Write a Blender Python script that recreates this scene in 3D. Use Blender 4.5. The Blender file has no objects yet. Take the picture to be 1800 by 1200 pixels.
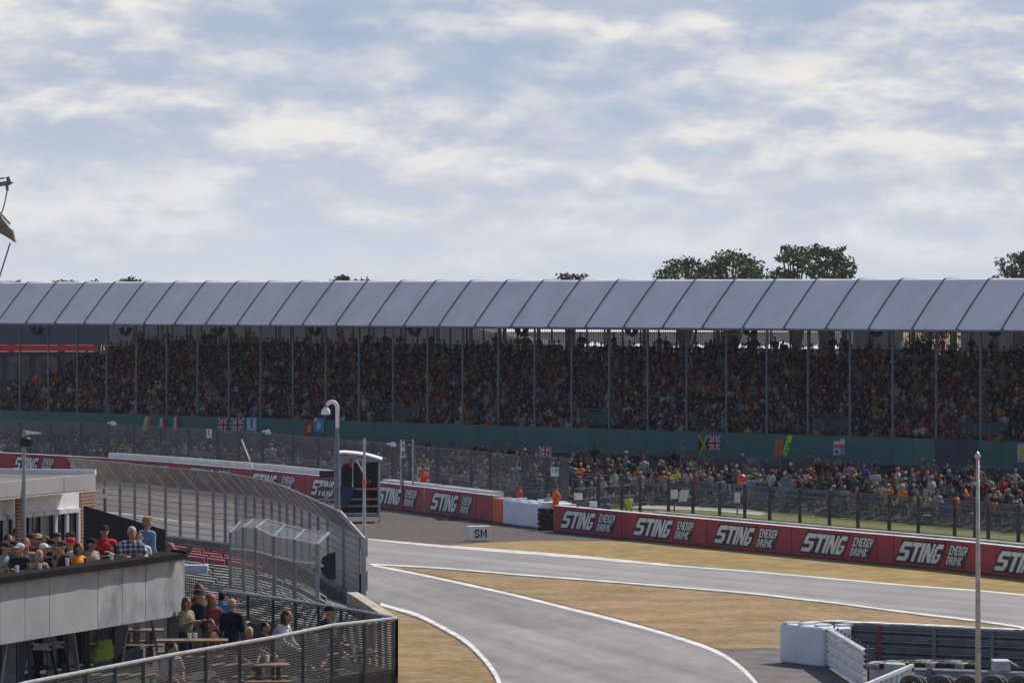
import bpy, bmesh, math, random
import numpy as np
from mathutils import Vector, Matrix, noise as mnoise
R = math.radians
random.seed(7)
SC = bpy.context.scene
# ------------------------------------------------------------------ camera
F = 9000.0          # focal length in pixels of an 1800 px wide frame
HZ = 521.5          # horizon row
HC = 11.0           # camera height
cam_d = bpy.data.cameras.new('camera')
cam_d.sensor_width = 36.0
cam_d.lens = 36.0 * F / 1800.0
cam_d.shift_y = -(600.0 - HZ) / 1800.0
cam_d.clip_start = 1.0
cam_d.clip_end = 20000.0
cam = bpy.data.objects.new('camera', cam_d)
SC.collection.objects.link(cam)
cam.location = (0, 0, HC)
cam.rotation_euler = (R(90), 0, 0)
SC.camera = cam
# ------------------------------------------------------------------ light
SUN_AZ = Vector((0.66, 0.75, 0)).normalized()      # horizontal direction towards the sun
SUN_EL = R(46)
SUNV = Vector((SUN_AZ.x * math.cos(SUN_EL), SUN_AZ.y * math.cos(SUN_EL), math.sin(SUN_EL)))
sd = bpy.data.lights.new('sun', 'SUN')
sd.energy = 4.6
sd.angle = R(0.6)
sd.color = (1.0, 0.95, 0.87)
so = bpy.data.objects.new('sun', sd)
SC.collection.objects.link(so)
so.rotation_euler = SUNV.to_track_quat('Z', 'Y').to_euler()
so.location = (0, 0, 60)
SC.view_settings.view_transform = 'Standard'
SC.view_settings.look = 'None'
SC.view_settings.gamma = 1
SC.view_settings.use_curve_mapping = False
SC.view_settings.exposure = 0.0

def build_world():
    w = bpy.data.worlds.new('World'); SC.world = w; w.use_nodes = True
    nt = w.node_tree; nt.nodes.clear(); N = nt.nodes.new; L = nt.links.new
    out = N('ShaderNodeOutputWorld'); bg = N('ShaderNodeBackground')
    sky = N('ShaderNodeTexSky'); sky.sky_type = 'NISHITA'; sky.sun_disc = False
    sky.sun_elevation = SUN_EL
    sky.sun_rotation = math.atan2(SUN_AZ.x, SUN_AZ.y)
    sky.air_density = 1.2; sky.dust_density = 1.5; sky.ozone_density = 1.0
    sc_ = N('ShaderNodeVectorMath'); sc_.operation = 'SCALE'; sc_.inputs['Scale'].default_value = 1.0
    L(sky.outputs[0], sc_.inputs[0])
    tc = N('ShaderNodeTexCoord')
    sep = N('ShaderNodeSeparateXYZ'); L(tc.outputs['Generated'], sep.inputs[0])
    # cloud sheet: project the view direction on to a flat-ish layer, stretched along the horizon
    def noise(scale_xyz, scale, detail, rough, dist=0.0, off=(0, 0, 0)):
        mp = N('ShaderNodeMapping'); mp.inputs['Scale'].default_value = scale_xyz; mp.inputs['Location'].default_value = off
        L(tc.outputs['Generated'], mp.inputs[0])
        n = N('ShaderNodeTexNoise'); n.inputs['Scale'].default_value = scale; n.inputs['Detail'].default_value = detail
        n.inputs['Roughness'].default_value = rough; n.inputs['Distortion'].default_value = dist
        L(mp.outputs[0], n.inputs[0]); return n
    def ramp(src, stops):
        r = N('ShaderNodeValToRGB'); L(src, r.inputs[0]); cr = r.color_ramp
        while len(cr.elements) > 1: cr.elements.remove(cr.elements[-1])
        cr.elements[0].position = stops[0][0]; cr.elements[0].color = stops[0][1] + (1,)
        for p, c in stops[1:]:
            e = cr.elements.new(p); e.color = c + (1,)
        return r
    def mix(fac, a, b):
        m = N('ShaderNodeMix'); m.data_type = 'RGBA'
        if isinstance(fac, float): m.inputs[0].default_value = fac
        else: L(fac, m.inputs[0])
        for i, v in ((6, a), (7, b)):
            if isinstance(v, tuple): m.inputs[i].default_value = v + (1,)
            else: L(v, m.inputs[i])
        return m.outputs[2]
    big = noise((1, 1, 5.5), 8.0, 3.0, 0.5, 0.2, (3.3, 0.2, 2.15))
    mid = noise((1, 1, 2.9), 24.0, 11.0, 0.54, 0.12, (2.7, 0.4, 0.3))
    fine = noise((1, 1, 2.1), 60.0, 9.0, 0.56, 0.15, (0.3, 0.9, 0.7))
    # the same fields sampled a little higher up: the difference lights the tops of the clouds
    mid2 = noise((1, 1, 2.9), 24.0, 11.0, 0.54, 0.12, (2.7, 0.4, 0.3 + 0.010))
    # altitude gradient inside the bottom of the sky: paler at the horizon
    alt = N('ShaderNodeMapRange'); alt.inputs[1].default_value = 0.0; alt.inputs[2].default_value = 0.055
    L(sep.outputs[2], alt.inputs[0])
    gap = mix(alt.outputs[0], WORLD['gap_lo'], WORLD['gap_hi'])
    gap = mix(0.15, gap, sc_.outputs[0]) if False else gap
    m1 = N('ShaderNodeMath'); m1.operation = 'MULTIPLY_ADD'; m1.inputs[1].default_value = 0.34; L(big.outputs[0], m1.inputs[0])
    m2 = N('ShaderNodeMath'); m2.operation = 'MULTIPLY_ADD'; m2.inputs[1].default_value = 0.46; L(mid.outputs[0], m2.inputs[0])
    m2b = N('ShaderNodeMath'); m2b.operation = 'MULTIPLY'; m2b.inputs[1].default_value = 0.20; L(fine.outputs[0], m2b.inputs[0])
    L(m2b.outputs[0], m2.inputs[2]); L(m2.outputs[0], m1.inputs[2])
    cov = ramp(m1.outputs[0], [(0.39, (0, 0, 0)), (0.47, (0.45, 0.45, 0.45)), (0.56, (1, 1, 1))])
    df = N('ShaderNodeMath'); df.operation = 'SUBTRACT'; L(mid.outputs[0], df.inputs[0]); L(mid2.outputs[0], df.inputs[1])
    d2 = N('ShaderNodeMath'); d2.operation = 'MULTIPLY_ADD'; d2.inputs[1].default_value = 2.2; L(df.outputs[0], d2.inputs[0]); L(fine.outputs[0], d2.inputs[2])
    bri = ramp(d2.outputs[0], [(0.30, WORLD['cl_dark']), (0.50, WORLD['cl_mid']), (0.72, WORLD['cl_bright'])])
    c = mix(cov.outputs[0], gap, bri.outputs[0])
    lo = N('ShaderNodeMapRange'); lo.inputs[1].default_value = 0.034; lo.inputs[2].default_value = -0.004; lo.inputs[3].default_value = 0.0; lo.inputs[4].default_value = 0.85
    L(sep.outputs[2], lo.inputs[0]); c = mix(lo.outputs[0], c, WORLD['horizon'])
    # blend with the physical sky: near the horizon cloud dominates, overhead the clear sky shows
    up = N('ShaderNodeMapRange'); up.inputs[1].default_value = 0.09; up.inputs[2].default_value = 0.42
    L(sep.outputs[2], up.inputs[0])
    sk = N('ShaderNodeVectorMath'); sk.operation = 'SCALE'; sk.inputs['Scale'].default_value = 1.0
    L(sky.outputs[0], sk.inputs[0])
    cs = N('ShaderNodeVectorMath'); cs.operation = 'SCALE'; cs.inputs['Scale'].default_value = 1.0 / WORLD['strength']
    L(c, cs.inputs[0])
    fin = mix(up.outputs[0], cs.outputs[0], sk.outputs[0])
    L(fin, bg.inputs[0]); bg.inputs[1].default_value = WORLD['strength']
    L(bg.outputs[0], out.inputs[0])
WORLD = dict(strength=0.09, gap_lo=(0.57, 0.64, 0.73), gap_hi=(0.37, 0.46, 0.62),
             cl_dark=(0.51, 0.565, 0.67), cl_mid=(0.66, 0.68, 0.725), cl_bright=(0.84, 0.825, 0.81), horizon=(0.655, 0.705, 0.775))
build_world()

# ------------------------------------------------------------------ pixel <-> place
def W(px, py, Y):
    return Vector(((px - 900.0) / F * Y, Y, HC + (HZ - py) / F * Y))
def G(px, py, z=0.0):
    Y = F * (HC - z) / (py - HZ)
    return Vector(((px - 900.0) / F * Y, Y, z))
def lerp(a, b, t): return a + (b - a) * t
def interp(x, pts):
    if x <= pts[0][0]: return pts[0][1]
    for (x0, y0), (x1, y1) in zip(pts, pts[1:]):
        if x <= x1: return y0 + (y1 - y0) * (x - x0) / (x1 - x0)
    return pts[-1][1]

# ------------------------------------------------------------------ materials
MATS = {}
def mat(name, col, rough=0.8, var=0.12, vscale=3.0, bump=0.0, bscale=20.0, metal=0.0, col2=None, spec=0.4, coord='Object'):
    if name in MATS: return MATS[name]
    m = bpy.data.materials.new(name); m.use_nodes = True; nt = m.node_tree
    b = nt.nodes['Principled BSDF']; N = nt.nodes.new; L = nt.links.new
    b.inputs['Roughness'].default_value = rough; b.inputs['Metallic'].default_value = metal
    b.inputs['Specular IOR Level'].default_value = spec
    tc = N('ShaderNodeTexCoord')
    n = N('ShaderNodeTexNoise'); n.inputs['Scale'].default_value = vscale; n.inputs['Detail'].default_value = 6; n.inputs['Roughness'].default_value = 0.6
    L(tc.outputs[coord], n.inputs[0])
    c2 = col2 or tuple(max(0, min(1, c * (1 - var * 2))) for c in col)
    c1 = tuple(min(1, c * (1 + var)) for c in col)
    r = N('ShaderNodeValToRGB'); r.color_ramp.elements[0].position = 0.36; r.color_ramp.elements[0].color = c2 + (1,)
    r.color_ramp.elements[1].position = 0.62; r.color_ramp.elements[1].color = c1 + (1,)
    L(n.outputs[0], r.inputs[0]); L(r.outputs[0], b.inputs['Base Color'])
    if bump:
        n2 = N('ShaderNodeTexNoise'); n2.inputs['Scale'].default_value = bscale; n2.inputs['Detail'].default_value = 4
        L(tc.outputs[coord], n2.inputs[0])
        bp = N('ShaderNodeBump'); bp.inputs['Strength'].default_value = bump; bp.inputs['Distance'].default_value = 0.03
        L(n2.outputs[0], bp.inputs['Height']); L(bp.outputs[0], b.inputs['Normal'])
    MATS[name] = m; return m
def tint_mat(name, rough=0.85, var=0.25, vscale=14.0):
    """base colour comes from the object's own colour"""
    if name in MATS: return MATS[name]
    m = bpy.data.materials.new(name); m.use_nodes = True; nt = m.node_tree
    b = nt.nodes['Principled BSDF']; N = nt.nodes.new; L = nt.links.new
    b.inputs['Roughness'].default_value = rough; b.inputs['Specular IOR Level'].default_value = 0.25
    oi = N('ShaderNodeObjectInfo'); tc = N('ShaderNodeTexCoord')
    n = N('ShaderNodeTexNoise'); n.inputs['Scale'].default_value = vscale; n.inputs['Detail'].default_value = 3
    L(tc.outputs['Object'], n.inputs[0])
    mr = N('ShaderNodeMapRange'); mr.inputs[1].default_value = 0.3; mr.inputs[2].default_value = 0.7
    mr.inputs[3].default_value = 1 - var; mr.inputs[4].default_value = 1 + var * 0.5
    L(n.outputs[0], mr.inputs[0])
    v = N('ShaderNodeVectorMath'); v.operation = 'SCALE'; L(oi.outputs['Color'], v.inputs[0]); L(mr.outputs[0], v.inputs['Scale'])
    L(v.outputs[0], b.inputs['Base Color'])
    MATS[name] = m; return m
def attr_mat(name, rough=0.85):
    if name in MATS: return MATS[name]
    m = bpy.data.materials.new(name); m.use_nodes = True; nt = m.node_tree
    b = nt.nodes['Principled BSDF']; b.inputs['Roughness'].default_value = rough; b.inputs['Specular IOR Level'].default_value = 0.25
    a = nt.nodes.new('ShaderNodeAttribute'); a.attribute_name = 'cloth'
    nt.links.new(a.outputs['Color'], b.inputs['Base Color'])
    MATS[name] = m; return m
def wire_mat(name, col, su, sv, wu, wv, metal=0.6, rough=0.5):
    """woven wire: uv in metres, wires every su/sv metres covering the fraction wu/wv"""
    if name in MATS: return MATS[name]
    m = bpy.data.materials.new(name); m.use_nodes = True; nt = m.node_tree; N = nt.nodes.new; L = nt.links.new
    b = nt.nodes['Principled BSDF']; b.inputs['Base Color'].default_value = col + (1,)
    b.inputs['Metallic'].default_value = metal; b.inputs['Roughness'].default_value = rough
    uv = N('ShaderNodeUVMap'); uv.uv_map = 'metres'; sp = N('ShaderNodeSeparateXYZ'); L(uv.outputs[0], sp.inputs[0])
    outs = []
    for i, (s, w) in enumerate(((su, wu), (sv, wv))):
        d = N('ShaderNodeMath'); d.operation = 'DIVIDE'; d.inputs[1].default_value = s; L(sp.outputs[i], d.inputs[0])
        f = N('ShaderNodeMath'); f.operation = 'FRACT'; L(d.outputs[0], f.inputs[0])
        c = N('ShaderNodeMath'); c.operation = 'LESS_THAN'; c.inputs[1].default_value = w; L(f.outputs[0], c.inputs[0])
        outs.append(c.outputs[0])
    mx = N('ShaderNodeMath'); mx.operation = 'MAXIMUM'; L(outs[0], mx.inputs[0]); L(outs[1], mx.inputs[1])
    tr = N('ShaderNodeBsdfTransparent'); ms = N('ShaderNodeMixShader')
    L(mx.outputs[0], ms.inputs[0]); L(tr.outputs[0], ms.inputs[1]); L(b.outputs[0], ms.inputs[2])
    L(ms.outputs[0], nt.nodes['Material Output'].inputs[0])
    MATS[name] = m; return m
def brick_mat(name, c1, c2, mortar, scale=1.0, axes=(0, 2)):
    if name in MATS: return MATS[name]
    m = bpy.data.materials.new(name); m.use_nodes = True; nt = m.node_tree; N = nt.nodes.new; L = nt.links.new
    b = nt.nodes['Principled BSDF']; b.inputs['Roughness'].default_value = 0.9
    uv = N('ShaderNodeUVMap'); uv.uv_map = 'metres'
    br = N('ShaderNodeTexBrick'); br.inputs['Scale'].default_value = scale
    br.inputs['Color1'].default_value = c1 + (1,); br.inputs['Color2'].default_value = c2 + (1,); br.inputs['Mortar'].default_value = mortar + (1,)
    br.inputs['Brick Width'].default_value = 0.225; br.inputs['Row Height'].default_value = 0.075; br.inputs['Mortar Size'].default_value = 0.011
    L(uv.outputs[0], br.inputs[0]); L(br.outputs[0], b.inputs['Base Color'])
    MATS[name] = m; return m

white_paint = mat('white_paint', (0.72, 0.73, 0.75), 0.55, 0.07, 2.5)
dirty_white = mat('dirty_white', (0.60, 0.60, 0.60), 0.7, 0.10, 1.5, col2=(0.40, 0.40, 0.40))
galv = mat('galvanised_steel', (0.40, 0.41, 0.43), 0.45, 0.12, 4, metal=0.55)
darksteel = mat('dark_steel', (0.07, 0.085, 0.10), 0.55, 0.15, 3, metal=0.3)
bluesteel = mat('blue_grey_steel', (0.13, 0.17, 0.21), 0.5, 0.12, 3, metal=0.2)
black_pl = mat('black_plastic', (0.012, 0.012, 0.016), 0.5, 0.2, 5)
rubber = mat('rubber', (0.022, 0.021, 0.021), 0.8, 0.3, 6, bump=0.3)
concrete = mat('concrete', (0.36, 0.35, 0.33), 0.9, 0.15, 1.2, bump=0.2)
teal = mat('teal_board', (0.048, 0.135, 0.142), 0.7, 0.07, 0.25)
navy = mat('navy_board', (0.028, 0.045, 0.085), 0.7, 0.07, 0.25)
red_board = mat('red_board', (0.36, 0.022, 0.042), 0.6, 0.06, 0.5, col2=(0.27, 0.018, 0.036))
ink = mat('dark_ink', (0.012, 0.012, 0.018), 0.6, 0.05)
logo_white = mat('logo_white', (0.74, 0.76, 0.80), 0.55, 0.04)
orange_p = mat('orange_paint', (0.80, 0.10, 0.02), 0.6, 0.08)
wood = mat('pale_wood', (0.20, 0.13, 0.075), 0.7, 0.15, 4)
glass_dark = mat('dark_glass', (0.012, 0.016, 0.026), 0.12, 0.1, 2, spec=0.6)

# ------------------------------------------------------------------ mesh builder
class MB:
    def __init__(s): s.v = []; s.f = []; s.m = []; s.uv = []
    def quad(s, a, b, c, d, m=0, uv=None):
        i = len(s.v); s.v += [Vector(a), Vector(b), Vector(c), Vector(d)]; s.f.append((i, i + 1, i + 2, i + 3)); s.m.append(m)
        s.uv.append(uv)
        return s
    def poly(s, pts, m=0):
        i = len(s.v); s.v += [Vector(p) for p in pts]; s.f.append(tuple(range(i, i + len(pts)))); s.m.append(m); s.uv.append(None); return s
    def prism(s, base, top, m=0):
        n = len(base); i = len(s.v); s.v += [Vector(p) for p in base] + [Vector(p) for p in top]
        s.f.append(tuple(i + k for k in reversed(range(n)))); s.f.append(tuple(i + n + k for k in range(n)))
        for k in range(n):
            q = (k + 1) % n; s.f.append((i + k, i + q, i + n + q, i + n + k))
        s.m += [m] * (n + 2); s.uv += [None] * (n + 2); return s
    def box(s, c, size, rz=0.0, m=0, bev=0.0, basis=None):
        c = Vector(c); x, y, z = size[0] / 2, size[1] / 2, size[2] / 2
        M = basis or Matrix.Rotation(rz, 3, 'Z')
        if bev <= 0:
            b = [c + M @ Vector(p) for p in ((-x, -y, -z), (x, -y, -z), (x, y, -z), (-x, y, -z))]
            t = [c + M @ Vector(p) for p in ((-x, -y, z), (x, -y, z), (x, y, z), (-x, y, z))]
            return s.prism(b, t, m)
        rings = []
        for zz, ins in ((-z, bev), (-z + bev, 0), (z - bev, 0), (z, bev)):
            X, Y = x - ins, y - ins; q = bev
            rings.append([c + M @ Vector(p) for p in ((-X + q, -Y, zz), (X - q, -Y, zz), (X, -Y + q, zz), (X, Y - q, zz), (X - q, Y, zz), (-X + q, Y, zz), (-X, Y - q, zz), (-X, -Y + q, zz))])
        return s.loft(rings, m)
    def loft(s, rings, m=0, cap=True):
        n = len(rings[0]); i0 = len(s.v)
        for r in rings: s.v += [Vector(p) for p in r]
        for j in range(len(rings) - 1):
            for k in range(n):
                q = (k + 1) % n; a = i0 + j * n
                s.f.append((a + k, a + q, a + n + q, a + n + k)); s.m.append(m); s.uv.append(None)
        if cap:
            s.f.append(tuple(i0 + k for k in reversed(range(n)))); s.f.append(tuple(i0 + (len(rings) - 1) * n + k for k in range(n)))
            s.m += [m, m]; s.uv += [None, None]
        return s
    def tube(s, path, r, n=8, m=0, closed=False):
        path = [Vector(p) for p in path]; rs = r if isinstance(r, (list, tuple)) else [r] * len(path); rings = []
        for j, p in enumerate(path):
            a = path[max(0, j - 1)]; b = path[min(len(path) - 1, j + 1)]
            t = (b - a).normalized() if (b - a).length > 1e-9 else Vector((0, 0, 1))
            u = t.cross(Vector((0, 0, 1)) if abs(t.z) < 0.95 else Vector((1, 0, 0))).normalized(); w = u.cross(t).normalized()
            rings.append([p + (u * math.cos(2 * math.pi * k / n) + w * math.sin(2 * math.pi * k / n)) * rs[j] for k in range(n)])
        return s.loft(rings, m)
    def bar(s, a, b, w, d=None, m=0):
        a = Vector(a); b = Vector(b); t = b - a; L_ = t.length; t.normalize()
        u = t.cross(Vector((0, 0, 1)) if abs(t.z) < 0.95 else Vector((0, 1, 0))).normalized(); v = u.cross(t)
        M = Matrix((u, v, t)).transposed(); return s.box((a + b) / 2, (w, d or w, L_), m=m, basis=M)
    def ell(s, c, r, nu=10, nv=6, m=0, M=None):
        c = Vector(c); rings = []
        for j in range(nv + 1):
            ph = math.pi * (j + 0.02 * (j == 0) - 0.02 * (j == nv)) / nv
            ring = []
            for k in range(nu):
                th = 2 * math.pi * k / nu
                p = Vector((r[0] * math.sin(ph) * math.cos(th), r[1] * math.sin(ph) * math.sin(th), -r[2] * math.cos(ph)))
                ring.append(c + (M @ p if M else p))
            rings.append(ring)
        return s.loft(rings, m)
    def cap(s, a, b, ra, rb, n=8, m=0):
        """tapered capsule"""
        a = Vector(a); b = Vector(b); t = (b - a); L_ = t.length; t = t.normalized() if L_ > 1e-6 else Vector((0, 0, 1))
        u = t.cross(Vector((0, 0, 1)) if abs(t.z) < 0.95 else Vector((0, 1, 0))).normalized(); w = u.cross(t)
        rings = []
        for ang in (-88, -45, 0):
            q = R(ang); rings.append((a + t * (math.sin(q) * ra), math.cos(q) * ra))
        for ang in (0, 45, 88):
            q = R(ang); rings.append((b + t * (math.sin(q) * rb), math.cos(q) * rb))
        return s.loft([[p + (u * math.cos(2 * math.pi * k / n) + w * math.sin(2 * math.pi * k / n)) * rr for k in range(n)] for p, rr in rings], m)
    def torus(s, c, Rr, r, axis=(0, 0, 1), nu=20, nv=8, m=0, fl=1.0):
        c = Vector(c); ax = Vector(axis).normalized(); u = ax.cross(Vector((0, 0, 1)) if abs(ax.z) < 0.9 else Vector((1, 0, 0))).normalized(); v = ax.cross(u)
        i0 = len(s.v)
        for a in range(nu):
            d = u * math.cos(2 * math.pi * a / nu) + v * math.sin(2 * math.pi * a / nu)
            for b in range(nv):
                q = 2 * math.pi * b / nv; s.v.append(c + d * (Rr + r * math.cos(q)) + ax * (r * fl * math.sin(q)))
        for a in range(nu):
            for b in range(nv):
                a2 = (a + 1) % nu; b2 = (b + 1) % nv
                s.f.append((i0 + a * nv + b, i0 + a2 * nv + b, i0 + a2 * nv + b2, i0 + a * nv + b2)); s.m.append(m); s.uv.append(None)
        return s
    def build(s, name, mats, parent=None, smooth=False, origin=None):
        me = bpy.data.meshes.new(name)
        if not isinstance(mats, (list, tuple)): mats = [mats]
        o = Vector(origin) if origin is not None else (parent_world(parent) if parent else None)
        if o is None:
            n = max(1, len(s.v)); o = Vector((sum(p.x for p in s.v) / n, sum(p.y for p in s.v) / n, min(p.z for p in s.v)))
        me.from_pydata([tuple(p - o) for p in s.v], [], s.f)
        for m_ in mats: me.materials.append(m_)
        me.polygons.foreach_set('material_index', s.m)
        if smooth: me.polygons.foreach_set('use_smooth', [True] * len(s.f))
        if any(u is not None for u in s.uv):
            ul = me.uv_layers.new(name='metres')
            for p, u in zip(me.polygons, s.uv):
                if u:
                    for li, c in zip(p.loop_indices, u): ul.data[li].uv = c
        me.update()
        ob = bpy.data.objects.new(name, me); SC.collection.objects.link(ob)
        if parent: ob.parent = parent
        else: ob.location = o
        return ob
def parent_world(p):
    v = Vector(p.location)
    while p.parent: p = p.parent; v += Vector(p.location)
    return v
def _chk(l):
    if len(l.split()) > 16: print('LONG LABEL', len(l.split()), l)
def thing(name, label, cat, loc, group=None):
    _chk(label)
    o = bpy.data.objects.new(name, None); SC.collection.objects.link(o); o.location = loc
    o.empty_display_size = 0.3
    o['label'] = label; o['category'] = cat
    if group: o['group'] = group
    return o
def tag(o, label, cat, group=None, kind=None):
    _chk(label)
    o['label'] = label; o['category'] = cat
    if group: o['group'] = group
    if kind: o['kind'] = kind
    return o
def struct(o, label=None):
    o['kind'] = 'structure'
    o['label'] = label or o.name.replace('_', ' '); o['category'] = o.name.split('.')[0].replace('_', ' ')
    return o
# ================================================================== GROUND
def smooth_px(pts, k=6):
    """Catmull-Rom through pixel way points"""
    out = []
    P = [pts[0]] + list(pts) + [pts[-1]]
    for i in range(1, len(P) - 2):
        p0, p1, p2, p3 = [Vector(P[j]) for j in (i - 1, i, i + 1, i + 2)]
        for s in range(k):
            t = s / k
            out.append(tuple(0.5 * ((2 * p1) + (p2 - p0) * t + (2 * p0 - 5 * p1 + 4 * p2 - p3) * t * t + (3 * p1 - p0 - 3 * p2 + p3) * t ** 3)))
    out.append(tuple(pts[-1])); return out
def ground_mat(name, cols, scales, rough=0.95, bump=0.4, bscale=8.0, stretch=None, spec=0.25, along=None):
    m = bpy.data.materials.new(name); m.use_nodes = True; nt = m.node_tree; N = nt.nodes.new; L = nt.links.new
    b = nt.nodes['Principled BSDF']; b.inputs['Roughness'].default_value = rough; b.inputs['Specular IOR Level'].default_value = spec
    tc = N('ShaderNodeTexCoord'); last = None
    for i, (s, (ca, cb), w) in enumerate(zip(scales, cols, (1.0, 0.5, 0.4, 0.3))):
        mp = N('ShaderNodeMapping')
        if stretch: mp.inputs['Scale'].default_value = stretch
        L(tc.outputs['Object'], mp.inputs[0])
        n = N('ShaderNodeTexNoise'); n.inputs['Scale'].default_value = s; n.inputs['Detail'].default_value = 5; n.inputs['Roughness'].default_value = 0.62
        L(mp.outputs[0], n.inputs[0])
        r = N('ShaderNodeValToRGB'); r.color_ramp.elements[0].position = 0.43; r.color_ramp.elements[1].position = 0.57
        r.color_ramp.elements[0].color = ca + (1,); r.color_ramp.elements[1].color = cb + (1,)
        L(n.outputs[0], r.inputs[0])
        if last is None: last = r.outputs[0]
        else:
            mx = N('ShaderNodeMix'); mx.data_type = 'RGBA'; mx.inputs[0].default_value = w
            L(last, mx.inputs[6]); L(r.outputs[0], mx.inputs[7]); last = mx.outputs[2]
    if along is not None:      # long worn streaks in the driving direction
        vr = N('ShaderNodeVectorRotate'); vr.rotation_type = 'Z_AXIS'; vr.inputs['Angle'].default_value = R(along); L(tc.outputs['Object'], vr.inputs['Vector'])
        mp = N('ShaderNodeMapping'); mp.inputs['Scale'].default_value = (0.035, 1, 1); L(vr.outputs[0], mp.inputs[0])
        n = N('ShaderNodeTexNoise'); n.inputs['Scale'].default_value = 0.62; n.inputs['Detail'].default_value = 6; n.inputs['Roughness'].default_value = 0.6; L(mp.outputs[0], n.inputs[0])
        mr = N('ShaderNodeMapRange'); mr.inputs[1].default_value = .36; mr.inputs[2].default_value = .64; mr.inputs[3].default_value = .78; mr.inputs[4].default_value = 1.16; L(n.outputs[0], mr.inputs[0])
        sc = N('ShaderNodeVectorMath'); sc.operation = 'SCALE'; L(last, sc.inputs[0]); L(mr.outputs[0], sc.inputs['Scale']); last = sc.outputs[0]
    L(last, b.inputs['Base Color'])
    n2 = N('ShaderNodeTexNoise'); n2.inputs['Scale'].default_value = bscale; n2.inputs['Detail'].default_value = 5
    L(tc.outputs['Object'], n2.inputs[0]); bp = N('ShaderNodeBump'); bp.inputs['Strength'].default_value = bump; bp.inputs['Distance'].default_value = 0.05
    L(n2.outputs[0], bp.inputs['Height']); L(bp.outputs[0], b.inputs['Normal'])
    MATS[name] = m; return m
grass_dry = ground_mat('dry_grass', [((0.15, 0.135, 0.025), (0.31, 0.175, 0.07)), ((0.35, 0.20, 0.08), (0.15, 0.14, 0.03)), ((0.16, 0.09, 0.035), (0.40, 0.28, 0.20)), ((0.10, 0.075, 0.03), (0.38, 0.27, 0.15))], (0.075, 0.13, 0.40, 2.6), bump=0.7, bscale=14)
grass_strip_m = ground_mat('parched_verge', [((0.24, 0.165, 0.055), (0.34, 0.22, 0.085)), ((0.15, 0.135, 0.035), (0.36, 0.24, 0.10))], (0.12, 0.9), bump=0.6, bscale=14)
grass_green = ground_mat('green_grass', [((0.10, 0.12, 0.027), (0.165, 0.165, 0.045)), ((0.08, 0.10, 0.022), (0.23, 0.20, 0.075))], (0.25, 1.5), bump=0.6, bscale=14)
asphalt = ground_mat('asphalt', [((0.235, 0.222, 0.222), (0.27, 0.256, 0.256)), ((0.19, 0.18, 0.18), (0.30, 0.285, 0.285)), ((0.215, 0.205, 0.205), (0.27, 0.258, 0.258))], (0.06, 0.3, 9.0), bump=0.15, bscale=60, rough=0.8, stretch=(1.0, 0.35, 1.0), along=59.7)
asphalt_r = ground_mat('road_asphalt', [((0.20, 0.191, 0.19), (0.245, 0.234, 0.232)), ((0.165, 0.158, 0.158), (0.27, 0.258, 0.256)), ((0.185, 0.177, 0.176), (0.25, 0.24, 0.238))], (0.05, 0.25, 1.2), bump=0.15, bscale=60, rough=0.8, stretch=(1.0, 0.35, 1.0), along=77)
asphalt2 = ground_mat('old_asphalt', [((0.118, 0.104, 0.104), (0.15, 0.133, 0.132)), ((0.09, 0.08, 0.08), (0.17, 0.15, 0.148))], (0.10, 0.8), bump=0.2, bscale=50, rough=0.85)
gravel_m = ground_mat('gravel', [((0.065, 0.05, 0.05), (0.10, 0.08, 0.076)), ((0.04, 0.032, 0.032), (0.14, 0.115, 0.105)), ((0.025, 0.02, 0.02), (0.19, 0.16, 0.15))], (0.06, 2.2, 7.0), bump=1.0, bscale=9)
dust_m = ground_mat('pale_gravel', [((0.19, 0.165, 0.14), (0.25, 0.215, 0.185)), ((0.14, 0.12, 0.105), (0.29, 0.25, 0.215))], (0.08, 1.8), bump=0.6, bscale=9)
line_m = mat('line_paint', (0.68, 0.66, 0.65), 0.7, 0.08, 0.9, col2=(0.46, 0.44, 0.435))
earth = ground_mat('trodden_ground', [((0.03, 0.038, 0.014), (0.06, 0.062, 0.03)), ((0.02, 0.028, 0.010), (0.075, 0.07, 0.045))], (0.1, 1.2), bump=0.5, bscale=8)

b = MB(); b.quad((-3000, -500, 0), (3000, -500, 0), (3000, 6000, 0), (-3000, 6000, 0)); struct(b.build('ground', grass_dry), 'sun-scorched grass ground around the circuit')
def sheet(name, px, m, z, label):
    b = MB(); b.poly([G(x, y, z) for x, y in px]); o = b.build(name, m); struct(o, label); return o
# edges of the circuit (pixel way points on the ground)
TRK_UP = smooth_px([(-150, 885), (60, 892), (188, 898), (240, 903), (290, 910), (370, 919), (450, 928), (550, 938), (644, 947), (778, 960), (911, 970), (1044, 981), (1178, 993), (1311, 1003), (1475, 1017.5), (1600, 1028.5), (1725, 1038), (1800, 1045), (1960, 1061)])
TRK_LO = smooth_px([(650, 991), (778, 998), (911, 1009), (1044, 1019), (1178, 1030), (1311, 1041), (1400, 1051), (1475, 1059.5), (1600, 1076), (1725, 1091), (1800, 1102), (1960, 1127)])
RD_UP = smooth_px([(655, 993), (733, 1008), (822, 1027), (911, 1047), (1000, 1069), (1089, 1091), (1178, 1116), (1244, 1138), (1289, 1162), (1329, 1200), (1370, 1260)])
RD_LO = smooth_px([(640, 1046), (669, 1061), (733, 1080), (787, 1107), (822, 1129), (849, 1155), (867, 1178), (878, 1200), (905, 1270)])
FB = [(-150, 925), (0, 931), (185, 940), (290, 955), (347, 963), (396, 970), (448, 979), (505, 996), (545, 1014), (577, 1034), (610, 1056), (633, 1072)]
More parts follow.
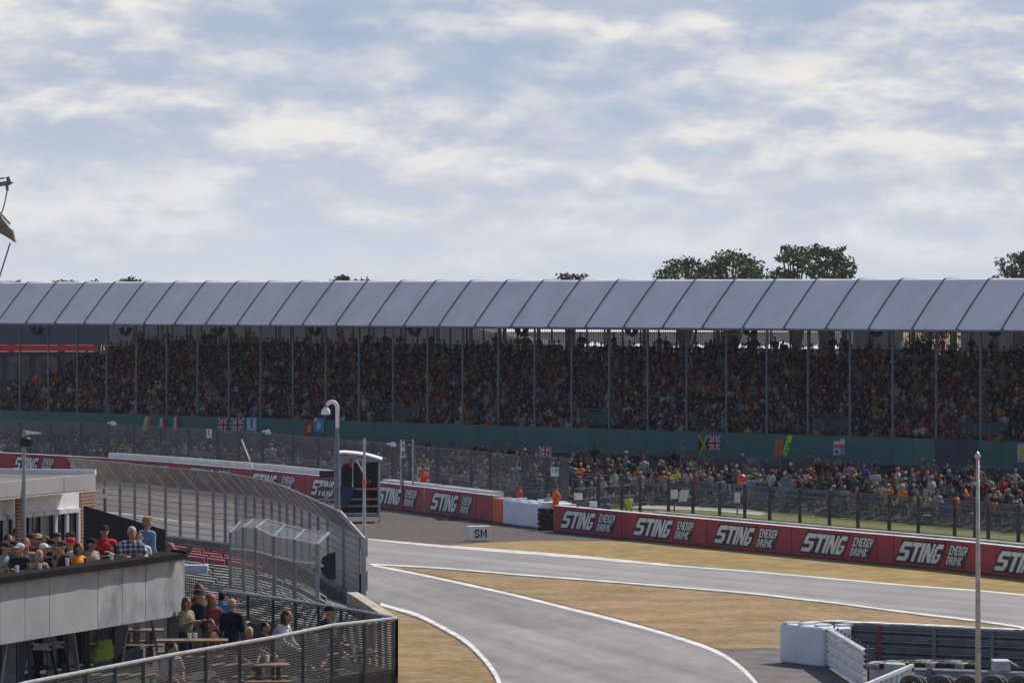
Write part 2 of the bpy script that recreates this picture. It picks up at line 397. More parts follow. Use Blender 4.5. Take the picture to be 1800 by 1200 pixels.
# asphalt: main track, plus the joined apron left of the grass nose, plus the lower road
sheet('track', TRK_UP + TRK_LO[::-1] + [(645, 993), (633, 1072)] + FB[::-1][1:], asphalt, 0.008, 'grey asphalt race track sweeping past the stand')
sheet('service_road', RD_UP + RD_LO[::-1] + [(633, 1030), (640, 995)], asphalt_r, 0.012, 'grey curving asphalt road leaving the track')
sheet('apron', [(1244, 1138), (1300, 1140), (1372, 1139.5), (1520, 1138), (1960, 1150), (2100, 1300), (1430, 1300), (1370, 1262), (1329, 1201), (1289, 1162.5)], asphalt2, 0.004, 'worn dark asphalt apron by the barriers')
# gravel trap between the banner wall and the track
sheet('gravel_trap', [(-150, 822), (0, 828), (185, 841), (300, 850), (450, 864), (556, 876), (660, 889), (745, 899), (867, 915), (975, 931), (1110, 947), (1100, 951), (1000, 950), (930, 950), (860, 953), (800, 957), (765, 960)]
      + [p for p in TRK_UP[::-1] if p[0] < 765], gravel_m, 0.004, 'brown gravel trap in front of the red wall')
sheet('run_off', [(-150, 850), (188, 856), (300, 868), (430, 884), (520, 893), (600, 918), (640, 938)] + [p for p in TRK_UP[::-1] if p[0] < 640], dust_m, 0.006, 'pale dusty gravel run-off beside the track')
sheet('verge', [(760, 961), (800, 957), (860, 953), (930, 950), (1000, 950), (1100, 951), (1110, 948), (1350, 971), (1500, 986), (1670, 1002), (1800, 1017), (1960, 1034)] + [p for p in TRK_UP[::-1] if p[0] > 765], grass_strip_m, 0.0045, 'parched grass verge below the red wall')
def line(name, px, w, z, label, m=None, dash=None):
    """painted line: w = (start, end) width in rows/columns of the 1800 px frame, laid on the ground"""
    w0, w1 = w if isinstance(w, tuple) else (w, w); b = MB(); up, lo_ = [], []
    for i, (x, y) in enumerate(px):
        xa, ya = px[max(i - 1, 0)]; xb, yb_ = px[min(i + 1, len(px) - 1)]; dx, dy = xb - xa, yb_ - ya; l = math.hypot(dx, dy) or 1
        ww = (w0 + (w1 - w0) * i / (len(px) - 1)) * (0.95 + 0.12 * mnoise.noise(Vector((i * 0.25, z * 100, 0)))) / 2
        up.append(G(x + dy / l * ww, y - dx / l * ww, z)); lo_.append(G(x - dy / l * ww, y + dx / l * ww, z))
    for i in range(len(px) - 1): b.quad(lo_[i], lo_[i + 1], up[i + 1], up[i])
    struct(b.build(name, m or line_m), label)
line('track_line', TRK_LO, (2.2, 3.4), 0.017, 'white edge line along the near side of the track')
line('road_line', RD_UP, (3.2, 7.5), 0.021, 'white edge line along the far side of the service road')
line('kerb_line', [p for p in RD_LO if p[0] > 664], (5.5, 8.5), 0.021, 'white edge line along the near side of the service road')
line('far_line', [p for p in TRK_UP if p[0] > 1120], (2.2, 2.6), 0.017, 'white line along the far side of the track')
line('entry_line', [(x, y + 2) for x, y in TRK_UP if x < 650], 3.0, 0.017, 'white line behind the catch fence')
# flat white kerb on the far side (flecked red) and green paint beyond it
kerb_m = mat('kerb_paint', (0.62, 0.62, 0.64), 0.6, 0.1, 0.8, col2=(0.42, 0.33, 0.33))
KP = [p for p in TRK_UP if 640 < p[0] < 1190]
b = MB()
for (x0, y0), (x1, y1) in zip(KP, KP[1:]):
    w0 = 4.6 * math.sin(math.pi * min(1, max(0, (x0 - 620) / 640))) ** 0.5; w1 = 4.6 * math.sin(math.pi * min(1, max(0, (x1 - 620) / 640))) ** 0.5
    b.quad(G(x0, y0 - w0 * 0.7, 0.02), G(x0, y0 + w0 * 0.5, 0.02), G(x1, y1 + w1 * 0.5, 0.02), G(x1, y1 - w1 * 0.7, 0.02))
struct(b.build('kerb', kerb_m), 'flat white painted kerb on the far side of the track')
green_p = mat('green_paint', (0.05, 0.22, 0.13), 0.7, 0.2, 0.5)
b = MB(); GP = [p for p in TRK_UP if 1170 < p[0] < 1480]
for (x0, y0), (x1, y1) in zip(GP, GP[1:]):
    b.quad(G(x0, y0 - 2.6, 0.012), G(x0, y0 - 0.6, 0.012), G(x1, y1 - 0.6, 0.012), G(x1, y1 - 2.6, 0.012))
struct(b.build('painted_strip', green_p), 'thin green painted strip beyond the kerb')
# broken dark dirt edging where tarmac meets grass
dirt = ground_mat('edge_dirt', [((.07, .055, .045), (.15, .12, .09)), ((.05, .04, .03), (.22, .18, .13))], (.8, 3.0), bump=.8, bscale=9)
line('dirt_edge', [(x + 1.5, y - 3.2) for x, y in RD_UP if x > 700], (2.0, 4.5), 0.006, 'dark dirt edge between service road line and grass', dirt)
line('dirt_edge', [(x - 3, y + 4) for x, y in RD_LO if x > 690], (3, 6), 0.006, 'dark dirt edge between near road line and grass', dirt)
line('dirt_edge', [(x, y + 2.4) for x, y in TRK_LO if x > 700], (1.6, 2.4), 0.006, 'thin dirt edge between track and infield grass', dirt)
line('dirt_edge', [(1244, 1138), (1290, 1141), (1340, 1139), (1375, 1140)], 2.5, 0.009, 'dirt edge where the apron meets the grass', dirt)
# ================================================================== BANNER WALL
GL = {  # block glyphs as rectangles / quads
 'S': [[(0, .76), (.12, 1), (1, 1), (1, .76)], [(0, .58), (0, .76), (.34, .76), (.34, .58)], [(0, .42), (0, .58), (.9, .58), (1, .42)], [(.64, .22), (.64, .42), (1, .42), (1, .22)], [(0, 0), (0, .22), (1, .22), (.85, 0)]],
 'T': [[(0, .78), (0, 1), (1, 1), (1, .78)], [(.34, 0), (.34, .78), (.70, .78), (.70, 0)]],
 'I': [[(0, 0), (0, 1), (1, 1), (1, 0)]],
 'N': [[(0, 0), (0, 1), (.26, 1), (.26, 0)], [(.26, .58), (.26, 1), (.36, 1), (.74, .42), (.74, 0), (.64, 0)], [(.74, 0), (.74, 1), (1, 1), (1, 0)]],
 'G': [[(0, .76), (.25, 1), (1, 1), (1, .76)], [(0, .22), (0, .76), (.34, .76), (.34, .22)], [(0, 0), (0, .22), (1, .22), (.75, 0)], [(.66, .22), (.66, .5), (1, .5), (1, .22)], [(.46, .38), (.46, .5), (.66, .5), (.66, .38)]],
}
PF = {'E': ['###', '#..', '##.', '#..', '###'], 'N': ['#..#', '##.#', '#.##', '#..#', '#..#'], 'R': ['##.', '#.#', '##.', '#.#', '#.#'], 'G': ['###', '#..', '#.#', '#.#', '###'],
      'Y': ['#.#', '#.#', '###', '.#.', '.#.'], 'D': ['##.', '#.#', '#.#', '#.#', '##.'], 'I': ['#', '#', '#', '#', '#'], 'K': ['#.#', '##.', '#..', '##.', '#.#'],
      'S': ['###', '#..', '###', '..#', '###'], 'M': ['#...#', '##.##', '#.#.#', '#...#', '#...#'], 'C': ['###', '#..', '#..', '#..', '###'], '4': ['#.#', '#.#', '###', '..#', '..#'],
      '8': ['###', '#.#', '###', '#.#', '###'], '7': ['###', '..#', '.#.', '.#.', '.#.'], 'L': ['#..', '#..', '#..', '#..', '###'], '1': ['.#.', '##.', '.#.', '.#.', '###'], 'O': ['###', '#.#', '#.#', '#.#', '###'], '0': ['###', '#.#', '#.#', '#.#', '###']}
def pixel_quads(text, u0, u1, v0, v1):
    cols = sum(len(PF[c][0]) for c in text) + 0.6 * (len(text) - 1); cw = (u1 - u0) / cols; ch = (v1 - v0) / 5; out = []; x = u0
    for c in text:
        g = PF[c]
        for r, row in enumerate(g):
            k = 0
            while k < len(row):
                if row[k] == '#':
                    e = k
                    while e < len(row) and row[e] == '#': e += 1
                    out.append([(x + k * cw, v1 - (r + 1) * ch), (x + k * cw, v1 - r * ch), (x + e * cw, v1 - r * ch), (x + e * cw, v1 - (r + 1) * ch)]); k = e
                else: k += 1
        x += (len(g[0]) + 0.6) * cw
    return out
class Wall:
    def __init__(s, px, H): s.px = px; s.H = H; s.g = [G(x, y) for x, y in px]
    def at(s, x, h=0.0, off=0.0):
        """plan point of the wall seen at pixel column x"""
        k = (x - 900.0) / F
        for (x0, _), (x1, _), a, c in zip(s.px, s.px[1:], s.g, s.g[1:]):
            if x <= x1 or c is s.g[-1]:
                d = c - a; den = d.x - k * d.y; t = (k * a.y - a.x) / den; p = a + d * t
                n = Vector((d.y, -d.x, 0)).normalized()
                if n.y > 0: n = -n
                return Vector((p.x, p.y, h)) + n * off
def logo(wall, x0, x1, e0, e1, parent):
    """one pair of words on the banner; x0..x1 big word, e0..e1 small words (pixel columns at foot / head)"""
    v0, v1 = 0.20 * wall.H, 0.84 * wall.H; sh = (x1 - x0) * 0.14
    def P(u, v, off, a, bb, s): return wall.at(a + (bb - a) * u + s * v, v0 + (v1 - v0) * v, off)
    back = MB(); fr = MB()
    wX = x1 - sh
    for (a, bb, s, ua, ub, va, vb) in ((x0, wX, sh, -.035, 1.035, -.10, 1.10), (e0, e1 - sh * .8, sh * .8, -.05, 1.05, -.06, .475), (e0, e1 - sh * .8, sh * .8, -.05, 1.07, .485, 1.06)):
        for i in range(8):
            u0, u1 = ua + (ub - ua) * i / 8, ua + (ub - ua) * (i + 1) / 8
            back.quad(P(u0, va, .012, a, bb, s), P(u1, va, .012, a, bb, s), P(u1, vb, .012, a, bb, s), P(u0, vb, .012, a, bb, s))
    u = 0
    for ch, w0, w1 in (('S', 0, .25), ('T', .265, .485), ('I', .50, .575), ('N', .595, .80), ('G', .82, 1.0)):
        for q in GL[ch]: fr.poly([P(w0 + (w1 - w0) * a, c, .022, x0, wX, sh) for a, c in q][::-1])
    for word, va, vb, ue in (('ENERGY', .52, 1.0, 1.0), ('DRINK', 0, .45, .86)):
        for q in pixel_quads(word, 0, ue, va, vb): fr.poly([P(a, c, .022, e0, e1 - sh * .8, sh * .8) for a, c in q][::-1])
    o = back.build('logo_backing', ink, parent); fr.build('lettering', logo_white, o)
def wall_thing(name, label, cat, wall, xa, xb, mats, thick=0.5, step=30, group=None, h=None, z0=0.0, off=0.0, part='panel'):
    """banner faced barrier: a run of panels"""
    h = h or wall.H; root = thing(name, label, cat, wall.at((xa + xb) / 2), group)
    xs = [xa + (xb - xa) * i / max(1, round((xb - xa) / step)) for i in range(max(1, round((xb - xa) / step)) + 1)]
    xs = sorted(set([x for x in xs if all(abs(x - v[0]) > 4 for v in wall.px)] + [v[0] for v in wall.px if xa < v[0] < xb] + [xa, xb]))
    b = MB(); fr = [wall.at(x, 0, off) for x in xs]; bk = [wall.at(x, 0, off - thick) for x in xs]
    Z = Vector((0, 0, 1))
    for i in range(len(xs) - 1):
        a, c, d, e = fr[i], fr[i + 1], bk[i + 1], bk[i]
        b.quad(a + Z * z0, c + Z * z0, c + Z * h, a + Z * h, 0); b.quad(a + Z * h, c + Z * h, d + Z * h, e + Z * h, 1); b.quad(c + Z * z0, a + Z * z0, e + Z * z0, d + Z * z0, 1)
        b.quad(d + Z * z0, e + Z * z0, e + Z * h, d + Z * h, 1)
    b.quad(fr[0] + Z * z0, fr[0] + Z * h, bk[0] + Z * h, bk[0] + Z * z0, 1); b.quad(fr[-1] + Z * z0, bk[-1] + Z * z0, bk[-1] + Z * h, fr[-1] + Z * h, 1)
    b.build(part, mats, root)
    if mats[0] is red_board:
        j = MB()
        for x in xs[1:-1]:
            q = wall.at(x, 0, .004); j.box(q + Z * h / 2, (.025, .012, h * .98), rz=0)
        j.build('panel_joint', mat('joint_maroon', (.14, .012, .022), .7), root); j = MB()
        for x0_, x1_ in zip(xs, xs[1:]):
            for i in range(3):
                u0, u1 = x0_ + (x1_ - x0_) * i / 3, x0_ + (x1_ - x0_) * (i + 1) / 3; h0, h1 = .07 + .06 * mnoise.noise(Vector((u0 * .21, 1, 0))), .07 + .06 * mnoise.noise(Vector((u1 * .21, 1, 0)))
                p0, p1 = lerp(fr[xs.index(x0_)], fr[xs.index(x1_)], i / 3), lerp(fr[xs.index(x0_)], fr[xs.index(x1_)], (i + 1) / 3); d_ = (p1 - p0); n_ = Vector((d_.y, -d_.x, 0)).normalized() * .006
                if n_.y > 0: n_ = -n_
                j.quad(p0 + n_, p1 + n_, p1 + n_ + Z * h1, p0 + n_ + Z * h0)
        j.build('dirt_band', mat('dried_mud', (.09, .05, .045), .95, .3, 2), root)
    return root
WA = Wall([(-150, 822.5), (0, 832), (185, 843), (300, 852), (450, 866), (556, 878), (660, 891), (745, 901.5)], 1.31)
WC = Wall([(745, 901.5), (867, 918)], 1.31)
WD = Wall([(973, 934), (1100, 947), (1350, 972), (1500, 987), (1670, 1003), (1800, 1018), (1960, 1038)], 1.23)
ra = wall_thing('banner_wall', 'long red advertising wall curving away behind the catch fence to the left edge', 'barrier', WA, -150, 745, [red_board, dirty_white])
for l in ((24, 69, 73, 96), (121, 168, 172, 193), (222, 272, 276, 298), (328, 376, 380, 407), (440, 488, 493, 519), (547, 590, 594, 618), (663, 707, 710, 734)): logo(WA, *l, ra)
rc = wall_thing('banner_wall', 'short red advertising wall section ending at the orange and white block', 'barrier', WC, 746.5, 867, [red_board, dirty_white])
logo(WC, 757, 807, 809, 831, rc)
rd = wall_thing('banner_wall', 'red advertising wall running to the right edge above the parched verge', 'barrier', WD, 973, 1960, [red_board, dirty_white])
for l in ((986, 1048, 1049, 1083), (1114, 1184, 1186, 1221), (1256, 1328, 1330, 1369), (1408, 1492, 1494, 1537), (1576, 1661, 1663, 1703), (1748, 1838, 1840, 1884)): logo(WD, *l, rd)
# paler concrete wall whose top shows above the banners
wall_thing('concrete_wall', 'white concrete wall top showing above the red wall on the left', 'wall', Wall([(x, y) for x, y in WA.px], 1.62), 175, 560, [white_paint, white_paint], thick=0.3, off=-0.62, part='wall_slab', h=1.60)
wall_thing('concrete_wall', 'white concrete blocks behind the red wall right of the tower', 'wall', WA, 655, 743, [white_paint, white_paint], thick=0.5, off=-0.56, part='wall_slab', h=1.44)
wall_thing('concrete_wall', 'white concrete blocks behind the short red wall section', 'wall', WC, 748, 846, [white_paint, white_paint], thick=0.6, off=-0.56, part='wall_slab', h=1.42)
wall_thing('concrete_wall', 'weathered grey concrete wall top behind the right hand red wall', 'wall', WD, 1128, 1960, [concrete, concrete], thick=0.4, off=-0.56, part='wall_slab', h=1.31)
# orange and white tyre block
def px_block(name, label, cat, fl, fr_, H, depth, mats, split=None, bev=0.03):
    a = G(*fl); c = G(*fr_); d = (c - a).normalized(); n = Vector((-d.y, d.x, 0))
    if n.y < 0: n = -n
    root = thing(name, label, cat, (a + c) / 2); return a, c, d, n, root
a, c, d, n, root = px_block('tyre_block', 'orange and white wrapped tyre barrier block at the end of the red wall', 'barrier', (867, 918.5), (950, 929), 1.2, 1.6, None)
t = (884 - 867) / (950 - 867)
m_ = a + (c - a) * t
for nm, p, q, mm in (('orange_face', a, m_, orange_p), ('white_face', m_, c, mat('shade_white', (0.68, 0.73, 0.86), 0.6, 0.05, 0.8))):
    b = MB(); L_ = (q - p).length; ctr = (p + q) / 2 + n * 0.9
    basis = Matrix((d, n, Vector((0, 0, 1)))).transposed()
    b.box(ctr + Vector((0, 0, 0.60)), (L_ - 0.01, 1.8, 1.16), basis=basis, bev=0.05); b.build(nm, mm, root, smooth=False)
b = MB()
for k in range(9): b.box(lerp(a, c, (k + .5) / 9) + n * (0.5 + 0.8 * (k % 2)) + Vector((0, 0, 1.20)), ((c - a).length / 9 * .92, 0.75, 0.05 + 0.02 * (k % 3)), basis=Matrix((d, n, Vector((0, 0, 1)))).transposed())
b.build('top_slabs', white_paint, root)
# bare tyre stack in the gap
def tyre_mesh(b, c, R_=0.31, r=0.105, axis=(0, 0, 1)): b.torus(c, R_ - r, r, axis, 18, 8, fl=0.95)
gi = 0
for i, px in enumerate((955.5, 966.5)):
    for k in range(5):
        p = G(px, 932) + Vector((0, 0.15 * i, 0.11 + 0.215 * k)); b = MB(); b.torus(p, 0.2, 0.105, (0.05 * (k % 3 - 1), 0.03, 1), 16, 8)
        tag(b.build('tyre', rubber, smooth=True), '%s black tyre of the %s bare stack between white block and red wall' % (('lowest', 'second', 'third', 'fourth', 'topmost')[k], ('left', 'right')[i]), 'tyre', 'tyres stacked in the wall gap')
for k, (px, py) in enumerate(((957, 903), (962, 915))):
    b = MB(); p = W(px, py, 244); b.box(p + Vector((0, -0.9, 0)), (0.22, 0.05, 0.05), basis=Matrix.Rotation(R(-20), 3, 'Y')); 
# SM board
p = G(840, 951)
root = thing('marker_board', 'white board with black letters SM standing at the gravel edge', 'sign', p)
b = MB(); ax = Vector((1, 0.55, 0)).normalized(); nn = Vector((ax.y, -ax.x, 0)); bs = Matrix((ax, -nn, Vector((0, 0, 1)))).transposed()
wid = 35 / (F / p.y) / ax.x * 1.08; b.box(p + Vector((0, 0, 0.36)), (wid, 0.32, 0.68), basis=bs, bev=0.012); b.build('board', white_paint, root)
def letters(text, origin, ux, vy, w, h, nrm, m, parent, name='lettering', bold=1.0):
    b = MB()
    for q in pixel_quads(text, 0, 1, 0, 1): b.poly([origin + ux * (w * a) + vy * (h * c) + nrm * 0.006 for a, c in q][::-1])
    return b.build(name, m, parent)
SMG = {'S': [[(0, .80), (.22, 1), (.80, 1), (1, .82), (1, .72), (.72, .72), (.66, .80)], [(0, .58), (0, .80), (.30, .80), (.30, .62), (.36, .58)], [(0, .58), (.64, .58), (1, .44), (.36, .44)], [(.70, .44), (1, .44), (1, .2), (.70, .2)], [(0, .2), (1, .2), (.8, 0), (.2, 0)], [(0, .2), (0, .30), (.28, .30), (.28, .2)]],
       'M': [[(0, 0), (0, 1), (.24, 1), (.24, 0)], [(.24, 1), (.5, .42), (.5, .12), (.24, .66)], [(.5, .42), (.76, 1), (.76, .66), (.5, .12)], [(.76, 0), (.76, 1), (1, 1), (1, 0)]]}
b = MB()
for ch, u0, u1 in (('S', -.27, .0), ('M', .05, .37)):
    for q in SMG[ch]: b.poly([p + ax * ((u0 + (u1 - u0) * x) * 1.0) + Vector((0, 0, .17 + .38 * y)) + nn * .167 for x, y in q])
b.build('lettering', ink, root)
# tyre-stop debris on the gravel
b = MB()
for k in range(26):
    p = G(768 + k * 1.4 + random.uniform(-2, 2), 913 + random.uniform(-2, 2)); b.box(p + Vector((0, 0, .03)), (random.uniform(.05, .3), .2, .06), rz=random.uniform(0, 3))
tag(b.build('debris', mat('broken_carbon', (0.03, 0.025, 0.025), .7)), 'small scatter of dark debris on the gravel below the short red wall', 'debris', kind='stuff')
# ================================================================== GRANDSTAND
P27 = W(1724, 600, 273.0); P27.z = 0
DV = Vector((2.15, -2.63, 0)); DU = DV.normalized(); NV = Vector((2.63, 2.15, 0)).normalized()
def S(k, p=0.0, z=0.0): return P27 + DV * (k - 27) + NV * p + Vector((0, 0, z))
K0, K1 = -2, 34
ZT = 3.36
canvas = mat('canopy_fabric', (0.80, 0.785, 0.84), 0.7, 0.04, 0.45, bump=0.25, bscale=0.9)
stand = thing('grandstand', 'long covered grandstand with a pale grey arched canopy packed with spectators', 'grandstand', S(14, 4, 0))
PROF = [(-1.80, 9.25), (-1.74, 9.36), (-1.2, 9.98), (-0.65, 10.60), (-0.10, 11.20), (0.30, 11.62), (0.56, 11.89), (0.64, 11.95), (0.8, 11.975), (2.2, 11.93), (4.5, 11.6), (8.5, 10.8), (12.0, 9.95), (13.6, 9.35)]
for k in range(K0, K1):
    b = MB(); n = 6
    for i in range(n):
        for j in range(len(PROF) - 1):
            def pt(ii, jj):
                t = ii / n; sag = 0.05 * math.sin(math.pi * t) * (1 if 0 < jj < 6 else 0); p, z = PROF[jj]
                return S(k + 0.015 + t * 0.97, p + sag * 0.6, z - sag * 0.5)
            b.quad(pt(i, j), pt(i + 1, j), pt(i + 1, j + 1), pt(i, j + 1))
    o = b.build('canopy_panel', canvas, stand, smooth=True)
for k in range(K0, K1 + 1):
    b = MB(); b.tube([S(k, p - 0.01, z + 0.01) for p, z in PROF], 0.05, 6); b.box(S(k, -1.78, 9.22), (0.16, 0.22, 0.2))
    b.build('roof_rib', bluesteel, stand)
for k in range(K0, K1 + 1):
    b = MB(); b.tube([S(k, 0, 0.3), S(k, 0, 5.0), S(k, 0, 9.75)], 0.068, 8); b.bar(S(k, 0, 9.2), S(k, -1.6, 9.28), 0.06); b.box(S(k, 0, 3.1), (0.2, 0.2, 0.3))
    b.build('post', bluesteel, stand)
    b = MB(); b.box(S(k + .47, 13.0, 7.9), (0.24, 0.2, 3.4)); b.bar(S(k + .47, 13, 9.0), S(k + .47, 12.2, 9.9), .12)
    b.build('rear_column', bluesteel, stand)
b = MB(); b.bar(S(K0, -1.74, 9.20), S(K1, -1.74, 9.20), 0.10, 0.12); b.bar(S(K0, 0, 9.5), S(K1, 0, 9.5), 0.09); b.build('eave_beam', bluesteel, stand)
# front board: panel by panel, some of another shade
for k in range(K0, K1):
    b = MB(); m_ = navy if k == 26 else teal
    for s_ in (0, 1):
        c0 = S(k + s_ * .5 + .004, -.12); c1 = S(k + s_ * .5 + .496, -.12)
        b.prism([c0 + Vector((0, 0, 1.86)), c1 + Vector((0, 0, 1.86)), c1 + NV * .06 + Vector((0, 0, 1.86)), c0 + NV * .06 + Vector((0, 0, 1.86))],
                [c0 + Vector((0, 0, ZT)), c1 + Vector((0, 0, ZT)), c1 + NV * .06 + Vector((0, 0, ZT)), c0 + NV * .06 + Vector((0, 0, ZT))])
    b.build('front_board', m_, stand)
def stand_at(px, p):
    a = S(0, p); k = (px - 900) / F; t = (k * a.y - a.x) / (DU.x - k * DU.y); return a + DU * t
def rmax(k): return interp(k, [(-1.2, 2), (-0.7, 3), (1.26, 8), (2.4, 11.6), (3.2, 14), (60, 14)])
RP = lambda r: 0.75 + 0.78 * r
RZ = lambda r: 2.50 + 0.318 * r
b = MB(); dk = mat('stand_decking', (0.06, 0.065, 0.07), 0.8, 0.15, 1)
CT = [(-400, 760), (-50, 700), (0, 682), (100, 642), (160, 614), (200, 600), (240, 590), (300, 560), (4000, 520)]
def seat_ok(p, h=1.2):
    return HZ + (HC - p.z - h) / p.y * F >= interp(900 + p.x / p.y * F, CT) and p.x / p.y * F > -960
for k in range(-9, K1):
    for r in range(15):
        p0, p1, z = RP(r) - .30, RP(r) + .48, RZ(r)
        if not seat_ok(S(k + .5, RP(r), RZ(r)), 1.0): continue
        a, c, d, e = S(k, p0), S(k + 1, p0), S(k + 1, p1), S(k, p1); Z = Vector((0, 0, 1))
        b.quad(a + Z * z, c + Z * z, d + Z * z, e + Z * z); b.quad(a + Z * (z - .32), c + Z * (z - .32), c + Z * z, a + Z * z)
b.build('tiered_deck', dk, stand)
b = MB(); b.quad(S(K0, .3, 0), S(K1, .3, 0), S(K1, .3, 2.4), S(K0, .3, 2.4)); b.quad(S(-.9, 12.3, 0), S(-.9, 12.3, 7.0), S(K1, 12.3, 7.0), S(K1, 12.3, 0)); b.build('skirt', black_pl, stand)
# safety palisade along the top tier
pal = wire_mat('palisade_bars', (0.10, 0.12, 0.14), 0.17, 5.0, 0.26, 0.0)
b = MB(); A_, B_ = S(-.9, 12.35), S(K1, 12.35); Ln = (B_ - A_).length; Z = Vector((0, 0, 1))
b.quad(A_ + Z * 7.0, B_ + Z * 7.0, B_ + Z * 8.98, A_ + Z * 8.98, uv=[(0, .1), (Ln, .1), (Ln, 2), (0, 2)]); b.build('palisade_infill', pal, stand)
b = MB(); b.bar(A_ + Z * 9.0, B_ + Z * 9.0, .07); b.bar(A_ + Z * 7.9, B_ + Z * 7.9, .05)
k = -.9
while k < K1: b.bar(S(k, 12.3, 7), S(k, 12.3, 9.0), .11, .08); k += 0.5
b.build('palisade_rail', darksteel, stand)
# stairway gates (vomitories) in the lower tiers
for k in (11.2, 16.7, 22.6, 26.2):
    b = MB(); b.quad(S(k, 1.6, 3.4), S(k + .9, 1.6, 3.4), S(k + .9, 1.6, 4.25), S(k, 1.6, 4.25)); 
    for j in range(9): b.bar(S(k + j * .11, .55, 3.4), S(k + j * .11, .55, 4.45), .035)
    b.bar(S(k, .55, 4.45), S(k + .9, .55, 4.45), .06); b.build('stair_gate', mat('gate_green', (0.03, 0.075, 0.08), .7), stand)
# loudspeaker clusters hanging from the canopy
for i, px in enumerate((66, 221, 384, 554, 729, 917, 1110, 1318, 1540, 1748)):
    kx = None
    Yg = stand_at(px, -.9).y
    c = W(px, 580, Yg); t = thing('loudspeaker', 'black hanging loudspeaker pair, number %d of ten from the left under the canopy edge' % (i + 1), 'loudspeaker', c, 'loudspeakers under the canopy')
    zt = 9.25
    for s_ in (-1, 1):
        b = MB(); b.bar(Vector((c.x + s_ * .14, c.y, zt)), Vector((c.x + s_ * .14, c.y, c.z + .05)), .05); b.build('bracket', darksteel, t)
        b = MB(); cc = c + Vector((s_ * .2, 0, -.08)); M_ = Matrix.Rotation(R(22 * s_), 3, 'Y') @ Matrix.Rotation(R(-18), 3, 'X')
        b.prism([cc + M_ @ Vector(q) for q in ((-.15, -.2, -.22), (.15, -.2, -.22), (.1, .2, -.16), (-.1, .2, -.16))], [cc + M_ @ Vector(q) for q in ((-.18, -.2, .2), (.18, -.2, .2), (.12, .2, .14), (-.12, .2, .14))]); b.build('cabinet', black_pl, t)
    b = MB(); b.prism([c + Vector(q) for q in ((-.02, -.15, -.42), (.12, -.15, -.38), (.12, .1, -.3), (-.02, .1, -.3))], [c + Vector(q) for q in ((-.2, -.15, -.15), (.25, -.15, -.15), (.2, .1, -.15), (-.2, .1, -.15))]); b.build('horn', black_pl, t)

# ---------------------------------------------------------------- flags on the board
def cols_mat(n, c): return mat('flag_' + n, c, 0.8, 0.08, 3)
FW, FR, FB_, FG, FO, FY, FK = [cols_mat(n, c) for n, c in (('white', (.62, .64, .70)), ('red', (.45, .02, .04)), ('blue', (.03, .05, .25)), ('green', (.02, .25, .10)), ('orange', (.70, .16, .03)), ('yellow', (.60, .50, .04)), ('black', (.015, .015, .02)))]
FLB = cols_mat('sky_blue', (.08, .30, .62)); FNG = cols_mat('neon_green', (.35, .80, .08))
def flag(name, label, px0, px1, py0, py1, cells, mats, Y=None, skew=0.0, group=None, cat='flag', n=14, wav=0.05, extra=None):
    """hanging cloth: cells(u,v)->material index"""
    Yc = Y or stand_at((px0 + px1) / 2, -.45).y
    b = MB(); nv = n
    def P(u, v):
        px = px0 + (px1 - px0) * u + skew * (1 - v); py = py1 + (py0 - py1) * v
        p = W(px, py, Yc); p += -NV * (0.03 + wav * (0.6 + 0.6 * math.sin(u * 7 + v * 2)) * (1.1 - v)); return p
    for i in range(n):
        for j in range(nv):
            b.quad(P(i / n, j / nv), P((i + 1) / n, j / nv), P((i + 1) / n, (j + 1) / nv), P(i / n, (j + 1) / nv), cells((i + .5) / n, (j + .5) / nv))
    o = b.build(name, mats); tag(o, label, cat, group); return o
def tri(cs): return lambda u, v: 0 if u < .34 else (1 if u < .67 else 2)
def union(u, v):
    x, y = abs(u - .5), abs(v - .5)
    if x < .07 or y < .10: return 1
    if x < .13 or y < .17: return 0
    d = abs(x - y)
    if d < .035: return 1
    if d < .10: return 0
    return 2
g = 'flags hung along the stand front'
flag('national_flag', 'green white and orange flag, leftmost hung on the teal stand board', 249, 268, 732, 757, tri(0), [FG, FW, FO], skew=-5, group=g)
flag('national_flag', 'crumpled green white and red flag between two other tricolours on the stand board', 275, 293, 735, 757, tri(0), [FG, FW, FR], group=g)
flag('national_flag', 'narrow green white and red flag, third tricolour from the left on the stand board', 301, 316, 733, 757, tri(0), [FG, FW, FR], group=g)
flag('national_flag', 'dark folded red white and blue flag left of the flatter one on the stand board', 385, 402, 733, 760, union, [FW, FR, FB_], wav=.14, group=g)
flag('national_flag', 'flat red white and blue crossed flag beside the white poster on the stand board', 406, 431, 733, 760, union, [FW, FR, FB_], group=g)
def poster1(u, v):
    if u < .08 or u > .92 or v < .06 or v > .94: return 1
    if .42 < u < .58 and .22 < v < .8: return 2
    if .25 < u < .75 and .78 < v < .84: return 2
    return 0
flag('poster', 'white poster with a blue drawing hung left of the lamp pole', 434, 452, 733, 758, poster1, [FW, FLB, FB_], group=g, cat='poster', wav=0)
flag('team_flag', 'red flag with a dark yellow badge hanging left of the blue flag', 538, 552, 740, 766, lambda u, v: 1 if (u - .55) ** 2 + (v - .5) ** 2 < .07 else 0, [FR, FY], skew=-2, group=g)
flag('football_flag', 'sky blue and white flag with a white badge under the lamp dome', 553, 571, 734, 759, lambda u, v: 1 if (u - .45) ** 2 * 2 + (v - .45) ** 2 < .08 or (u < .3 and v > .8) else 0, [FLB, FW], group=g)
def jam(u, v):
    d = abs(abs(u - .5) * 1.0 - abs(v - .5)); 
    return 2 if d < .10 else (1 if abs(u - .5) < abs(v - .5) else 0)
flag('national_flag', 'green black and yellow crossed flag drooping from the stand board', 1229, 1245, 764, 800, jam, [FK, FG, FY], skew=2, group=g)
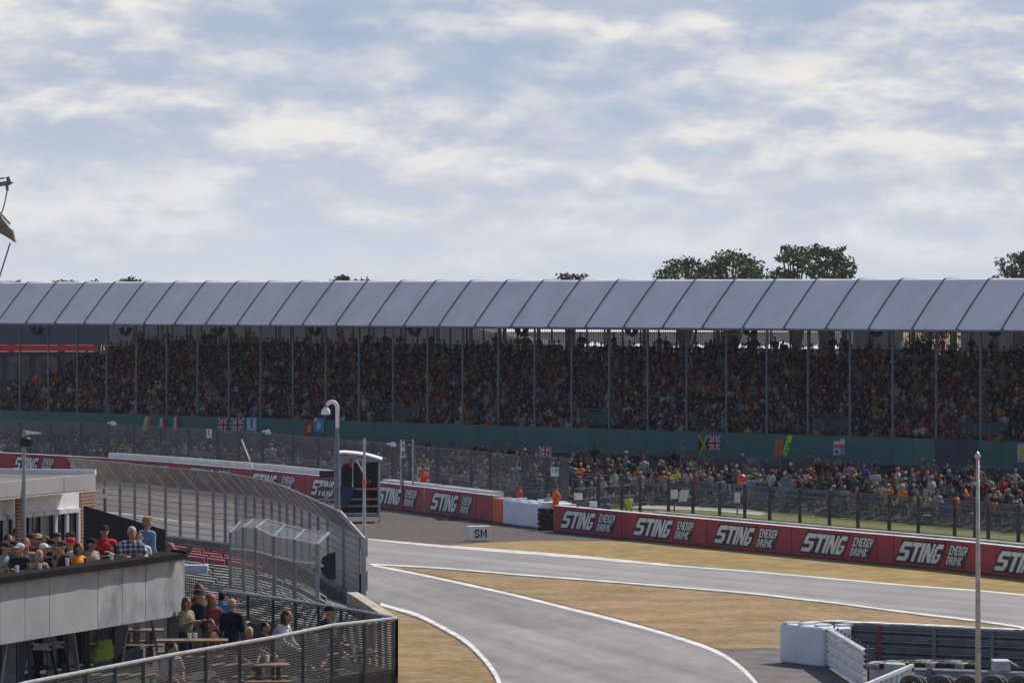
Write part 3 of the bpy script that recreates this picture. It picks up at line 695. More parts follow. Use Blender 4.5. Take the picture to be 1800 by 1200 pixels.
flag('national_flag', 'red white and blue crossed flag with white writing right of the green and black one', 1247, 1268, 763, 794, union, [FW, FR, FB_], group=g)
flag('team_flag', 'orange flag with dark letters leaning against the neon green banner', 1365, 1379, 772, 801, lambda u, v: 1 if .4 < u < .6 and int(v * 9) % 2 else 0, [FO, FR], skew=-4, group=g)
o = flag('fan_banner', 'neon green banner with black number 7 and letter tapering downwards', 1385, 1394, 765, 802, lambda u, v: 0, [FNG], skew=-9, group=g, cat='banner')
b = MB()
for q in pixel_quads('7', .2, .85, .42, .62) + pixel_quads('L', .2, .8, .18, .36):
    Yc = stand_at(1389, -.6).y
    b.poly([W(1385 + 9 * a - 9 * (1 - c) + 2, 802 + (765 - 802) * c, Yc) - NV * .06 for a, c in q][::-1])
b.build('lettering', FK, o)
def poster2(u, v):
    if v > .62: return 1 if int(v * 22) % 2 and u < .6 else 0
    if v > .40: return 2
    if u < .55: return 0 if not (.15 < u < .4 and .1 < v < .28) else 3
    return 0 if (int(u * 14) + int(v * 14)) % 2 else 3
flag('poster', 'white poster with red stripe, flag and chequered corner on the stand board', 1466, 1486, 771, 799, poster2, [FW, FR, cols_mat('pink', (.6, .1, .3)), FB_], group=g, cat='poster', wav=0)
flag('fan_flag', 'pale blue flag with yellow patch cut by the right edge of the view', 1790, 1812, 779, 812, lambda u, v: 1 if (u - .35) ** 2 + (v - .6) ** 2 < .08 else 0, [cols_mat('pale_blue', (.35, .5, .6)), FY], group=g)

# ---------------------------------------------------------------- buildings beyond the stand
hb = mat('hospitality_blue', (0.045, 0.075, 0.13), 0.5, 0.05, 0.3)
def facade(root, px0, px1, py0, py1, Y, m, name='wall', th=.3, dY=0.0):
    b = MB(); a, c = W(px0, py1, Y), W(px1, py1, Y + dY); zt = W(px0, py0, Y).z
    b.prism([a, c, c + Vector((0, th, 0)), a + Vector((0, th, 0))], [Vector((a.x, a.y, zt)), Vector((c.x, c.y, zt)), Vector((c.x, c.y + th, zt)), Vector((a.x, a.y + th, zt))]); return b.build(name, m, root)
t = thing('hospitality_building', 'dark blue building with a red stripe behind the left end of the stand', 'building', W(90, 690, 372) * 1)
facade(t, -160, 194, 560, 606, 370, hb); facade(t, -160, 168, 618, 900, 370, mat('hospitality_dark', (0.02, 0.035, 0.05), .5, .1, .5), 'lower_wall')
facade(t, -160, 170, 606.5, 617, 369.9, mat('red_stripe', (0.55, 0.02, 0.03), .6, .05), 'stripe')
for i, x in enumerate((-40, 8, 58, 108, 150)):
    w_ = facade(t, x, x + (44 if i < 4 else 15), 624, 668, 369.8, mat('hosp_glass', (0.04, 0.075, 0.10), .2, .3, 1.2), 'window', .06); 
    b = MB(); p0, p1 = W(x, 624, 369.7), W(x + 46, 624, 369.7); p2 = W(x, 668, 369.7)
    b.bar(p0, p2, .25, .1); b.bar(p0, p1, .12, .1); b.bar(W(x + 22, 635, 369.7), W(x + 22, 668, 369.7), .1, .08); b.build('frame', mat('frame_dark', (.03, .035, .045), .6), w_)
t = thing('louvred_shed', 'pale grey louvred shed behind the top tier left of centre', 'shed', W(400, 640, 385))
ribm = mat('grey_cladding', (0.12, 0.13, 0.16), 0.6, 0.06, .4)
facade(t, 188, 735, 560, 900, 385, ribm)
b = MB()
for j in range(14): b.bar(W(188, 572 + j * 3.4, 384.7), W(735, 572 + j * 3.4, 384.7), .05, .08)
b.build('louvre', mat('louvre_pale', (0.24, 0.255, 0.29), .6, .05, .5), t)
t = thing('arched_hangar', 'large grey arched hangar roof sloping down behind the centre of the stand', 'hangar', W(820, 620, 392))
b = MB(); pr = [(735, 558), (770, 563), (810, 570), (850, 578), (890, 587), (930, 596), (985, 606), (1010, 625)]
for (x0, y0), (x1, y1) in zip(pr, pr[1:]):
    b.prism([W(x0, 700, 390), W(x1, 700, 390), W(x1, 700, 400), W(x0, 700, 400)], [W(x0, y0, 390), W(x1, y1, 390), W(x1, y1, 390) + Vector((0, 10, 0)), W(x0, y0, 390) + Vector((0, 10, 0))])
b.build('gable', mat('hangar_grey', (0.20, 0.22, 0.26), .6, .06, .3), t)
b = MB()
for (x0, y0), (x1, y1) in zip(pr, pr[1:]): b.bar(W(x0, y0 - 1, 389.6), W(x1, y1 - 1, 389.6), .28)
b.build('roof_edge', white_paint, t)
t = thing('long_shed', 'long pale corrugated shed with bright roof behind the right half of the stand', 'shed', W(1250, 620, 430))
facade(t, 870, 1500, 583, 900, 430, mat('corrugated_pale', (0.40, 0.42, 0.45), .6, .1, 1.5), 'wall')
b = MB(); b.quad(W(870, 583, 429.5), W(1500, 583, 429.5), W(1480, 577, 446), W(890, 577, 446)); b.build('roof', white_paint, t)
for i, (x, w_) in enumerate(((1045, 75), (1125, 60), (1215, 70), (1300, 60), (1375, 80), (1455, 80))):
    t = thing('marquee', 'white pointed marquee roof behind the top tier, number %d from the left' % (i + 1), 'marquee', W(x, 640, 405 + 3 * i), 'marquees behind the grandstand')
    Yq = 405 + 3 * i; b = MB(); c = W(x, 600 + (i % 2) * 3, Yq + 4); e = [W(x - w_ / 2, 613, Yq), W(x + w_ / 2, 613, Yq), W(x + w_ / 2, 613, Yq) + Vector((0, 8, 0)), W(x - w_ / 2, 613, Yq) + Vector((0, 8, 0))]
    for q in range(4): b.poly([e[q], e[(q + 1) % 4], c])
    b.build('roof', white_paint, t); b = MB(); b.box((e[0] + e[2]) / 2 + Vector((0, 0, -1.5)), ((e[1] - e[0]).length * .98, 7.8, 3)); b.build('side_wall', dirty_white, t)
t = thing('grey_shed', 'plain grey shed showing between canopy and crowd near the right', 'shed', W(1560, 620, 410))
facade(t, 1500, 1588, 560, 900, 410, ribm); facade(t, 1585, 1600, 600, 900, 409, dirty_white, 'side_wall')
t = thing('grey_shed', 'plain grey shed behind the stand at the right edge', 'shed', W(1750, 620, 408)); facade(t, 1690, 1900, 560, 900, 408, ribm)

# ---------------------------------------------------------------- trees
bark = mat('bark', (0.07, 0.055, 0.045), .9, .2, 3)
leafm = {}
def leaf_mat(nm, a, c):
    if nm not in leafm:
        m = mat('leaves_' + nm, c, .8, .1, .55, col2=a); leafm[nm] = m
    return leafm[nm]
def tree(name, label, px, topy, wpx, Y, seed, cover=1.0, nm='green', dark=(0.04, 0.065, 0.024), lite=(0.14, 0.18, 0.065), leaf=.30, squash=1.0, group='trees beyond the grandstand'):
    rn = random.Random(seed); top = W(px, topy, Y); Hh = top.z; Wd = wpx / F * Y; base = Vector((top.x, Y, 0))
    t = thing(name, label, 'tree', base, group)
    b = MB(); ch = min(Hh * .75, Wd * .85 * squash); cz = Hh - ch / 2
    b.tube([base, base + Vector((.1, 0, Hh * .25)), base + Vector((-.1, .1, Hh * .5)), base + Vector((.1, 0, Hh * .8))], [.38, .30, .2, .06], 8)
    clumps = []
    for i in range(int(34 * cover)):
        th = rn.uniform(0, 6.283); u = rn.uniform(-1, 1); rr = rn.uniform(.45, 1) ** .6
        q = math.sqrt(1 - u * u) * rr; x, y, z = q * math.cos(th) * Wd / 2, q * math.sin(th) * Wd / 2.2, u * rr * ch / 2
        c = Vector((base.x + x, base.y + y, cz + z)); c += Vector((rn.gauss(0, .2), rn.gauss(0, .2), rn.gauss(0, .15)))
        if c.z > Hh - .35: c.z = Hh - .35 - rn.random() * .3
        clumps.append((c, rn.uniform(.55, 1.15) * (Wd / 9) ** .5))
        b.tube([base + Vector((0, 0, Hh * rn.uniform(.3, .55))), lerp(base + Vector((0, 0, Hh * .6)), c, .6), c], [.11, .07, .025], 5)
    b.build('trunk', bark, t)
    rg = np.random.default_rng(seed); V = []
    for c, r_ in clumps:
        n = int(125 * r_ * r_); d = rg.normal(size=(n, 3)); d /= np.linalg.norm(d, axis=1)[:, None]; rad = r_ * rg.random(n)[:, None] ** .45
        cen = np.array(c) + d * rad * np.array([1.15, 1.15, .7]); a = rg.normal(size=(n, 3)); a /= np.linalg.norm(a, axis=1)[:, None]; bb = np.cross(a, rg.normal(size=(n, 3))); bb /= np.linalg.norm(bb, axis=1)[:, None]
        s_ = leaf * (0.5 + rg.random(n)[:, None]) * .5
        V.append(np.stack([cen - a * s_, cen - bb * s_ * .5, cen + a * s_, cen + bb * s_ * .5], 1))
    V = np.concatenate(V).reshape(-1, 3) - np.array(base); nf = len(V) // 4
    me = bpy.data.meshes.new('crown'); me.from_pydata(V.tolist(), [], np.arange(nf * 4).reshape(-1, 4).tolist()); me.materials.append(leaf_mat(nm, dark, lite)); me.update()
    o = bpy.data.objects.new('crown', me); SC.collection.objects.link(o); o.parent = t
tree('broadleaf_tree', 'wide dark green rounded tree, leftmost of the big clump above the canopy', 1205, 451, 120, 395, 3, 1.6)
tree('broadleaf_tree', 'bushy green tree filling the middle of the big clump above the canopy', 1285, 441, 130, 400, 4, 1.9, lite=(.06, .085, .035))
tree('broadleaf_tree', 'tall open crowned tree with sky gaps, the highest above the canopy', 1400, 428, 110, 405, 5, 1.15, leaf=.34)
tree('broadleaf_tree', 'open crowned tree joined to the right of the highest tree', 1448, 426, 92, 410, 6, 0.9, leaf=.34)
tree('broadleaf_tree', 'low dark shoot of tree right of the highest tree', 1486, 466, 34, 404, 7, .5)
tree('broadleaf_tree', 'dark tree cut by the right edge of the view', 1797, 441, 84, 390, 8, 1.3)
tree('broadleaf_tree', 'small loose yellowish tree top above the centre of the canopy', 1003, 476, 52, 400, 9, .7, nm='pale', dark=(.03, .04, .02), lite=(.08, .09, .04))
tree('broadleaf_tree', 'low leafy sprigs above the canopy left of centre', 598, 479, 30, 410, 10, .6)
tree('broadleaf_tree', 'low dark tree top beside leafy sprigs left of centre', 638, 484, 52, 412, 11, .9)
tree('broadleaf_tree', 'dark tree top peeping over the canopy near the left, largest there', 238, 484, 62, 420, 12, 1.0)
tree('broadleaf_tree', 'very low dark tree top over the canopy left of the largest left tree', 172, 488, 58, 425, 13, .9)
tree('broadleaf_tree', 'flat dark tree top second from the left over the canopy', 108, 488, 44, 425, 14, .8)
tree('broadleaf_tree', 'tiny dark tree top at the left edge over the canopy', 20, 489, 44, 425, 15, .8)
tree('broadleaf_tree', 'green tree seen under the canopy between two grey sheds', 1640, 570, 110, 400, 16, 1.3, nm='lit', dark=(.03, .05, .018), lite=(.10, .13, .045))

# ================================================================== CRANE at the left edge
t = thing('crane', 'lattice free crane boom tips with hook cables reaching in from the left edge', 'crane', W(-60, 400, 230))
Yc = 230
b = MB(); b.bar(W(-60, 332, Yc), W(14, 322, Yc), .22, .2); b.bar(W(-60, 322, Yc), W(8, 313, Yc), .07); b.poly([W(12, 318, Yc), W(25, 321, Yc), W(14, 327, Yc)]); b.bar(W(13, 311, Yc), W(17, 322, Yc), .16); b.bar(W(12, 324, Yc), W(13, 335, Yc), .13, .1)
b.build('jib', mat('crane_grey', (.17, .17, .19), .5, .1, 2, metal=.4), t)
b = MB(); b.prism([W(-10, 392, Yc), W(-10, 404, Yc), W(17, 420, Yc), W(27, 427, Yc), W(22, 405, Yc), W(16, 400, Yc), W(-4, 374, Yc)], [W(-10, 392, Yc) + Vector((0, .6, 0)), W(-10, 404, Yc) + Vector((0, .6, 0)), W(17, 420, Yc) + Vector((0, .6, 0)), W(27, 427, Yc) + Vector((0, .6, 0)), W(22, 405, Yc) + Vector((0, .6, 0)), W(16, 400, Yc) + Vector((0, .6, 0)), W(-4, 374, Yc) + Vector((0, .6, 0))])
b.build('boom_head', mat('crane_tan', (.20, .17, .12), .5, .25, 1.5, col2=(.10, .10, .10)), t)
b = MB(); b.bar(W(-8, 366, Yc - .2), W(18, 394, Yc - .2), .10); b.build('ram', galv, t)
b = MB(); b.tube([W(13, 334, Yc), W(7, 362, Yc), W(-6, 402, Yc)], .03, 5); b.tube([W(18, 427, Yc), W(0, 484, Yc), W(-14, 530, Yc)], .035, 5); b.build('cable', darksteel, t)

# ================================================================== BANK AND FENCES
def yb(x): return interp(x, [(0, 345), (500, 323), (1000, 299), (1150, 293), (1500, 281), (1700, 272.5), (1800, 268), (1960, 260)]) - 1.2
def yf(x): return interp(x, [(-160, 331), (0, 325), (500, 288), (900, 260), (1000, 262), (1150, 271), (1300, 266), (1500, 254), (1700, 243), (1800, 238), (1960, 229)])
def bank_pt(x, t):
    a, c = yf(x), yb(x); Y = lerp(a, c, t); return Vector(((x - 900) / F * Y, Y, 0.05 + .85 * max(0, t) ** .45))
b = MB(); xs = list(range(-180, 1981, 40)); ts = [0, .05, .12, .25, .4, .6, .8, 1.0]
for x0, x1 in zip(xs, xs[1:]):
    for t0, t1 in zip(ts, ts[1:]): b.quad(bank_pt(x0, t0), bank_pt(x1, t0), bank_pt(x1, t1), bank_pt(x0, t1))
    b.quad(bank_pt(x0, 0) * 1 - Vector((0, 0, .1)), bank_pt(x1, 0) - Vector((0, 0, .1)), bank_pt(x1, 0), bank_pt(x0, 0)); b.quad(bank_pt(x0, 1), bank_pt(x1, 1), S(interp(x1, [(35, 0), (1724, 27)]) + (x1 - 1724) / 80 * (x1 > 1724), .25, 1.6), S(interp(x0, [(35, 0), (1724, 27)]) + (x0 - 1724) / 80 * (x0 > 1724), .25, 1.6))
struct(b.build('bank', earth, smooth=True), 'grassy spectator bank sloping up to the stand')
b = MB(); wl = [WD.at(x, .006, -1.0) for x in range(975, 1961, 35)]; fl = []
for x in range(975, 1961, 35):
    q = bank_pt(x, 0); fl.append(Vector((q.x, q.y, .006)))
for i in range(len(wl) - 1): b.quad(wl[i], wl[i + 1], fl[i + 1], fl[i])
struct(b.build('grass_strip', grass_green), 'strip of greener grass between wall and crowd')
path_m = mat('path_concrete', (.42, .40, .36), .9, .1, .8)
sheet('path', [(1110, 892), (1180, 894), (1250, 897), (1335, 905), (1350, 901), (1300, 893), (1235, 888), (1110, 887)], path_m, .012, 'pale path behind the fence')

mesh_far = wire_mat('debris_mesh', (.075, .085, .105), .05, .05, .26, .26, metal=.2)
mesh_thin = wire_mat('crowd_mesh', (.09, .10, .12), .05, .05, .09, .09, metal=.2)
mat('rail_grey', (.10, .105, .12), .5, .1, 3, metal=.3)
def fence(name, label, cat, pts, z1, posts, rails, postw=.1, mesh=None, meshz=(0, 1), z0=None, group=None, pm=None, rm=None, overhang=None, railw=.05):
    """pts: plan points with z = ground; posts: fractions/indices list of plan points"""
    root = thing(name, label, cat, pts[len(pts) // 2], group); Z = Vector((0, 0, 1)); pm = pm or bluesteel; rm = rm or MATS['rail_grey']
    if mesh:
        b = MB(); s_ = 0
        for a, c in zip(pts, pts[1:]):
            l = (c - a).length; h0, h1 = meshz
            b.quad(a + Z * h0, c + Z * h0, c + Z * h1, a + Z * h1, uv=[(s_, h0), (s_ + l, h0), (s_ + l, h1), (s_, h1)]); s_ += l
        b.build('wire_mesh', mesh, root)
    for h in rails:
        b = MB(); b.tube([p + Z * h for p in pts], railw / 2, 6); b.build('rail', rm, root)
    for p in posts:
        b = MB(); b.box(p + Z * z1 / 2, (postw, postw, z1)); b.build('post', pm, root)
    return root
def rb(wall, x, dy):
    p = wall.at(x, 0, 0); return p * (1 + dy / p.y)
def wpts(wall, x0, x1, off, step=30): return [rb(wall, x, -off * 2) for x in np.arange(x0, x1 + .1, step)]
fence('debris_fence', 'tall dark debris fence standing behind the red wall left of the white block', 'fence', wpts(WA, -60, 720, -2.2) + [rb(WC, x, 4.4) for x in (750, 800, 860)] + [G(905, 917), G(990, 923)], 3.25,
      [rb(WA, x, 4.4) for x in (35, 90, 143, 191, 236, 283, 331, 382, 420, 462, 515, 560, 605, 655, 690, 720)] + [rb(WC, x, 4.4) for x in (768, 828, 862)] + [G(922, 918), G(958, 921)], [3.25, 1.75, 1.95], .13, mesh_far, (1.1, 3.25), pm=darksteel)
fence('fence_post', 'thick dark post where the tall debris fence ends right of the white block', 'post', [G(990, 923), G(997, 924)], 3.2, [G(994, 924)], [], .32, pm=darksteel)
FP = (1052, 1093, 1125, 1175, 1218, 1265, 1309, 1353, 1406, 1458, 1508, 1563, 1614, 1678, 1714, 1737, 1790)
fence('trackside_fence', 'dark posted mesh fence just behind the right hand red wall', 'fence', wpts(WD, 1005, 1960, -2.6), 2.7, [rb(WD, x, 5.2) for x in FP], [2.65, 2.35, 1.2], .15, mesh_thin, (.5, 2.65), pm=mat('rusty_dark_post', (.07, .06, .06), .8, .25, 2))
fence('crowd_barrier', 'grey railing with light mesh between the grass strip and the crowd', 'barrier', [bank_pt(x, .0) + Vector((0, -1.2, 0)) for x in range(1010, 1961, 40)], 1.15, [bank_pt(x, 0) + Vector((0, -1.2, 0)) for x in range(1010, 1940, 52)], [1.15, .6, .15], .05, mesh_thin, (.1, 1.15), pm=MATS['rail_grey'])
fence('crowd_barrier', 'low grey rail in front of the crowd behind the left debris fence', 'barrier', [bank_pt(x, .0) + Vector((0, -.8, 0)) for x in range(-160, 1001, 40)], 1.1, [bank_pt(x, 0) + Vector((0, -.8, 0)) for x in range(-160, 1000, 60)], [1.1, .55], .06, pm=MATS['rail_grey'])
fence('rear_fence', 'long wire fence with thin posts along the foot of the stand', 'fence', [S(k, -3.0, .2) for k in range(-2, 23)], 2.35, [S(k / 2, -3, .2) for k in range(-4, 45)], [2.2], .05, mesh_thin, (.6, 2.2), pm=MATS['rail_grey'])
fence('rear_fence', 'dark screened fence behind the standing people on the right', 'fence', [S(k, -7.0, 0) for k in (22.2, 23, 24, 25, 26, 26.7)], 2.35, [S(k, -7.0, 0) for k in (22.2, 23, 23.8, 24.6, 25.4, 26.1, 26.7)], [2.35], .07, mesh_far, (.8, 2.35))
fence('rear_fence', 'dark screened fence at the far right behind the white pole', 'fence', [S(k, -6.0, 0) for k in (27, 28, 29, 30)], 2.2, [S(k, -6.0, 0) for k in (27, 27.5, 28, 28.6, 29.2)], [2.2, 1.2], .06, mesh_far, (.8, 2.2))
# ================================================================== PEOPLE
skin_m = tint_mat('skin', .6, .12, 6); cloth_m = tint_mat('cloth', .9, .22, 9); hair_m = tint_mat('hair', .7, .3, 30)
def plaid_mat():
    m = bpy.data.materials.new('plaid_cloth'); m.use_nodes = True; nt = m.node_tree; N = nt.nodes.new; L = nt.links.new
    b = nt.nodes['Principled BSDF']; b.inputs['Roughness'].default_value = .9
    tc = N('ShaderNodeTexCoord'); sp = N('ShaderNodeSeparateXYZ'); L(tc.outputs['Object'], sp.inputs[0]); o = []
    for i in (0, 2):
        d = N('ShaderNodeMath'); d.operation = 'MULTIPLY'; d.inputs[1].default_value = 10.5; L(sp.outputs[i], d.inputs[0])
        f = N('ShaderNodeMath'); f.operation = 'FRACT'; L(d.outputs[0], f.inputs[0]); c = N('ShaderNodeMath'); c.operation = 'LESS_THAN'; c.inputs[1].default_value = .48; L(f.outputs[0], c.inputs[0]); o.append(c.outputs[0])
    a = N('ShaderNodeMath'); a.operation = 'ADD'; L(o[0], a.inputs[0]); L(o[1], a.inputs[1])
    r = N('ShaderNodeValToRGB'); r.color_ramp.interpolation = 'CONSTANT'; d = N('ShaderNodeMath'); d.operation = 'MULTIPLY'; d.inputs[1].default_value = .5; L(a.outputs[0], d.inputs[0]); L(d.outputs[0], r.inputs[0])
    e = r.color_ramp.elements; e[0].position = 0; e[0].color = (.5, .52, .56, 1); e[1].position = .4; e[1].color = (.16, .19, .27, 1); x = e.new(.9); x.color = (.015, .02, .06, 1)
    L(r.outputs[0], b.inputs['Base Color']); return m
plaid = plaid_mat()
def joints(pose):
    """facing -Y, feet at z=0"""
    V = Vector; J = {}
    sit = pose.startswith('sit'); lean = {'lean': .22, 'sitlean': .20, 'sit': .02, 'situp': 0, 'walk': .05}.get(pose, 0)
    pz = .52 if sit else .93
    J['pel'] = V((0, 0, pz)); J['waist'] = V((0, -lean * .25, pz + .17)); J['chest'] = V((0, -lean * .8, pz + .37)); J['neck'] = V((0, -lean * 1.15, pz + .55)); J['head'] = V((0, -lean * 1.3 - .025, pz + .70))
    for s, n in ((-1, 'l'), (1, 'r')):
        sh = J['chest'] + V((s * .175, -lean * .2, .10)); J['sh' + n] = sh; J['hip' + n] = V((s * .09, 0, pz - .03))
        if sit:
            J['kn' + n] = V((s * (.13 + .03 * (pose == 'situp')), -.44, .50)); J['an' + n] = V((s * .12, -.42, .09))
        elif pose == 'walk':
            J['kn' + n] = V((s * .09, -.03 + s * .14, .50)); J['an' + n] = V((s * .09, s * .22 + .05, .09))
        else:
            J['kn' + n] = V((s * .10, -.015, .50)); J['an' + n] = V((s * .11, .02, .09))
        J['to' + n] = J['an' + n] + V((s * .03, -.15, -.045))
        e, w = sh + V((s * .05, .03, -.28)), sh + V((s * .06, -.06, -.53))
        if pose in ('cross',): e = sh + V((s * .05, -.03, -.27)); w = sh + V((-s * .14, -.20, -.22 + .03 * s))
        elif pose == 'hold': e = sh + V((s * .05, -.02, -.27)); w = sh + V((-s * .02, -.26, -.16))
        elif pose == 'phone' : e = sh + V((s * .06, -.08, -.26)); w = sh + (V((-s * .05, -.26, .02)) if s > 0 else V((-.02, -.22, -.24)))
        elif pose == 'lean': e = sh + V((s * .08, -.13, -.23)); w = sh + V((s * .0, -.36, -.22))
        elif pose == 'hips': e = sh + V((s * .17, .06, -.22)); w = sh + V((s * .0, -.02, -.40))
        elif pose in ('sit', 'sitlean'): e = sh + V((s * .05, -.07, -.25)); w = V((s * .10, -.34 - (.1 if lean > .1 else 0), .62))
        elif pose == 'situp': e = sh + V((s * .12, -.12, -.12 if s > 0 else -.24)); w = (J['head'] + V((.12, -.12, .04))) if s > 0 else V((-.1, -.32, .62))
        elif pose == 'walk': e = sh + V((s * .06, -.04 * s, -.27)); w = sh + V((s * .05, -.14 + s * .1, -.50))
        J['el' + n] = e; J['wr' + n] = w
    return J
def finish(mb, name, voxel, mats, smooth_it=3):
    me = bpy.data.meshes.new(name); me.from_pydata([tuple(p) for p in mb.v], [], mb.f); me.update()
    ob = bpy.data.objects.new(name, me); SC.collection.objects.link(ob)
    m = ob.modifiers.new('r', 'REMESH'); m.mode = 'VOXEL'; m.voxel_size = voxel; m.adaptivity = 0
    s = ob.modifiers.new('s', 'SMOOTH'); s.factor = .5; s.iterations = smooth_it
    d = bpy.context.evaluated_depsgraph_get(); d.update(); r = bpy.data.meshes.new_from_object(ob.evaluated_get(d)); bpy.data.objects.remove(ob); bpy.data.meshes.remove(me)
    r.name = name; r.materials.clear()
    for q in (mats if isinstance(mats, list) else [mats]): r.materials.append(q)
    r.polygons.foreach_set('use_smooth', [True] * len(r.polygons)); r.update(); return r
def limb(b, pts, rs, n=8):
    for (p, q), (a, c) in zip(zip(pts, pts[1:]), zip(rs, rs[1:])): b.cap(p, q, a, c, n)
CACHE = {}
def body_mesh(pose, vox):
    key = ('b', pose, vox)
    if key in CACHE: return CACHE[key]
    J = joints(pose); b = MB(); fine = vox < .02; h = J['head']
    b.ell(h + Vector((0, .01, .02)), (.073, .092, .105), 14, 10); b.ell(h + Vector((0, -.035, -.055)), (.052, .058, .058), 12, 8)
    b.cap(h + Vector((0, -.085, .01)), h + Vector((0, -.108, -.025)), .010, .016, 8)
    for s in (-1, 1): b.ell(h + Vector((s * .076, .01, -.01)), (.014, .024, .034), 8, 6)
    b.cap(h + Vector((-.02, -.083, -.065)), h + Vector((.02, -.083, -.065)), .010, .010, 6)
    b.cap(J['neck'] - Vector((0, 0, .04)), h - Vector((0, 0, .04)), .058, .052, 10)
    b.cap(J['pel'], J['waist'], .115, .11, 10); b.cap(J['waist'], J['chest'], .11, .125, 10)
    b.cap(J['shl'], J['shr'], .06, .06, 10)
    for n, s in (('l', -1), ('r', 1)):
        limb(b, [J['sh' + n], J['el' + n], J['wr' + n]], [.050, .040, .027]); limb(b, [J['hip' + n], J['kn' + n], J['an' + n]], [.082, .055, .038]); b.cap(J['an' + n] + Vector((0, .03, -.04)), J['to' + n], .042, .034, 8)
        w = J['wr' + n]; d = (w - J['el' + n]).normalized(); u = d.cross(Vector((0, 0, 1)) if abs(d.z) < .9 else Vector((0, 1, 0))).normalized()
        b.cap(w + d * .02 - u * .015, w + d * .075 - u * .012, .021, .020, 8); b.cap(w + d * .02 + u * .015, w + d * .075 + u * .012, .021, .020, 8)
        c = d.cross(u) * (1 if d.cross(u).z < 0 else -1)
        for q in range(4):
            f0 = w + d * .085 + u * (-.030 + .020 * q); L_ = (.055, .068, .062, .048)[q]; m_ = f0 + d * L_ * .55 + c * .008; b.cap(f0, m_, .0095, .009, 6); b.cap(m_, m_ + d * L_ * .35 + c * .022, .009, .008, 6)
        t0 = w + d * .035 - u * .03 * s; b.cap(t0, t0 + d * .035 - u * .025 * s, .012, .010, 6); b.cap(t0 + d * .035 - u * .025 * s, t0 + d * .065 - u * .028 * s + c * .01, .010, .009, 6)
    me = finish(b, 'body', vox, [skin_m, ink], 2 if fine else 1)
    if fine:   # eyes and mouth shown by the face itself
        fi = []
        for p in me.polygons:
            c = p.center - h
            if c.y < -.055 and ((abs(abs(c.x) - .031) < .013 and abs(c.z - .012) < .0075)): fi.append(1)
            else: fi.append(0)
        me.polygons.foreach_set('material_index', fi)
    CACHE[key] = me; return me
def shirt_mesh(pose, sleeve, vox, m):
    key = ('s', pose, sleeve, vox, m.name)
    if key in CACHE: return CACHE[key]
    J = joints(pose); b = MB(); e = .014 if vox < .02 else .02
    b.cap(J['pel'] + Vector((0, 0, .02)), J['waist'], .135 + e, .125 + e, 12); b.cap(J['waist'], J['chest'], .125 + e, .135 + e, 12)
    b.cap(J['chest'] + Vector((-.06, 0, 0)), J['chest'] + Vector((.06, 0, 0)), .12 + e, .12 + e, 12); b.cap(J['shl'] + Vector((.02, 0, .0)), J['shr'] - Vector((.02, 0, 0)), .068 + e, .068 + e, 10)
    b.cap(J['neck'] - Vector((0, 0, .06)), J['neck'] - Vector((0, 0, .015)), .075, .062, 10)
    for n in 'lr':
        if sleeve == 'long': limb(b, [J['sh' + n], J['el' + n], lerp(J['el' + n], J['wr' + n], .93)], [.058 + e, .048 + e, .034 + e])
        elif sleeve == 'short': limb(b, [J['sh' + n], lerp(J['sh' + n], J['el' + n], .75)], [.058 + e, .052 + e])
    me = finish(b, 'shirt', vox, m); CACHE[key] = me; return me
def trouser_mesh(pose, ln, vox):
    key = ('t', pose, ln, vox)
    if key in CACHE: return CACHE[key]
    J = joints(pose); b = MB(); e = .014 if vox < .02 else .02
    b.cap(J['pel'] + Vector((-.05, 0, .02)), J['pel'] + Vector((.05, 0, .02)), .115 + e, .115 + e, 12)
    for n in 'lr':
        if ln == 'long': limb(b, [J['hip' + n], J['kn' + n], J['an' + n] + Vector((0, 0, .03))], [.088 + e, .062 + e, .052 + e])
        elif ln == 'short': limb(b, [J['hip' + n], lerp(J['hip' + n], J['kn' + n], .85)], [.09 + e, .072 + e])
    me = finish(b, 'trousers', vox, cloth_m); CACHE[key] = me; return me
def head_mesh(pose, kind, vox):
    key = ('h', pose, kind, vox)
    if key in CACHE: return CACHE[key]
    J = joints(pose); b = MB(); h = J['head']; V = Vector
    M_ = Matrix.Rotation(R(-18), 3, 'X')
    if kind in ('short', 'long', 'tuft'):
        b.ell(h + V((0, .025, .042)), (.083, .095, .095), 14, 8, M=M_); b.ell(h + V((0, .05, -.01)), (.075, .06, .075), 12, 6)
        if kind == 'tuft': b.ell(h + V((0, -.01, .09)), (.075, .085, .05), 10, 6)
        if kind == 'long':
            b.cap(h + V((0, .06, .0)), h + V((0, .085, -.30)), .075, .05, 10); b.cap(h + V((-.065, .02, 0)), h + V((-.07, .03, -.16)), .03, .025, 8); b.cap(h + V((.065, .02, 0)), h + V((.07, .03, -.16)), .03, .025, 8)
    elif kind == 'ring':
        b.ell(h + V((0, .04, -.0)), (.080, .068, .055), 12, 6)
    elif kind == 'cap':
        b.ell(h + V((0, .012, .055)), (.088, .104, .075), 14, 8); b.ell(h + V((0, -.115, .050)), (.062, .065, .012), 12, 6)
    elif kind == 'hat':
        b.ell(h + V((0, .01, .07)), (.086, .100, .070), 14, 8); b.ell(h + V((0, .01, .045)), (.145, .16, .014), 16, 6)
    me = finish(b, {'cap': 'cap', 'hat': 'sun_hat'}.get(kind, 'hair'), vox, hair_m if kind not in ('cap', 'hat') else cloth_m, 1); CACHE[key] = me; return me
SKIN = [(.45, .24, .16), (.50, .29, .20), (.38, .19, .12), (.52, .32, .23), (.22, .11, .07), (.12, .06, .04)]
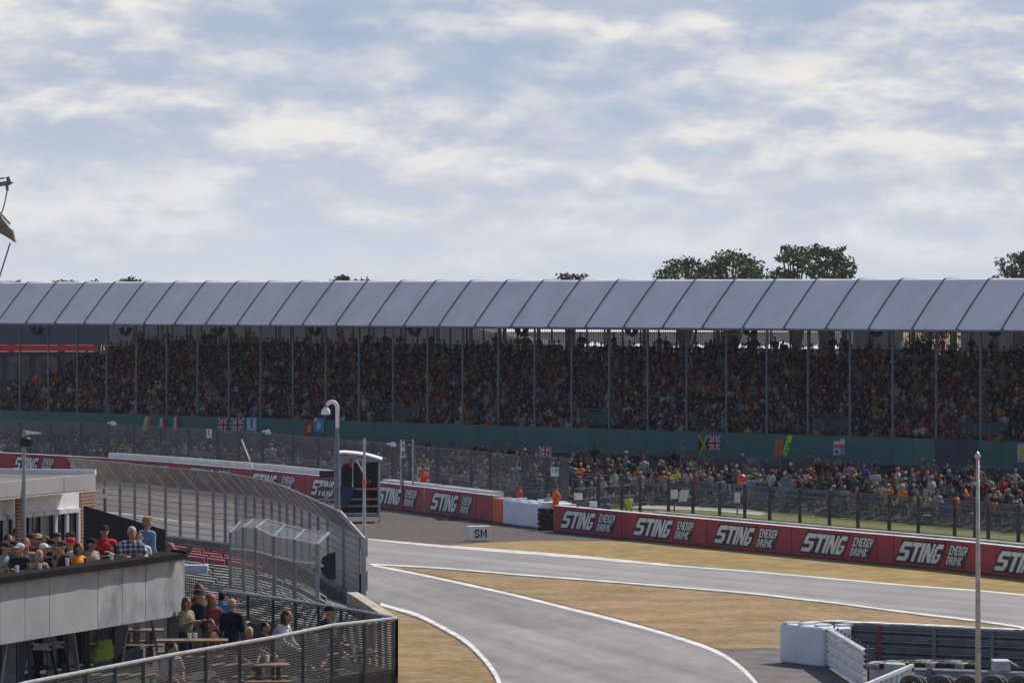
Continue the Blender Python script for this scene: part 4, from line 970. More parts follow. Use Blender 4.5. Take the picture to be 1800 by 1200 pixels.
def person(label, loc, yaw, pose, shirt, head=('short', (.03, .02, .015)), sleeve='short', legs='long', leg_col=(.03, .04, .07), skin=None, scale=1.0, vox=.013, group=None, shirt_mat=None, wide=1.0):
    t = thing('person', label, 'person', loc, group); t.rotation_euler = (0, 0, R(yaw)); t.scale = (scale * wide, scale * wide, scale)
    def add(me, nm, c):
        o = bpy.data.objects.new(nm, me); SC.collection.objects.link(o); o.parent = t; o.color = tuple(q * (.62 if vox == .034 and max(c) < .64 else 1) for q in c) + (1,); return o  # bank figures: backlit shade is worked into the darkened colours
    add(body_mesh(pose, vox), 'body', skin or SKIN[0]); add(shirt_mesh(pose, sleeve, vox * 1.4, shirt_mat or cloth_m), 'shirt', shirt); add(trouser_mesh(pose, legs, vox * 1.4), 'trousers', leg_col)
    if head and head[0]: add(head_mesh(pose, head[0], vox), {'cap': 'cap', 'hat': 'sun_hat'}.get(head[0], 'hair'), head[1])
    return t
def local_part(t, b, name, m):
    """extra piece modelled in the person's own frame"""
    o = b.build(name, m, None, origin=(0, 0, 0)); o.location = (0, 0, 0); o.parent = t; return o

# ---------------------------------------------------------------- crowd as single figures (nearest 250 on the bank)
CN = [('white', (.62, .62, .62)), ('black', (.02, .02, .024)), ('navy', (.02, .03, .08)), ('red', (.42, .02, .03)), ('orange', (.70, .16, .02)), ('grey', (.20, .20, .21)), ('pale blue', (.25, .38, .55)), ('teal', (.03, .20, .20)),
      ('maroon', (.16, .02, .03)), ('beige', (.42, .34, .25)), ('yellow', (.65, .60, .08)), ('dark green', (.03, .09, .05)), ('pink', (.55, .25, .32)), ('brown', (.14, .08, .05)), ('royal blue', (.03, .09, .40))]
CW = [19, 24, 15, 7, 4, 10, 6, 3, 5, 7, .8, 4, 2, 6, 3]
HN = [('white cap', 'cap', (.62, .62, .62), 16), ('black cap', 'cap', (.02, .02, .02), 14), ('orange cap', 'cap', (.75, .17, .02), 7), ('yellow cap', 'cap', (.65, .65, .06), 2), ('red cap', 'cap', (.5, .02, .03), 5), ('navy cap', 'cap', (.02, .03, .08), 7),
      ('straw sun hat', 'hat', (.50, .42, .28), 6), ('white sun hat', 'hat', (.6, .6, .58), 5), ('brown hair', 'short', (.07, .04, .025), 12), ('black hair', 'short', (.015, .012, .01), 9), ('fair hair', 'short', (.35, .24, .12), 6), ('grey hair', 'short', (.3, .3, .3), 4), ('long brown hair', 'long', (.08, .045, .03), 7), ('long blond hair', 'long', (.40, .28, .14), 4), ('green cap', 'cap', (.04, .30, .16), 1.5)]
POSEN = {'sit': 'seated', 'sitlean': 'seated leaning', 'situp': 'seated waving', 'stand': 'standing', 'hips': 'upright akimbo', 'cross': 'standing', 'hold': 'standing'}
ZN = [(60, 'far left edge'), (130, 'above the flat roof edge'), (235, 'left of the tricolours'), (330, 'below the tricolours'), (440, 'below the white poster'), (520, 'left of the lamp pole'), (600, 'just left of the tower'), (690, 'beside the tower canopy'), (760, 'behind the leftmost orange marshal'), (830, 'behind the short red wall'), (910, 'behind the white block'), (985, 'left of thick fence post'), (1060, 'right of thick fence post'), (1130, 'left of the white boards'), (1215, 'behind the white boards'), (1290, 'under the drooping flag'), (1360, 'left of neon banner'), (1430, 'below the neon banner'), (1500, 'below the chequered poster'), (1580, 'behind the yellow vests'), (1660, 'right of yellow vests'), (1730, 'by the white pole'), (3000, 'right of white pole')]
CWS = [10, 34, 17, 4.5, 3.5, 10, 3, 2.5, 9, 7, .8, 4, 1.2, 12, 1]
used = set(); rn = random.Random(21)
def wpick(lst, w): return rn.choices(lst, weights=w)[0]
def bank_person(px, t, pose=None, yaw=None, shirt=None, head=None, **kw):
    for tries in range(60):
        s = shirt and next(c for c in CN if c[0] == shirt) or wpick(CN, CW); h = head and next(c for c in HN if c[0] == head) or wpick(HN, [x[3] for x in HN])
        ps = pose or wpick(['sit', 'sitlean', 'situp', 'stand', 'hips', 'cross', 'hold'], [46, 20, 4, 8, 3, 4, 4])
        zone = next(z for x, z in ZN if px < x); dep = 'front row' if t < .10 else ('second band' if t < .22 else ('mid bank' if t < .45 else 'upper bank'))
        lab = '%s person in %s, %s, %s, %s' % (POSEN[ps], s[0], h[0], dep, zone)
        if lab not in used: break
    used.add(lab)
    c = bank_pt(px, t); sl = wpick(['short', 'long', 'none'], [6, 2, 1])
    lg = wpick(['short', 'long'], [5, 4]); lc = wpick([(.03, .04, .07), (.02, .02, .02), (.28, .24, .18), (.10, .12, .18), (.35, .35, .35)], [5, 5, 3, 3, 1])
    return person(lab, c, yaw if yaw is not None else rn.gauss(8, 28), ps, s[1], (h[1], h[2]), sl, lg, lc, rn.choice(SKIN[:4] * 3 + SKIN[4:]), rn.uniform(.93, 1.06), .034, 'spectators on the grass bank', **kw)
spots = []
def try_spot(px, t, md=.52):
    p = bank_pt(px, t)
    for q in spots:
        if abs(p.x - q[0]) < md and abs(p.y - q[1]) < .8: return False
    spots.append((p.x, p.y)); return True
# known standing figures on the right
for px, t, ps, yw, sh, hd in ((1494, .42, 'hips', 170, 'pink', 'brown hair'), (1519, .42, 'hips', 185, 'royal blue', 'grey hair'), (1578, .40, 'stand', 60, 'white', 'orange cap'), (1603, .45, 'hold', 80, 'grey', 'orange cap'), (1668, .42, 'stand', 20, 'navy', 'white cap'), (1438, .5, 'stand', 10, 'black', 'brown hair'), (1455, .47, 'hold', -30, 'black', 'red cap'), (1467, .46, 'stand', 40, 'maroon', 'red cap'), (1110, .35, 'stand', 200, 'dark green', 'brown hair'),
                              (1100, .55, 'hold', 100, 'pale blue', 'white cap'), (1202, .7, 'stand', 0, 'beige', 'black hair'), (1216, .7, 'hips', 10, 'red', 'green cap'), (1378, .75, 'hips', 0, 'maroon', 'white cap'), (640, .85, 'cross', 10, 'white', 'brown hair'), (752, .85, 'hold', 0, 'maroon', 'brown hair'), (1614, .22, 'sitlean', -60, 'beige', 'white cap'), (1630, .6, 'sit', 20, 'white', 'white cap'),
                              (448, .8, 'stand', 30, 'beige', 'white cap'), (470, .4, 'sitlean', 0, 'white', 'navy cap')):
    try_spot(px, t); bank_person(px, t, ps, yw, sh, hd)
# four in high visibility vests seated in a row
for i, px in enumerate((1560, 1577, 1612, 1626)):
    person('person in yellow high visibility vest, %s in the seated row' % ('leftmost', 'second from left', 'third from left', 'rightmost')[i], bank_pt(px, .035), rn.uniform(-40, 60), 'sitlean' if i % 2 else 'sit', (.62, .72, .03), ('cap', (.6, .6, .6)) if i < 2 else ('short', (.3, .2, .1)), 'none', 'long', (.03, .04, .06), SKIN[0], 1.0, .034, 'stewards in yellow vests')
    try_spot(px, .035)
n = len(spots); cnt = 0
while cnt < 222:
    px = rn.uniform(-20, 1820) if rn.random() < .45 else rn.uniform(980, 1820); t = rn.random() ** 1.3 * .26
    if 1130 < px < 1420 and t < .03 and rn.random() < .6: continue
    if not try_spot(px, t): continue
    bank_person(px, t); cnt += 1

# folding camp chairs and cool boxes among the spectators
def camp_chair_proto():
    t = bpy.data.objects.new('camp_chair', None); fr = MB(); V = Vector
    for s in (-1, 1):
        fr.bar(V((s * .27, -.25, 0)), V((s * .25, .2, .62)), .03); fr.bar(V((s * .27, .25, 0)), V((s * .25, -.22, .45)), .03); fr.bar(V((s * .27, -.26, .62)), V((s * .27, .22, .64)), .05, .03); fr.bar(V((s * .25, .2, .4)), V((s * .25, .30, .92)), .03)
    fr.bar(V((-.27, -.25, .02)), V((.27, .25, .42)), .025); fr.bar(V((.27, -.25, .02)), V((-.27, .25, .42)), .025)
    st = MB(); st.prism([V((-.25, -.24, .43)), V((.25, -.24, .43)), V((.25, .2, .37)), V((-.25, .2, .37))], [V((-.25, -.24, .45)), V((.25, -.24, .45)), V((.25, .2, .39)), V((-.25, .2, .39))])
    bk_ = MB(); bk_.prism([V((-.26, .2, .4)), V((.26, .2, .4)), V((.26, .23, .4)), V((-.26, .23, .4))], [V((-.26, .30, .92)), V((.26, .30, .92)), V((.26, .33, .92)), V((-.26, .33, .92))])
    out = []
    for mb, nm, m in ((fr, 'frame', darksteel), (st, 'seat', cloth_m), (bk_, 'backrest', cloth_m)):
        me = bpy.data.meshes.new(nm); me.from_pydata([tuple(p) for p in mb.v], [], mb.f); me.materials.append(m); out.append((nm, me))
    return out
CHP = camp_chair_proto(); CC = [('black', (.015, .015, .018)), ('navy', (.015, .025, .07)), ('dark green', (.02, .06, .03)), ('maroon', (.10, .015, .02)), ('grey', (.10, .10, .11)), ('blue', (.03, .08, .25))]
nch = 0
while nch < 150:
    px = rn.uniform(0, 1810) if rn.random() < .35 else rn.uniform(1000, 1815); t = rn.random() ** 1.4 * .20; nm, col = rn.choices(CC, [8, 6, 3, 2, 3, 3])[0]
    if 1130 < px < 1330 and t < .02: continue
    zone = next(z for x, z in ZN if px < x); dep = 'foremost' if t < .03 else ('front row' if t < .10 else 'second band'); nn_ = rn.choice(['turned left', 'turned right', 'facing the track', 'facing sideways'])
    lab = '%s folding camp chair %s, %s, %s' % (nm, nn_, dep, zone)
    if lab in used or not try_spot(px, t, .42): 
        nch += .02; continue
    used.add(lab); r_ = thing('camp_chair', lab, 'camp chair', bank_pt(px, t), 'camp chairs on the grass bank'); r_.rotation_euler = (0, 0, {'turned left': R(-35), 'turned right': R(35), 'facing the track': R(rn.uniform(-12, 12)), 'facing sideways': R(75)}[nn_])
    for n_, me in CHP:
        o = bpy.data.objects.new(n_, me); SC.collection.objects.link(o); o.parent = r_; o.color = col + (1,)
    nch += 1
box_me = bpy.data.meshes.new('body'); bb_ = MB(); bb_.box((0, 0, .16), (.5, .32, .3), bev=.03); box_me.from_pydata([tuple(p) for p in bb_.v], [], bb_.f); box_me.materials.append(cloth_m)
lid_me = bpy.data.meshes.new('lid'); bb_ = MB(); bb_.box((0, 0, .345), (.52, .34, .06), bev=.02); lid_me.from_pydata([tuple(p) for p in bb_.v], [], bb_.f); lid_me.materials.append(cloth_m)
for i in range(34):
    px = rn.uniform(1010, 1800); t = rn.random() * .14; nm, col = rn.choice([('blue', (.04, .12, .35)), ('red', (.30, .03, .03)), ('black', (.02, .02, .02)), ('grey', (.2, .2, .2)), ('green', (.05, .16, .07))])
    zone = next(z for x, z in ZN if px < x); lab = '%s cool box with white lid on the grass, %s, %s' % (nm, 'front row' if t < .07 else 'second band', zone)
    if lab in used or not try_spot(px, t, .4): continue
    used.add(lab); r_ = thing('cool_box', lab, 'cool box', bank_pt(px, t), 'cool boxes on the grass bank'); r_.rotation_euler = (0, 0, rn.uniform(-1, 1))
    for n_, me, c_ in (('body', box_me, col), ('lid', lid_me, (.35, .35, .36))):
        o = bpy.data.objects.new(n_, me); SC.collection.objects.link(o); o.parent = r_; o.color = tuple(c_) + (1,)
# ---------------------------------------------------------------- the rest of the crowd, one mesh per place
def lowpoly(seed, sit, longhair=False):
    r_ = random.Random(seed); parts = []
    pz = .50 if sit else .93; ln = r_.uniform(-.05, .22) if sit else r_.uniform(-.02, .1); tw = r_.uniform(-.08, .08)
    def mk(fn, tagc):
        b = MB(); fn(b); parts.append((np.array([tuple(p) for p in b.v]), b.f, tagc))
    ch = Vector((tw * .4, -ln * .7, pz + .38)); hd = Vector((tw, -ln * 1.2 - .03, pz + .70))
    mk(lambda b: b.loft([[Vector((c[0] + math.cos(a) * c[3], c[1] + math.sin(a) * c[4], c[2])) for a in [2 * math.pi * k / 7 for k in range(7)]] for c in ((0, 0, pz - .06, .17, .13), (0, -ln * .2, pz + .15, .15, .11), (ch.x, ch.y, ch.z, .18, .125), (ch.x * 1.3, -ln, pz + .52, .16, .09), (ch.x * 1.5, -ln * 1.1, pz + .58, .06, .06))]), 'shirt')
    mk(lambda b: b.ell(hd, (.078, .095, .115), 7, 5), 'skin')
    ht = r_.choice(['cap', 'cap', 'hat', 'hair', 'hair'])
    if ht == 'cap': mk(lambda b: (b.ell(hd + Vector((0, .01, .06)), (.088, .105, .07), 7, 3), b.ell(hd + Vector((0, -.12, .05)), (.06, .06, .012), 6, 2)), 'hat')
    elif ht == 'hat': mk(lambda b: (b.ell(hd + Vector((0, .01, .075)), (.085, .10, .065), 7, 3), b.ell(hd + Vector((0, .01, .045)), (.15, .16, .015), 8, 2)), 'hat')
    else: mk(lambda b: (b.ell(hd + Vector((0, .025, .045)), (.085, .1, .095), 7, 4), longhair and b.cap(hd + Vector((0, .06, 0)), hd + Vector((0, .09, -.28)), .07, .05, 5)), 'hair')
    for s in (-1, 1):
        sh = ch + Vector((s * .19, 0, .10)); e = sh + Vector((s * r_.uniform(.03, .14), -r_.uniform(.02, .14), -.25)); 
        w = Vector((s * .08, -.33, pz + .12)) if r_.random() < .75 else sh + Vector((-s * .03, -.26, r_.uniform(-.1, .22)))
        mk(lambda b: b.tube([sh, lerp(sh, e, .7)], [.062, .055], 5), 'shirt'); mk(lambda b: b.tube([lerp(sh, e, .6), e, w], [.042, .04, .035], 5), 'skin'); mk(lambda b: b.ell(w, (.04, .05, .05), 5, 3), 'skin')
        if sit:
            k = Vector((s * .13, -.42, .52)); mk(lambda b: b.tube([Vector((s * .09, -.02, .5)), k], [.09, .07], 5), 'legs'); mk(lambda b: b.tube([k, Vector((s * .12, -.4, .06))], [.06, .045], 5), 'shin')
        else:
            mk(lambda b: b.tube([Vector((s * .09, 0, .9)), Vector((s * .1, 0, .5)), Vector((s * .11, .02, .06))], [.1, .075, .055], 5), 'legs')
    V = np.concatenate([p[0] for p in parts]); Fq = []; tg = []; o = 0
    for v, f, c in parts:
        for q in f: Fq.append([i + o for i in q]); tg.append(c)
        o += len(v)
    return V, Fq, tg
def crowd_mesh(name, label, places, seed, dim=1.0):  # dim below one puts shade into the shirt and skin colours
    """places: (x, y, z, yaw, sit)"""
    rg = random.Random(seed); var = {True: [lowpoly(100 + i, True, i % 3 == 0) for i in range(12)], False: [lowpoly(200 + i, False, i % 3 == 0) for i in range(8)]}
    AV, loops, starts, totals, cols = [], [], [], [], []; vo = 0; ls = 0
    prep = {}
    for sit in var:
        for i, (v, f, tg) in enumerate(var[sit]):
            prep[(sit, i)] = (v, np.concatenate([np.array(q) for q in f]), np.array([len(q) for q in f]), tg)
    for (x, y, z, yaw, sit) in places:
        i = rg.randrange(len(var[sit])); v, fl, ct, tg = prep[(sit, i)]; s = rg.uniform(.92, 1.07); c, sn = math.cos(yaw), math.sin(yaw)
        p = np.stack([(v[:, 0] * c - v[:, 1] * sn) * s + x, (v[:, 0] * sn + v[:, 1] * c) * s + y, v[:, 2] * s + z], 1)
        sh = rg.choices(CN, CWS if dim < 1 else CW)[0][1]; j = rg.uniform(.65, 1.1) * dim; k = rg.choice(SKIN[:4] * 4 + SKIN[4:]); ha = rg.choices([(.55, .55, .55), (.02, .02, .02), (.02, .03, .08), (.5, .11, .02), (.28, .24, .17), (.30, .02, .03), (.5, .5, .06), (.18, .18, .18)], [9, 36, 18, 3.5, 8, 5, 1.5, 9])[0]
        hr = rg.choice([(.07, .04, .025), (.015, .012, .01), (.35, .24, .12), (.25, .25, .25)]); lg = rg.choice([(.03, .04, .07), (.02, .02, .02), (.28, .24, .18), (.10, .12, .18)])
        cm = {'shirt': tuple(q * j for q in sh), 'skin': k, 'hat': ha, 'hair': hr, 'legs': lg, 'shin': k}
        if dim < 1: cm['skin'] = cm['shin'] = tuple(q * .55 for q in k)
        AV.append(p); loops.append(fl + vo); totals.append(ct); vo += len(v)
        cols.append(np.repeat(np.array([cm[q] for q in tg]), ct, axis=0))
    AV = np.concatenate(AV); loops = np.concatenate(loops); totals = np.concatenate(totals); cols = np.concatenate(cols)
    me = bpy.data.meshes.new(name); me.vertices.add(len(AV)); me.vertices.foreach_set('co', AV.ravel()); me.loops.add(len(loops)); me.loops.foreach_set('vertex_index', loops.astype(np.int32))
    me.polygons.add(len(totals)); st = np.concatenate([[0], np.cumsum(totals)[:-1]]); me.polygons.foreach_set('loop_start', st.astype(np.int32)); me.polygons.foreach_set('loop_total', totals.astype(np.int32))
    me.polygons.foreach_set('use_smooth', [True] * len(totals))
    at = me.color_attributes.new('cloth', 'FLOAT_COLOR', 'CORNER'); at.data.foreach_set('color', np.concatenate([cols, np.ones((len(cols), 1))], 1).ravel())
    me.materials.append(attr_mat('crowd_cloth')); me.update(calc_edges=True); me.validate()
    o = bpy.data.objects.new(name, me); SC.collection.objects.link(o); tag(o, label, 'crowd', kind='stuff'); return o
rg = random.Random(5); places = []
fa = math.atan2(NV.x, NV.y)           # rotate -Y to -NV : yaw = -atan2(nx, ny)
for r in range(0, 15):
    k = -9.0
    while k < K1:
        k += 0.50 / 3.397 * rg.uniform(.9, 1.25)
        if not seat_ok(S(k, RP(r), RZ(r)), rg.uniform(1.15, 1.4)) or rg.random() < .05: continue
        if 0 < r < 3 and any(g0 < k < g0 + .9 for g0 in (11.2, 16.7, 22.6, 26.2)): continue
        stand_up = rg.random() < (.30 if r >= 14 else .045)
        p = S(k, RP(r) + rg.uniform(-.05, .1), RZ(r) - (.0 if not stand_up else 0)); places.append((p.x, p.y, p.z - (.0), -fa * .75 + rg.gauss(0, .35), not stand_up))
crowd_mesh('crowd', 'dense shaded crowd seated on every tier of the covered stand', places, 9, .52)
places = []
tries = 0
while len(places) < 720 and tries < 20000:
    tries += 1; px = rg.uniform(-40, 1840); t = .17 + .70 * rg.random() ** 1.15
    if mnoise.noise(Vector((px * .012, t * 9, 3))) < -.12 or not try_spot(px, t, .5): continue
    p = bank_pt(px, t); places.append((p.x, p.y, p.z, rg.gauss(.1, .5), rg.random() > .10))
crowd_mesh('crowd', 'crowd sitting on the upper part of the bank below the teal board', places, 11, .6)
# ================================================================== PAVILION (left foreground)
fascia_m = mat('fascia_panel', (0.34, 0.34, 0.345), .6, .05, .7, col2=(0.28, 0.28, 0.285))
stain_m = mat('stained_panel', (0.36, 0.36, 0.365), .6, .05, 1.3, col2=(0.20, 0.20, 0.205))
upvc = mat('window_frame_white', (0.55, 0.57, 0.60), .5, .05, 2)
roofm = mat('roof_membrane', (0.15, 0.135, 0.12), .9, .2, 1.0)
bmat = brick_mat('red_brick', (.16, .045, .028), (.22, .075, .04), (.33, .29, .22), 1.0)
blackrub = mat('black_capping', (0.008, 0.0075, 0.008), .95, .3, 3, spec=.1)
Zv = Vector((0, 0, 1))
BD = Vector((0.30, 0.954, 0)).normalized()       # the pavilion's long direction, away from the camera
BN = Vector((BD.y, -BD.x, 0))                    # outward, towards the track
E0 = Vector((-10.13, 101.3, 0))                  # balcony edge seen at the left picture border
def edge(px, off=0.0):
    """plan point on the line parallel to the balcony edge, off metres towards the track, at pixel column px"""
    o = E0 + BN * off; k = (px - 900) / F; t = (k * o.y - o.x) / (BD.x - k * BD.y); return o + BD * t
pav = thing('pavilion', 'pale panelled clubhouse with balcony at the left edge', 'building', edge(160, -1.5))
zt, zb = 5.33, 4.12
def zat(px, py, off=0): return HC + (HZ - py) / F * edge(px, off).y
# balcony fascia, panel by panel
cuts = [-120, -40, 0, 44, 87, 172, 215, 256, 322]
for a, c in zip(cuts, cuts[1:]):
    b = MB(); p, q = edge(a + .4), edge(c - .4)
    b.prism([p + Zv * zb, q + Zv * zb, q - BN * .08 + Zv * zb, p - BN * .08 + Zv * zb], [p + Zv * zt, q + Zv * zt, q - BN * .08 + Zv * zt, p - BN * .08 + Zv * zt])
    b.build('fascia_panel', stain_m if a >= 172 else fascia_m, pav)
b = MB(); p, q = edge(322), edge(322) - BN * 3.2; b.prism([p + Zv * zb, q + Zv * zb, q + BD * .08 + Zv * zb, p + BD * .08 + Zv * zb], [p + Zv * zt, q + Zv * zt, q + BD * .08 + Zv * zt, p + BD * .08 + Zv * zt]); b.build('fascia_return', fascia_m, pav)
for k in range(36):
    b = MB(); xa, xc = -130 + 452 * k / 36, -130 + 452 * (k + 1) / 36; o1, o2 = .145 + .03 * mnoise.noise(Vector((k * .45, 0, 0))), .145 + .03 * mnoise.noise(Vector(((k + 1) * .45, 0, 0))); p, q = edge(xa, o1), edge(xc, o2)
    CAPS = globals().setdefault('CAPS', MB()); CAPS.prism([p + Zv * (zt + .01), q + Zv * (zt + .01), q - BN * .3 + Zv * (zt + .01), p - BN * .3 + Zv * (zt + .01)], [p + Zv * (zt + .14), q + Zv * (zt + .14), q - BN * .3 + Zv * (zt + .17), p - BN * .3 + Zv * (zt + .17)])
CAPS.build('capping_edge', blackrub, pav)
b = MB(); p, q = edge(-130, .02), edge(326, .02)
b.prism([p + Zv * zt, q + Zv * zt, q - BN * .6 + Zv * zt, p - BN * .6 + Zv * zt], [p + Zv * (zt + .10), q + Zv * (zt + .10), q - BN * .56 + Zv * (zt + .15), p - BN * .56 + Zv * (zt + .15)])
b.prism([q + Zv * zt, q + BD * .55 - BN * .1 + Zv * (zt + .1), q - BN * .34 + Zv * zt], [q + Zv * (zt + .16), q + BD * .75 - BN * .1 + Zv * (zt + .22), q - BN * .34 + Zv * (zt + .19)])
b.build('parapet_capping', blackrub, pav)
FLZ = 4.35
b = MB(); p, q = edge(-140, -.08), edge(321, -.08); b.prism([p + Zv * (FLZ - .2), q + Zv * (FLZ - .2), q - BN * 3.1 + Zv * (FLZ - .2), p - BN * 3.1 + Zv * (FLZ - .2)], [p + Zv * FLZ, q + Zv * FLZ, q - BN * 3.1 + Zv * FLZ, p - BN * 3.1 + Zv * FLZ]); b.build('balcony_deck', concrete, pav)
# upper storey
U = -3.1
def wallq(b, xa, xb, off, ya, yb_, xr=None, m=0, th=.12):
    xr = xr if xr is not None else xb; za, zb2 = zat(xr, ya, off), zat(xr, yb_, off); p, q = edge(xa, off), edge(xb, off)
    b.prism([p + Zv * zb2, q + Zv * zb2, q - BN * th + Zv * zb2, p - BN * th + Zv * zb2], [p + Zv * za, q + Zv * za, q - BN * th + Zv * za, p - BN * th + Zv * za], m)
    l = (q - p).length; h = za - zb2
b = MB(); wallq(b, -140, 112, U + .75, 833, 859, 168); b.build('roof_fascia', fascia_m, pav); b = MB(); wallq(b, 113, 168, U + .75, 833, 859, 168); b.build('roof_fascia', fascia_m, pav)
zr = zat(168, 833, U + .75); p, q = edge(-140, U + .75), edge(168, U + .75)
b = MB(); b.prism([p + Zv * (zr - .1), q + Zv * (zr - .1), q - BN * 6 + Zv * (zr - .1), p - BN * 6 + Zv * (zr - .1)], [p - BN * .1 + Zv * (zr - .02), q - BN * .1 + Zv * (zr - .02), q - BN * 6 + Zv * (zr + .0), p - BN * 6 + Zv * (zr + .0)]); b.build('flat_roof', roofm, pav)
b = MB(); b.bar(q + Zv * (zr + .04) , q - BN * 6 + Zv * (zr + .04) - BD * .0, .1, .12); b.build('roof_trim', white_paint, pav)
b = MB(); zs = zr - (859 - 833) / F * 118; b.prism([p + Zv * (zs - .02), q + Zv * (zs - .02), q - BN * .9 + Zv * (zs - .02), p - BN * .9 + Zv * (zs - .02)], [p + Zv * zs, q + Zv * zs, q - BN * .9 + Zv * zs, p - BN * .9 + Zv * zs]); b.build('soffit', dirty_white, pav)
zh = zat(141, 891, U)                                        # window head
b = MB(); p, q = edge(-140, U), edge(141, U); b.prism([p + Zv * zh, q + Zv * zh, q - BN * .1 + Zv * zh, p - BN * .1 + Zv * zh], [p + Zv * zs, q + Zv * zs, q - BN * .1 + Zv * zs, p - BN * .1 + Zv * zs]); b.build('wall_panel', white_paint, pav)
def bq(b, p, q, z0, z1, nrm, th):
    l = (q - p).length; a = p + nrm * 0; b.quad(p + Zv * z0, q + Zv * z0, q + Zv * z1, p + Zv * z1, uv=[(0, z0), (l, z0), (l, z1), (0, z1)])
    r = q - nrm * th; b.quad(q + Zv * z0, r + Zv * z0, r + Zv * z1, q + Zv * z1, uv=[(0, z0), (th, z0), (th, z1), (0, z1)])
    s = p - nrm * th; b.quad(s + Zv * z0, p + Zv * z0, p + Zv * z1, s + Zv * z1, uv=[(0, z0), (th, z0), (th, z1), (0, z1)])
b = MB(); p, q = edge(141.5, U + .02), edge(167, U + .02); bq(b, p, q, FLZ, zs, BN, .6); b.build('brick_pier', bmat, pav)
b = MB(); p, q = edge(31, U + .35), edge(41, U + .35); bq(b, p, q, FLZ, zs - .02, BN, .06); b.build('brick_pier', bmat, pav)
# windows: four bays right of the pier, door and window to its left
for xa, xc in ((43, 54), (56, 74), (76, 97), (98, 117), (118, 137), (-60, 8), (12, 22), (-120, -62)):
    b = MB(); p, q = edge(xa, U - .02), edge(xc, U - .02); b.prism([p + Zv * (FLZ + .1), q + Zv * (FLZ + .1), q - BN * .03 + Zv * (FLZ + .1), p - BN * .03 + Zv * (FLZ + .1)], [p + Zv * (zh - .06), q + Zv * (zh - .06), q - BN * .03 + Zv * (zh - .06), p - BN * .03 + Zv * (zh - .06)])
    w_ = b.build('window', glass_dark, pav); b = MB()
    for e_ in (edge(xa - 1, U + .03), edge(xc + .8, U + .03)): b.box(e_ + Zv * (FLZ + (zh - FLZ) / 2), (.055, .11, zh - FLZ), rz=math.atan2(BN.y, BN.x))
    b.bar(edge(xa, U + .03) + Zv * (zh - .05), edge(xc, U + .03) + Zv * (zh - .05), .09, .1); b.build('frame', upvc, w_)
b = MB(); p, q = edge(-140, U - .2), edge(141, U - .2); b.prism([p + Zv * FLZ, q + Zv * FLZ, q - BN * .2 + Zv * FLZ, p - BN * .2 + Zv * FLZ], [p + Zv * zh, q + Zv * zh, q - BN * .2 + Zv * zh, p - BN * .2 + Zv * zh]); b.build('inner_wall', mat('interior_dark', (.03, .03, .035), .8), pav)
# black screen with sloping top at the far end of the balcony
b = MB(); a1, a2 = W(147, 888, edge(147, U + .15).y), W(291, 931, 114.7); 
b.prism([Vector((a1.x, a1.y, FLZ)), Vector((a2.x, a2.y, FLZ)), Vector((a2.x, a2.y + .06, FLZ)), Vector((a1.x, a1.y + .06, FLZ))], [a1, a2, a2 + Vector((0, .06, 0)), a1 + Vector((0, .06, 0))])
tag(b.build('screen_panel', mat('black_screen', (.008, .010, .014), .7, .1)), 'black windbreak panel with sloping top across the end of the balcony', 'screen')
# undercroft: floor, back wall, posts, braces, glazing
TZ = 2.85
def rp_(px, py): Y = F * (HC - 3.97) / (py - HZ); return Vector(((px - 900) / F * Y, Y, TZ))
b = MB(); b.poly([Vector((-22, 78, TZ)), rp_(-200, 1270), rp_(45, 1200), rp_(300, 1151), rp_(480, 1120), rp_(583, 1099), W(697, 1086, 112.1).xy.to_3d() + Zv * TZ, W(393, 1038, 122.5).xy.to_3d() + Zv * TZ, Vector((-14, 128, TZ)), Vector((-22, 128, TZ))] if True else [])
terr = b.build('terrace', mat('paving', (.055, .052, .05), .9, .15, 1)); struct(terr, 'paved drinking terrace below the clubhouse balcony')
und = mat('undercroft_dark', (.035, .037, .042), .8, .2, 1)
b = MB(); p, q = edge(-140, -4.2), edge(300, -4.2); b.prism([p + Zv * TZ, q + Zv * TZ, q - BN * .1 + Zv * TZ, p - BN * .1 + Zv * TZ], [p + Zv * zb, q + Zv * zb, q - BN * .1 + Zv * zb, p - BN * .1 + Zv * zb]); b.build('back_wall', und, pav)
for xa in (-40, 16, 37, 55, 88, 115, 152, 183, 209, 240, 262, 305):
    b = MB(); off = -.9 if xa in (16, 88, 209) else -1.9; wd = .24 if xa in (16, 209, 305) else .13; b.box(edge(xa, off if xa != 305 else -.25) + Zv * ((TZ + zb) / 2), (wd, wd, zb - TZ), rz=.3); b.build('post', mat('post_grey', (.20, .215, .235), .6, .1, 2), pav)
for xa, xc in ((-3, 12), (143, 128), (209, 226), (283, 265)):
    b = MB(); b.bar(edge(xa, -.5) + Zv * TZ, edge(xc, -.5) + Zv * zb, .045); b.build('brace', galv, pav)
for i, (xa, xc) in enumerate(((-60, -8), (20, 34), (58, 86), (92, 113), (118, 150), (156, 181), (188, 206))):
    b = MB(); p, q = edge(xa, -2.2), edge(xc, -2.2); b.prism([p + Zv * (TZ + .2), q + Zv * (TZ + .2), q - BN * .02 + Zv * (TZ + .2), p - BN * .02 + Zv * (TZ + .2)], [p + Zv * zb, q + Zv * zb, q - BN * .02 + Zv * zb, p - BN * .02 + Zv * zb]); b.build('glazing', glass_dark, pav)
b = MB(); b.bar(edge(160, -.7) + Zv * 3.35, edge(206, -.7) + Zv * 3.35, .05); b.bar(edge(205, -.6) + Zv * 3.42, edge(258, -.9) + Zv * 3.42, .05); b.box(edge(232, -.75) + Zv * 3.1, (1.2, .05, .6), rz=1.27); b.box(edge(182, -.75) + Zv * 3.0, (1.0, .05, .7), rz=1.27); b.build('half_partition', mat('partition_grey', (.09, .10, .11), .7, .15, 2), pav)
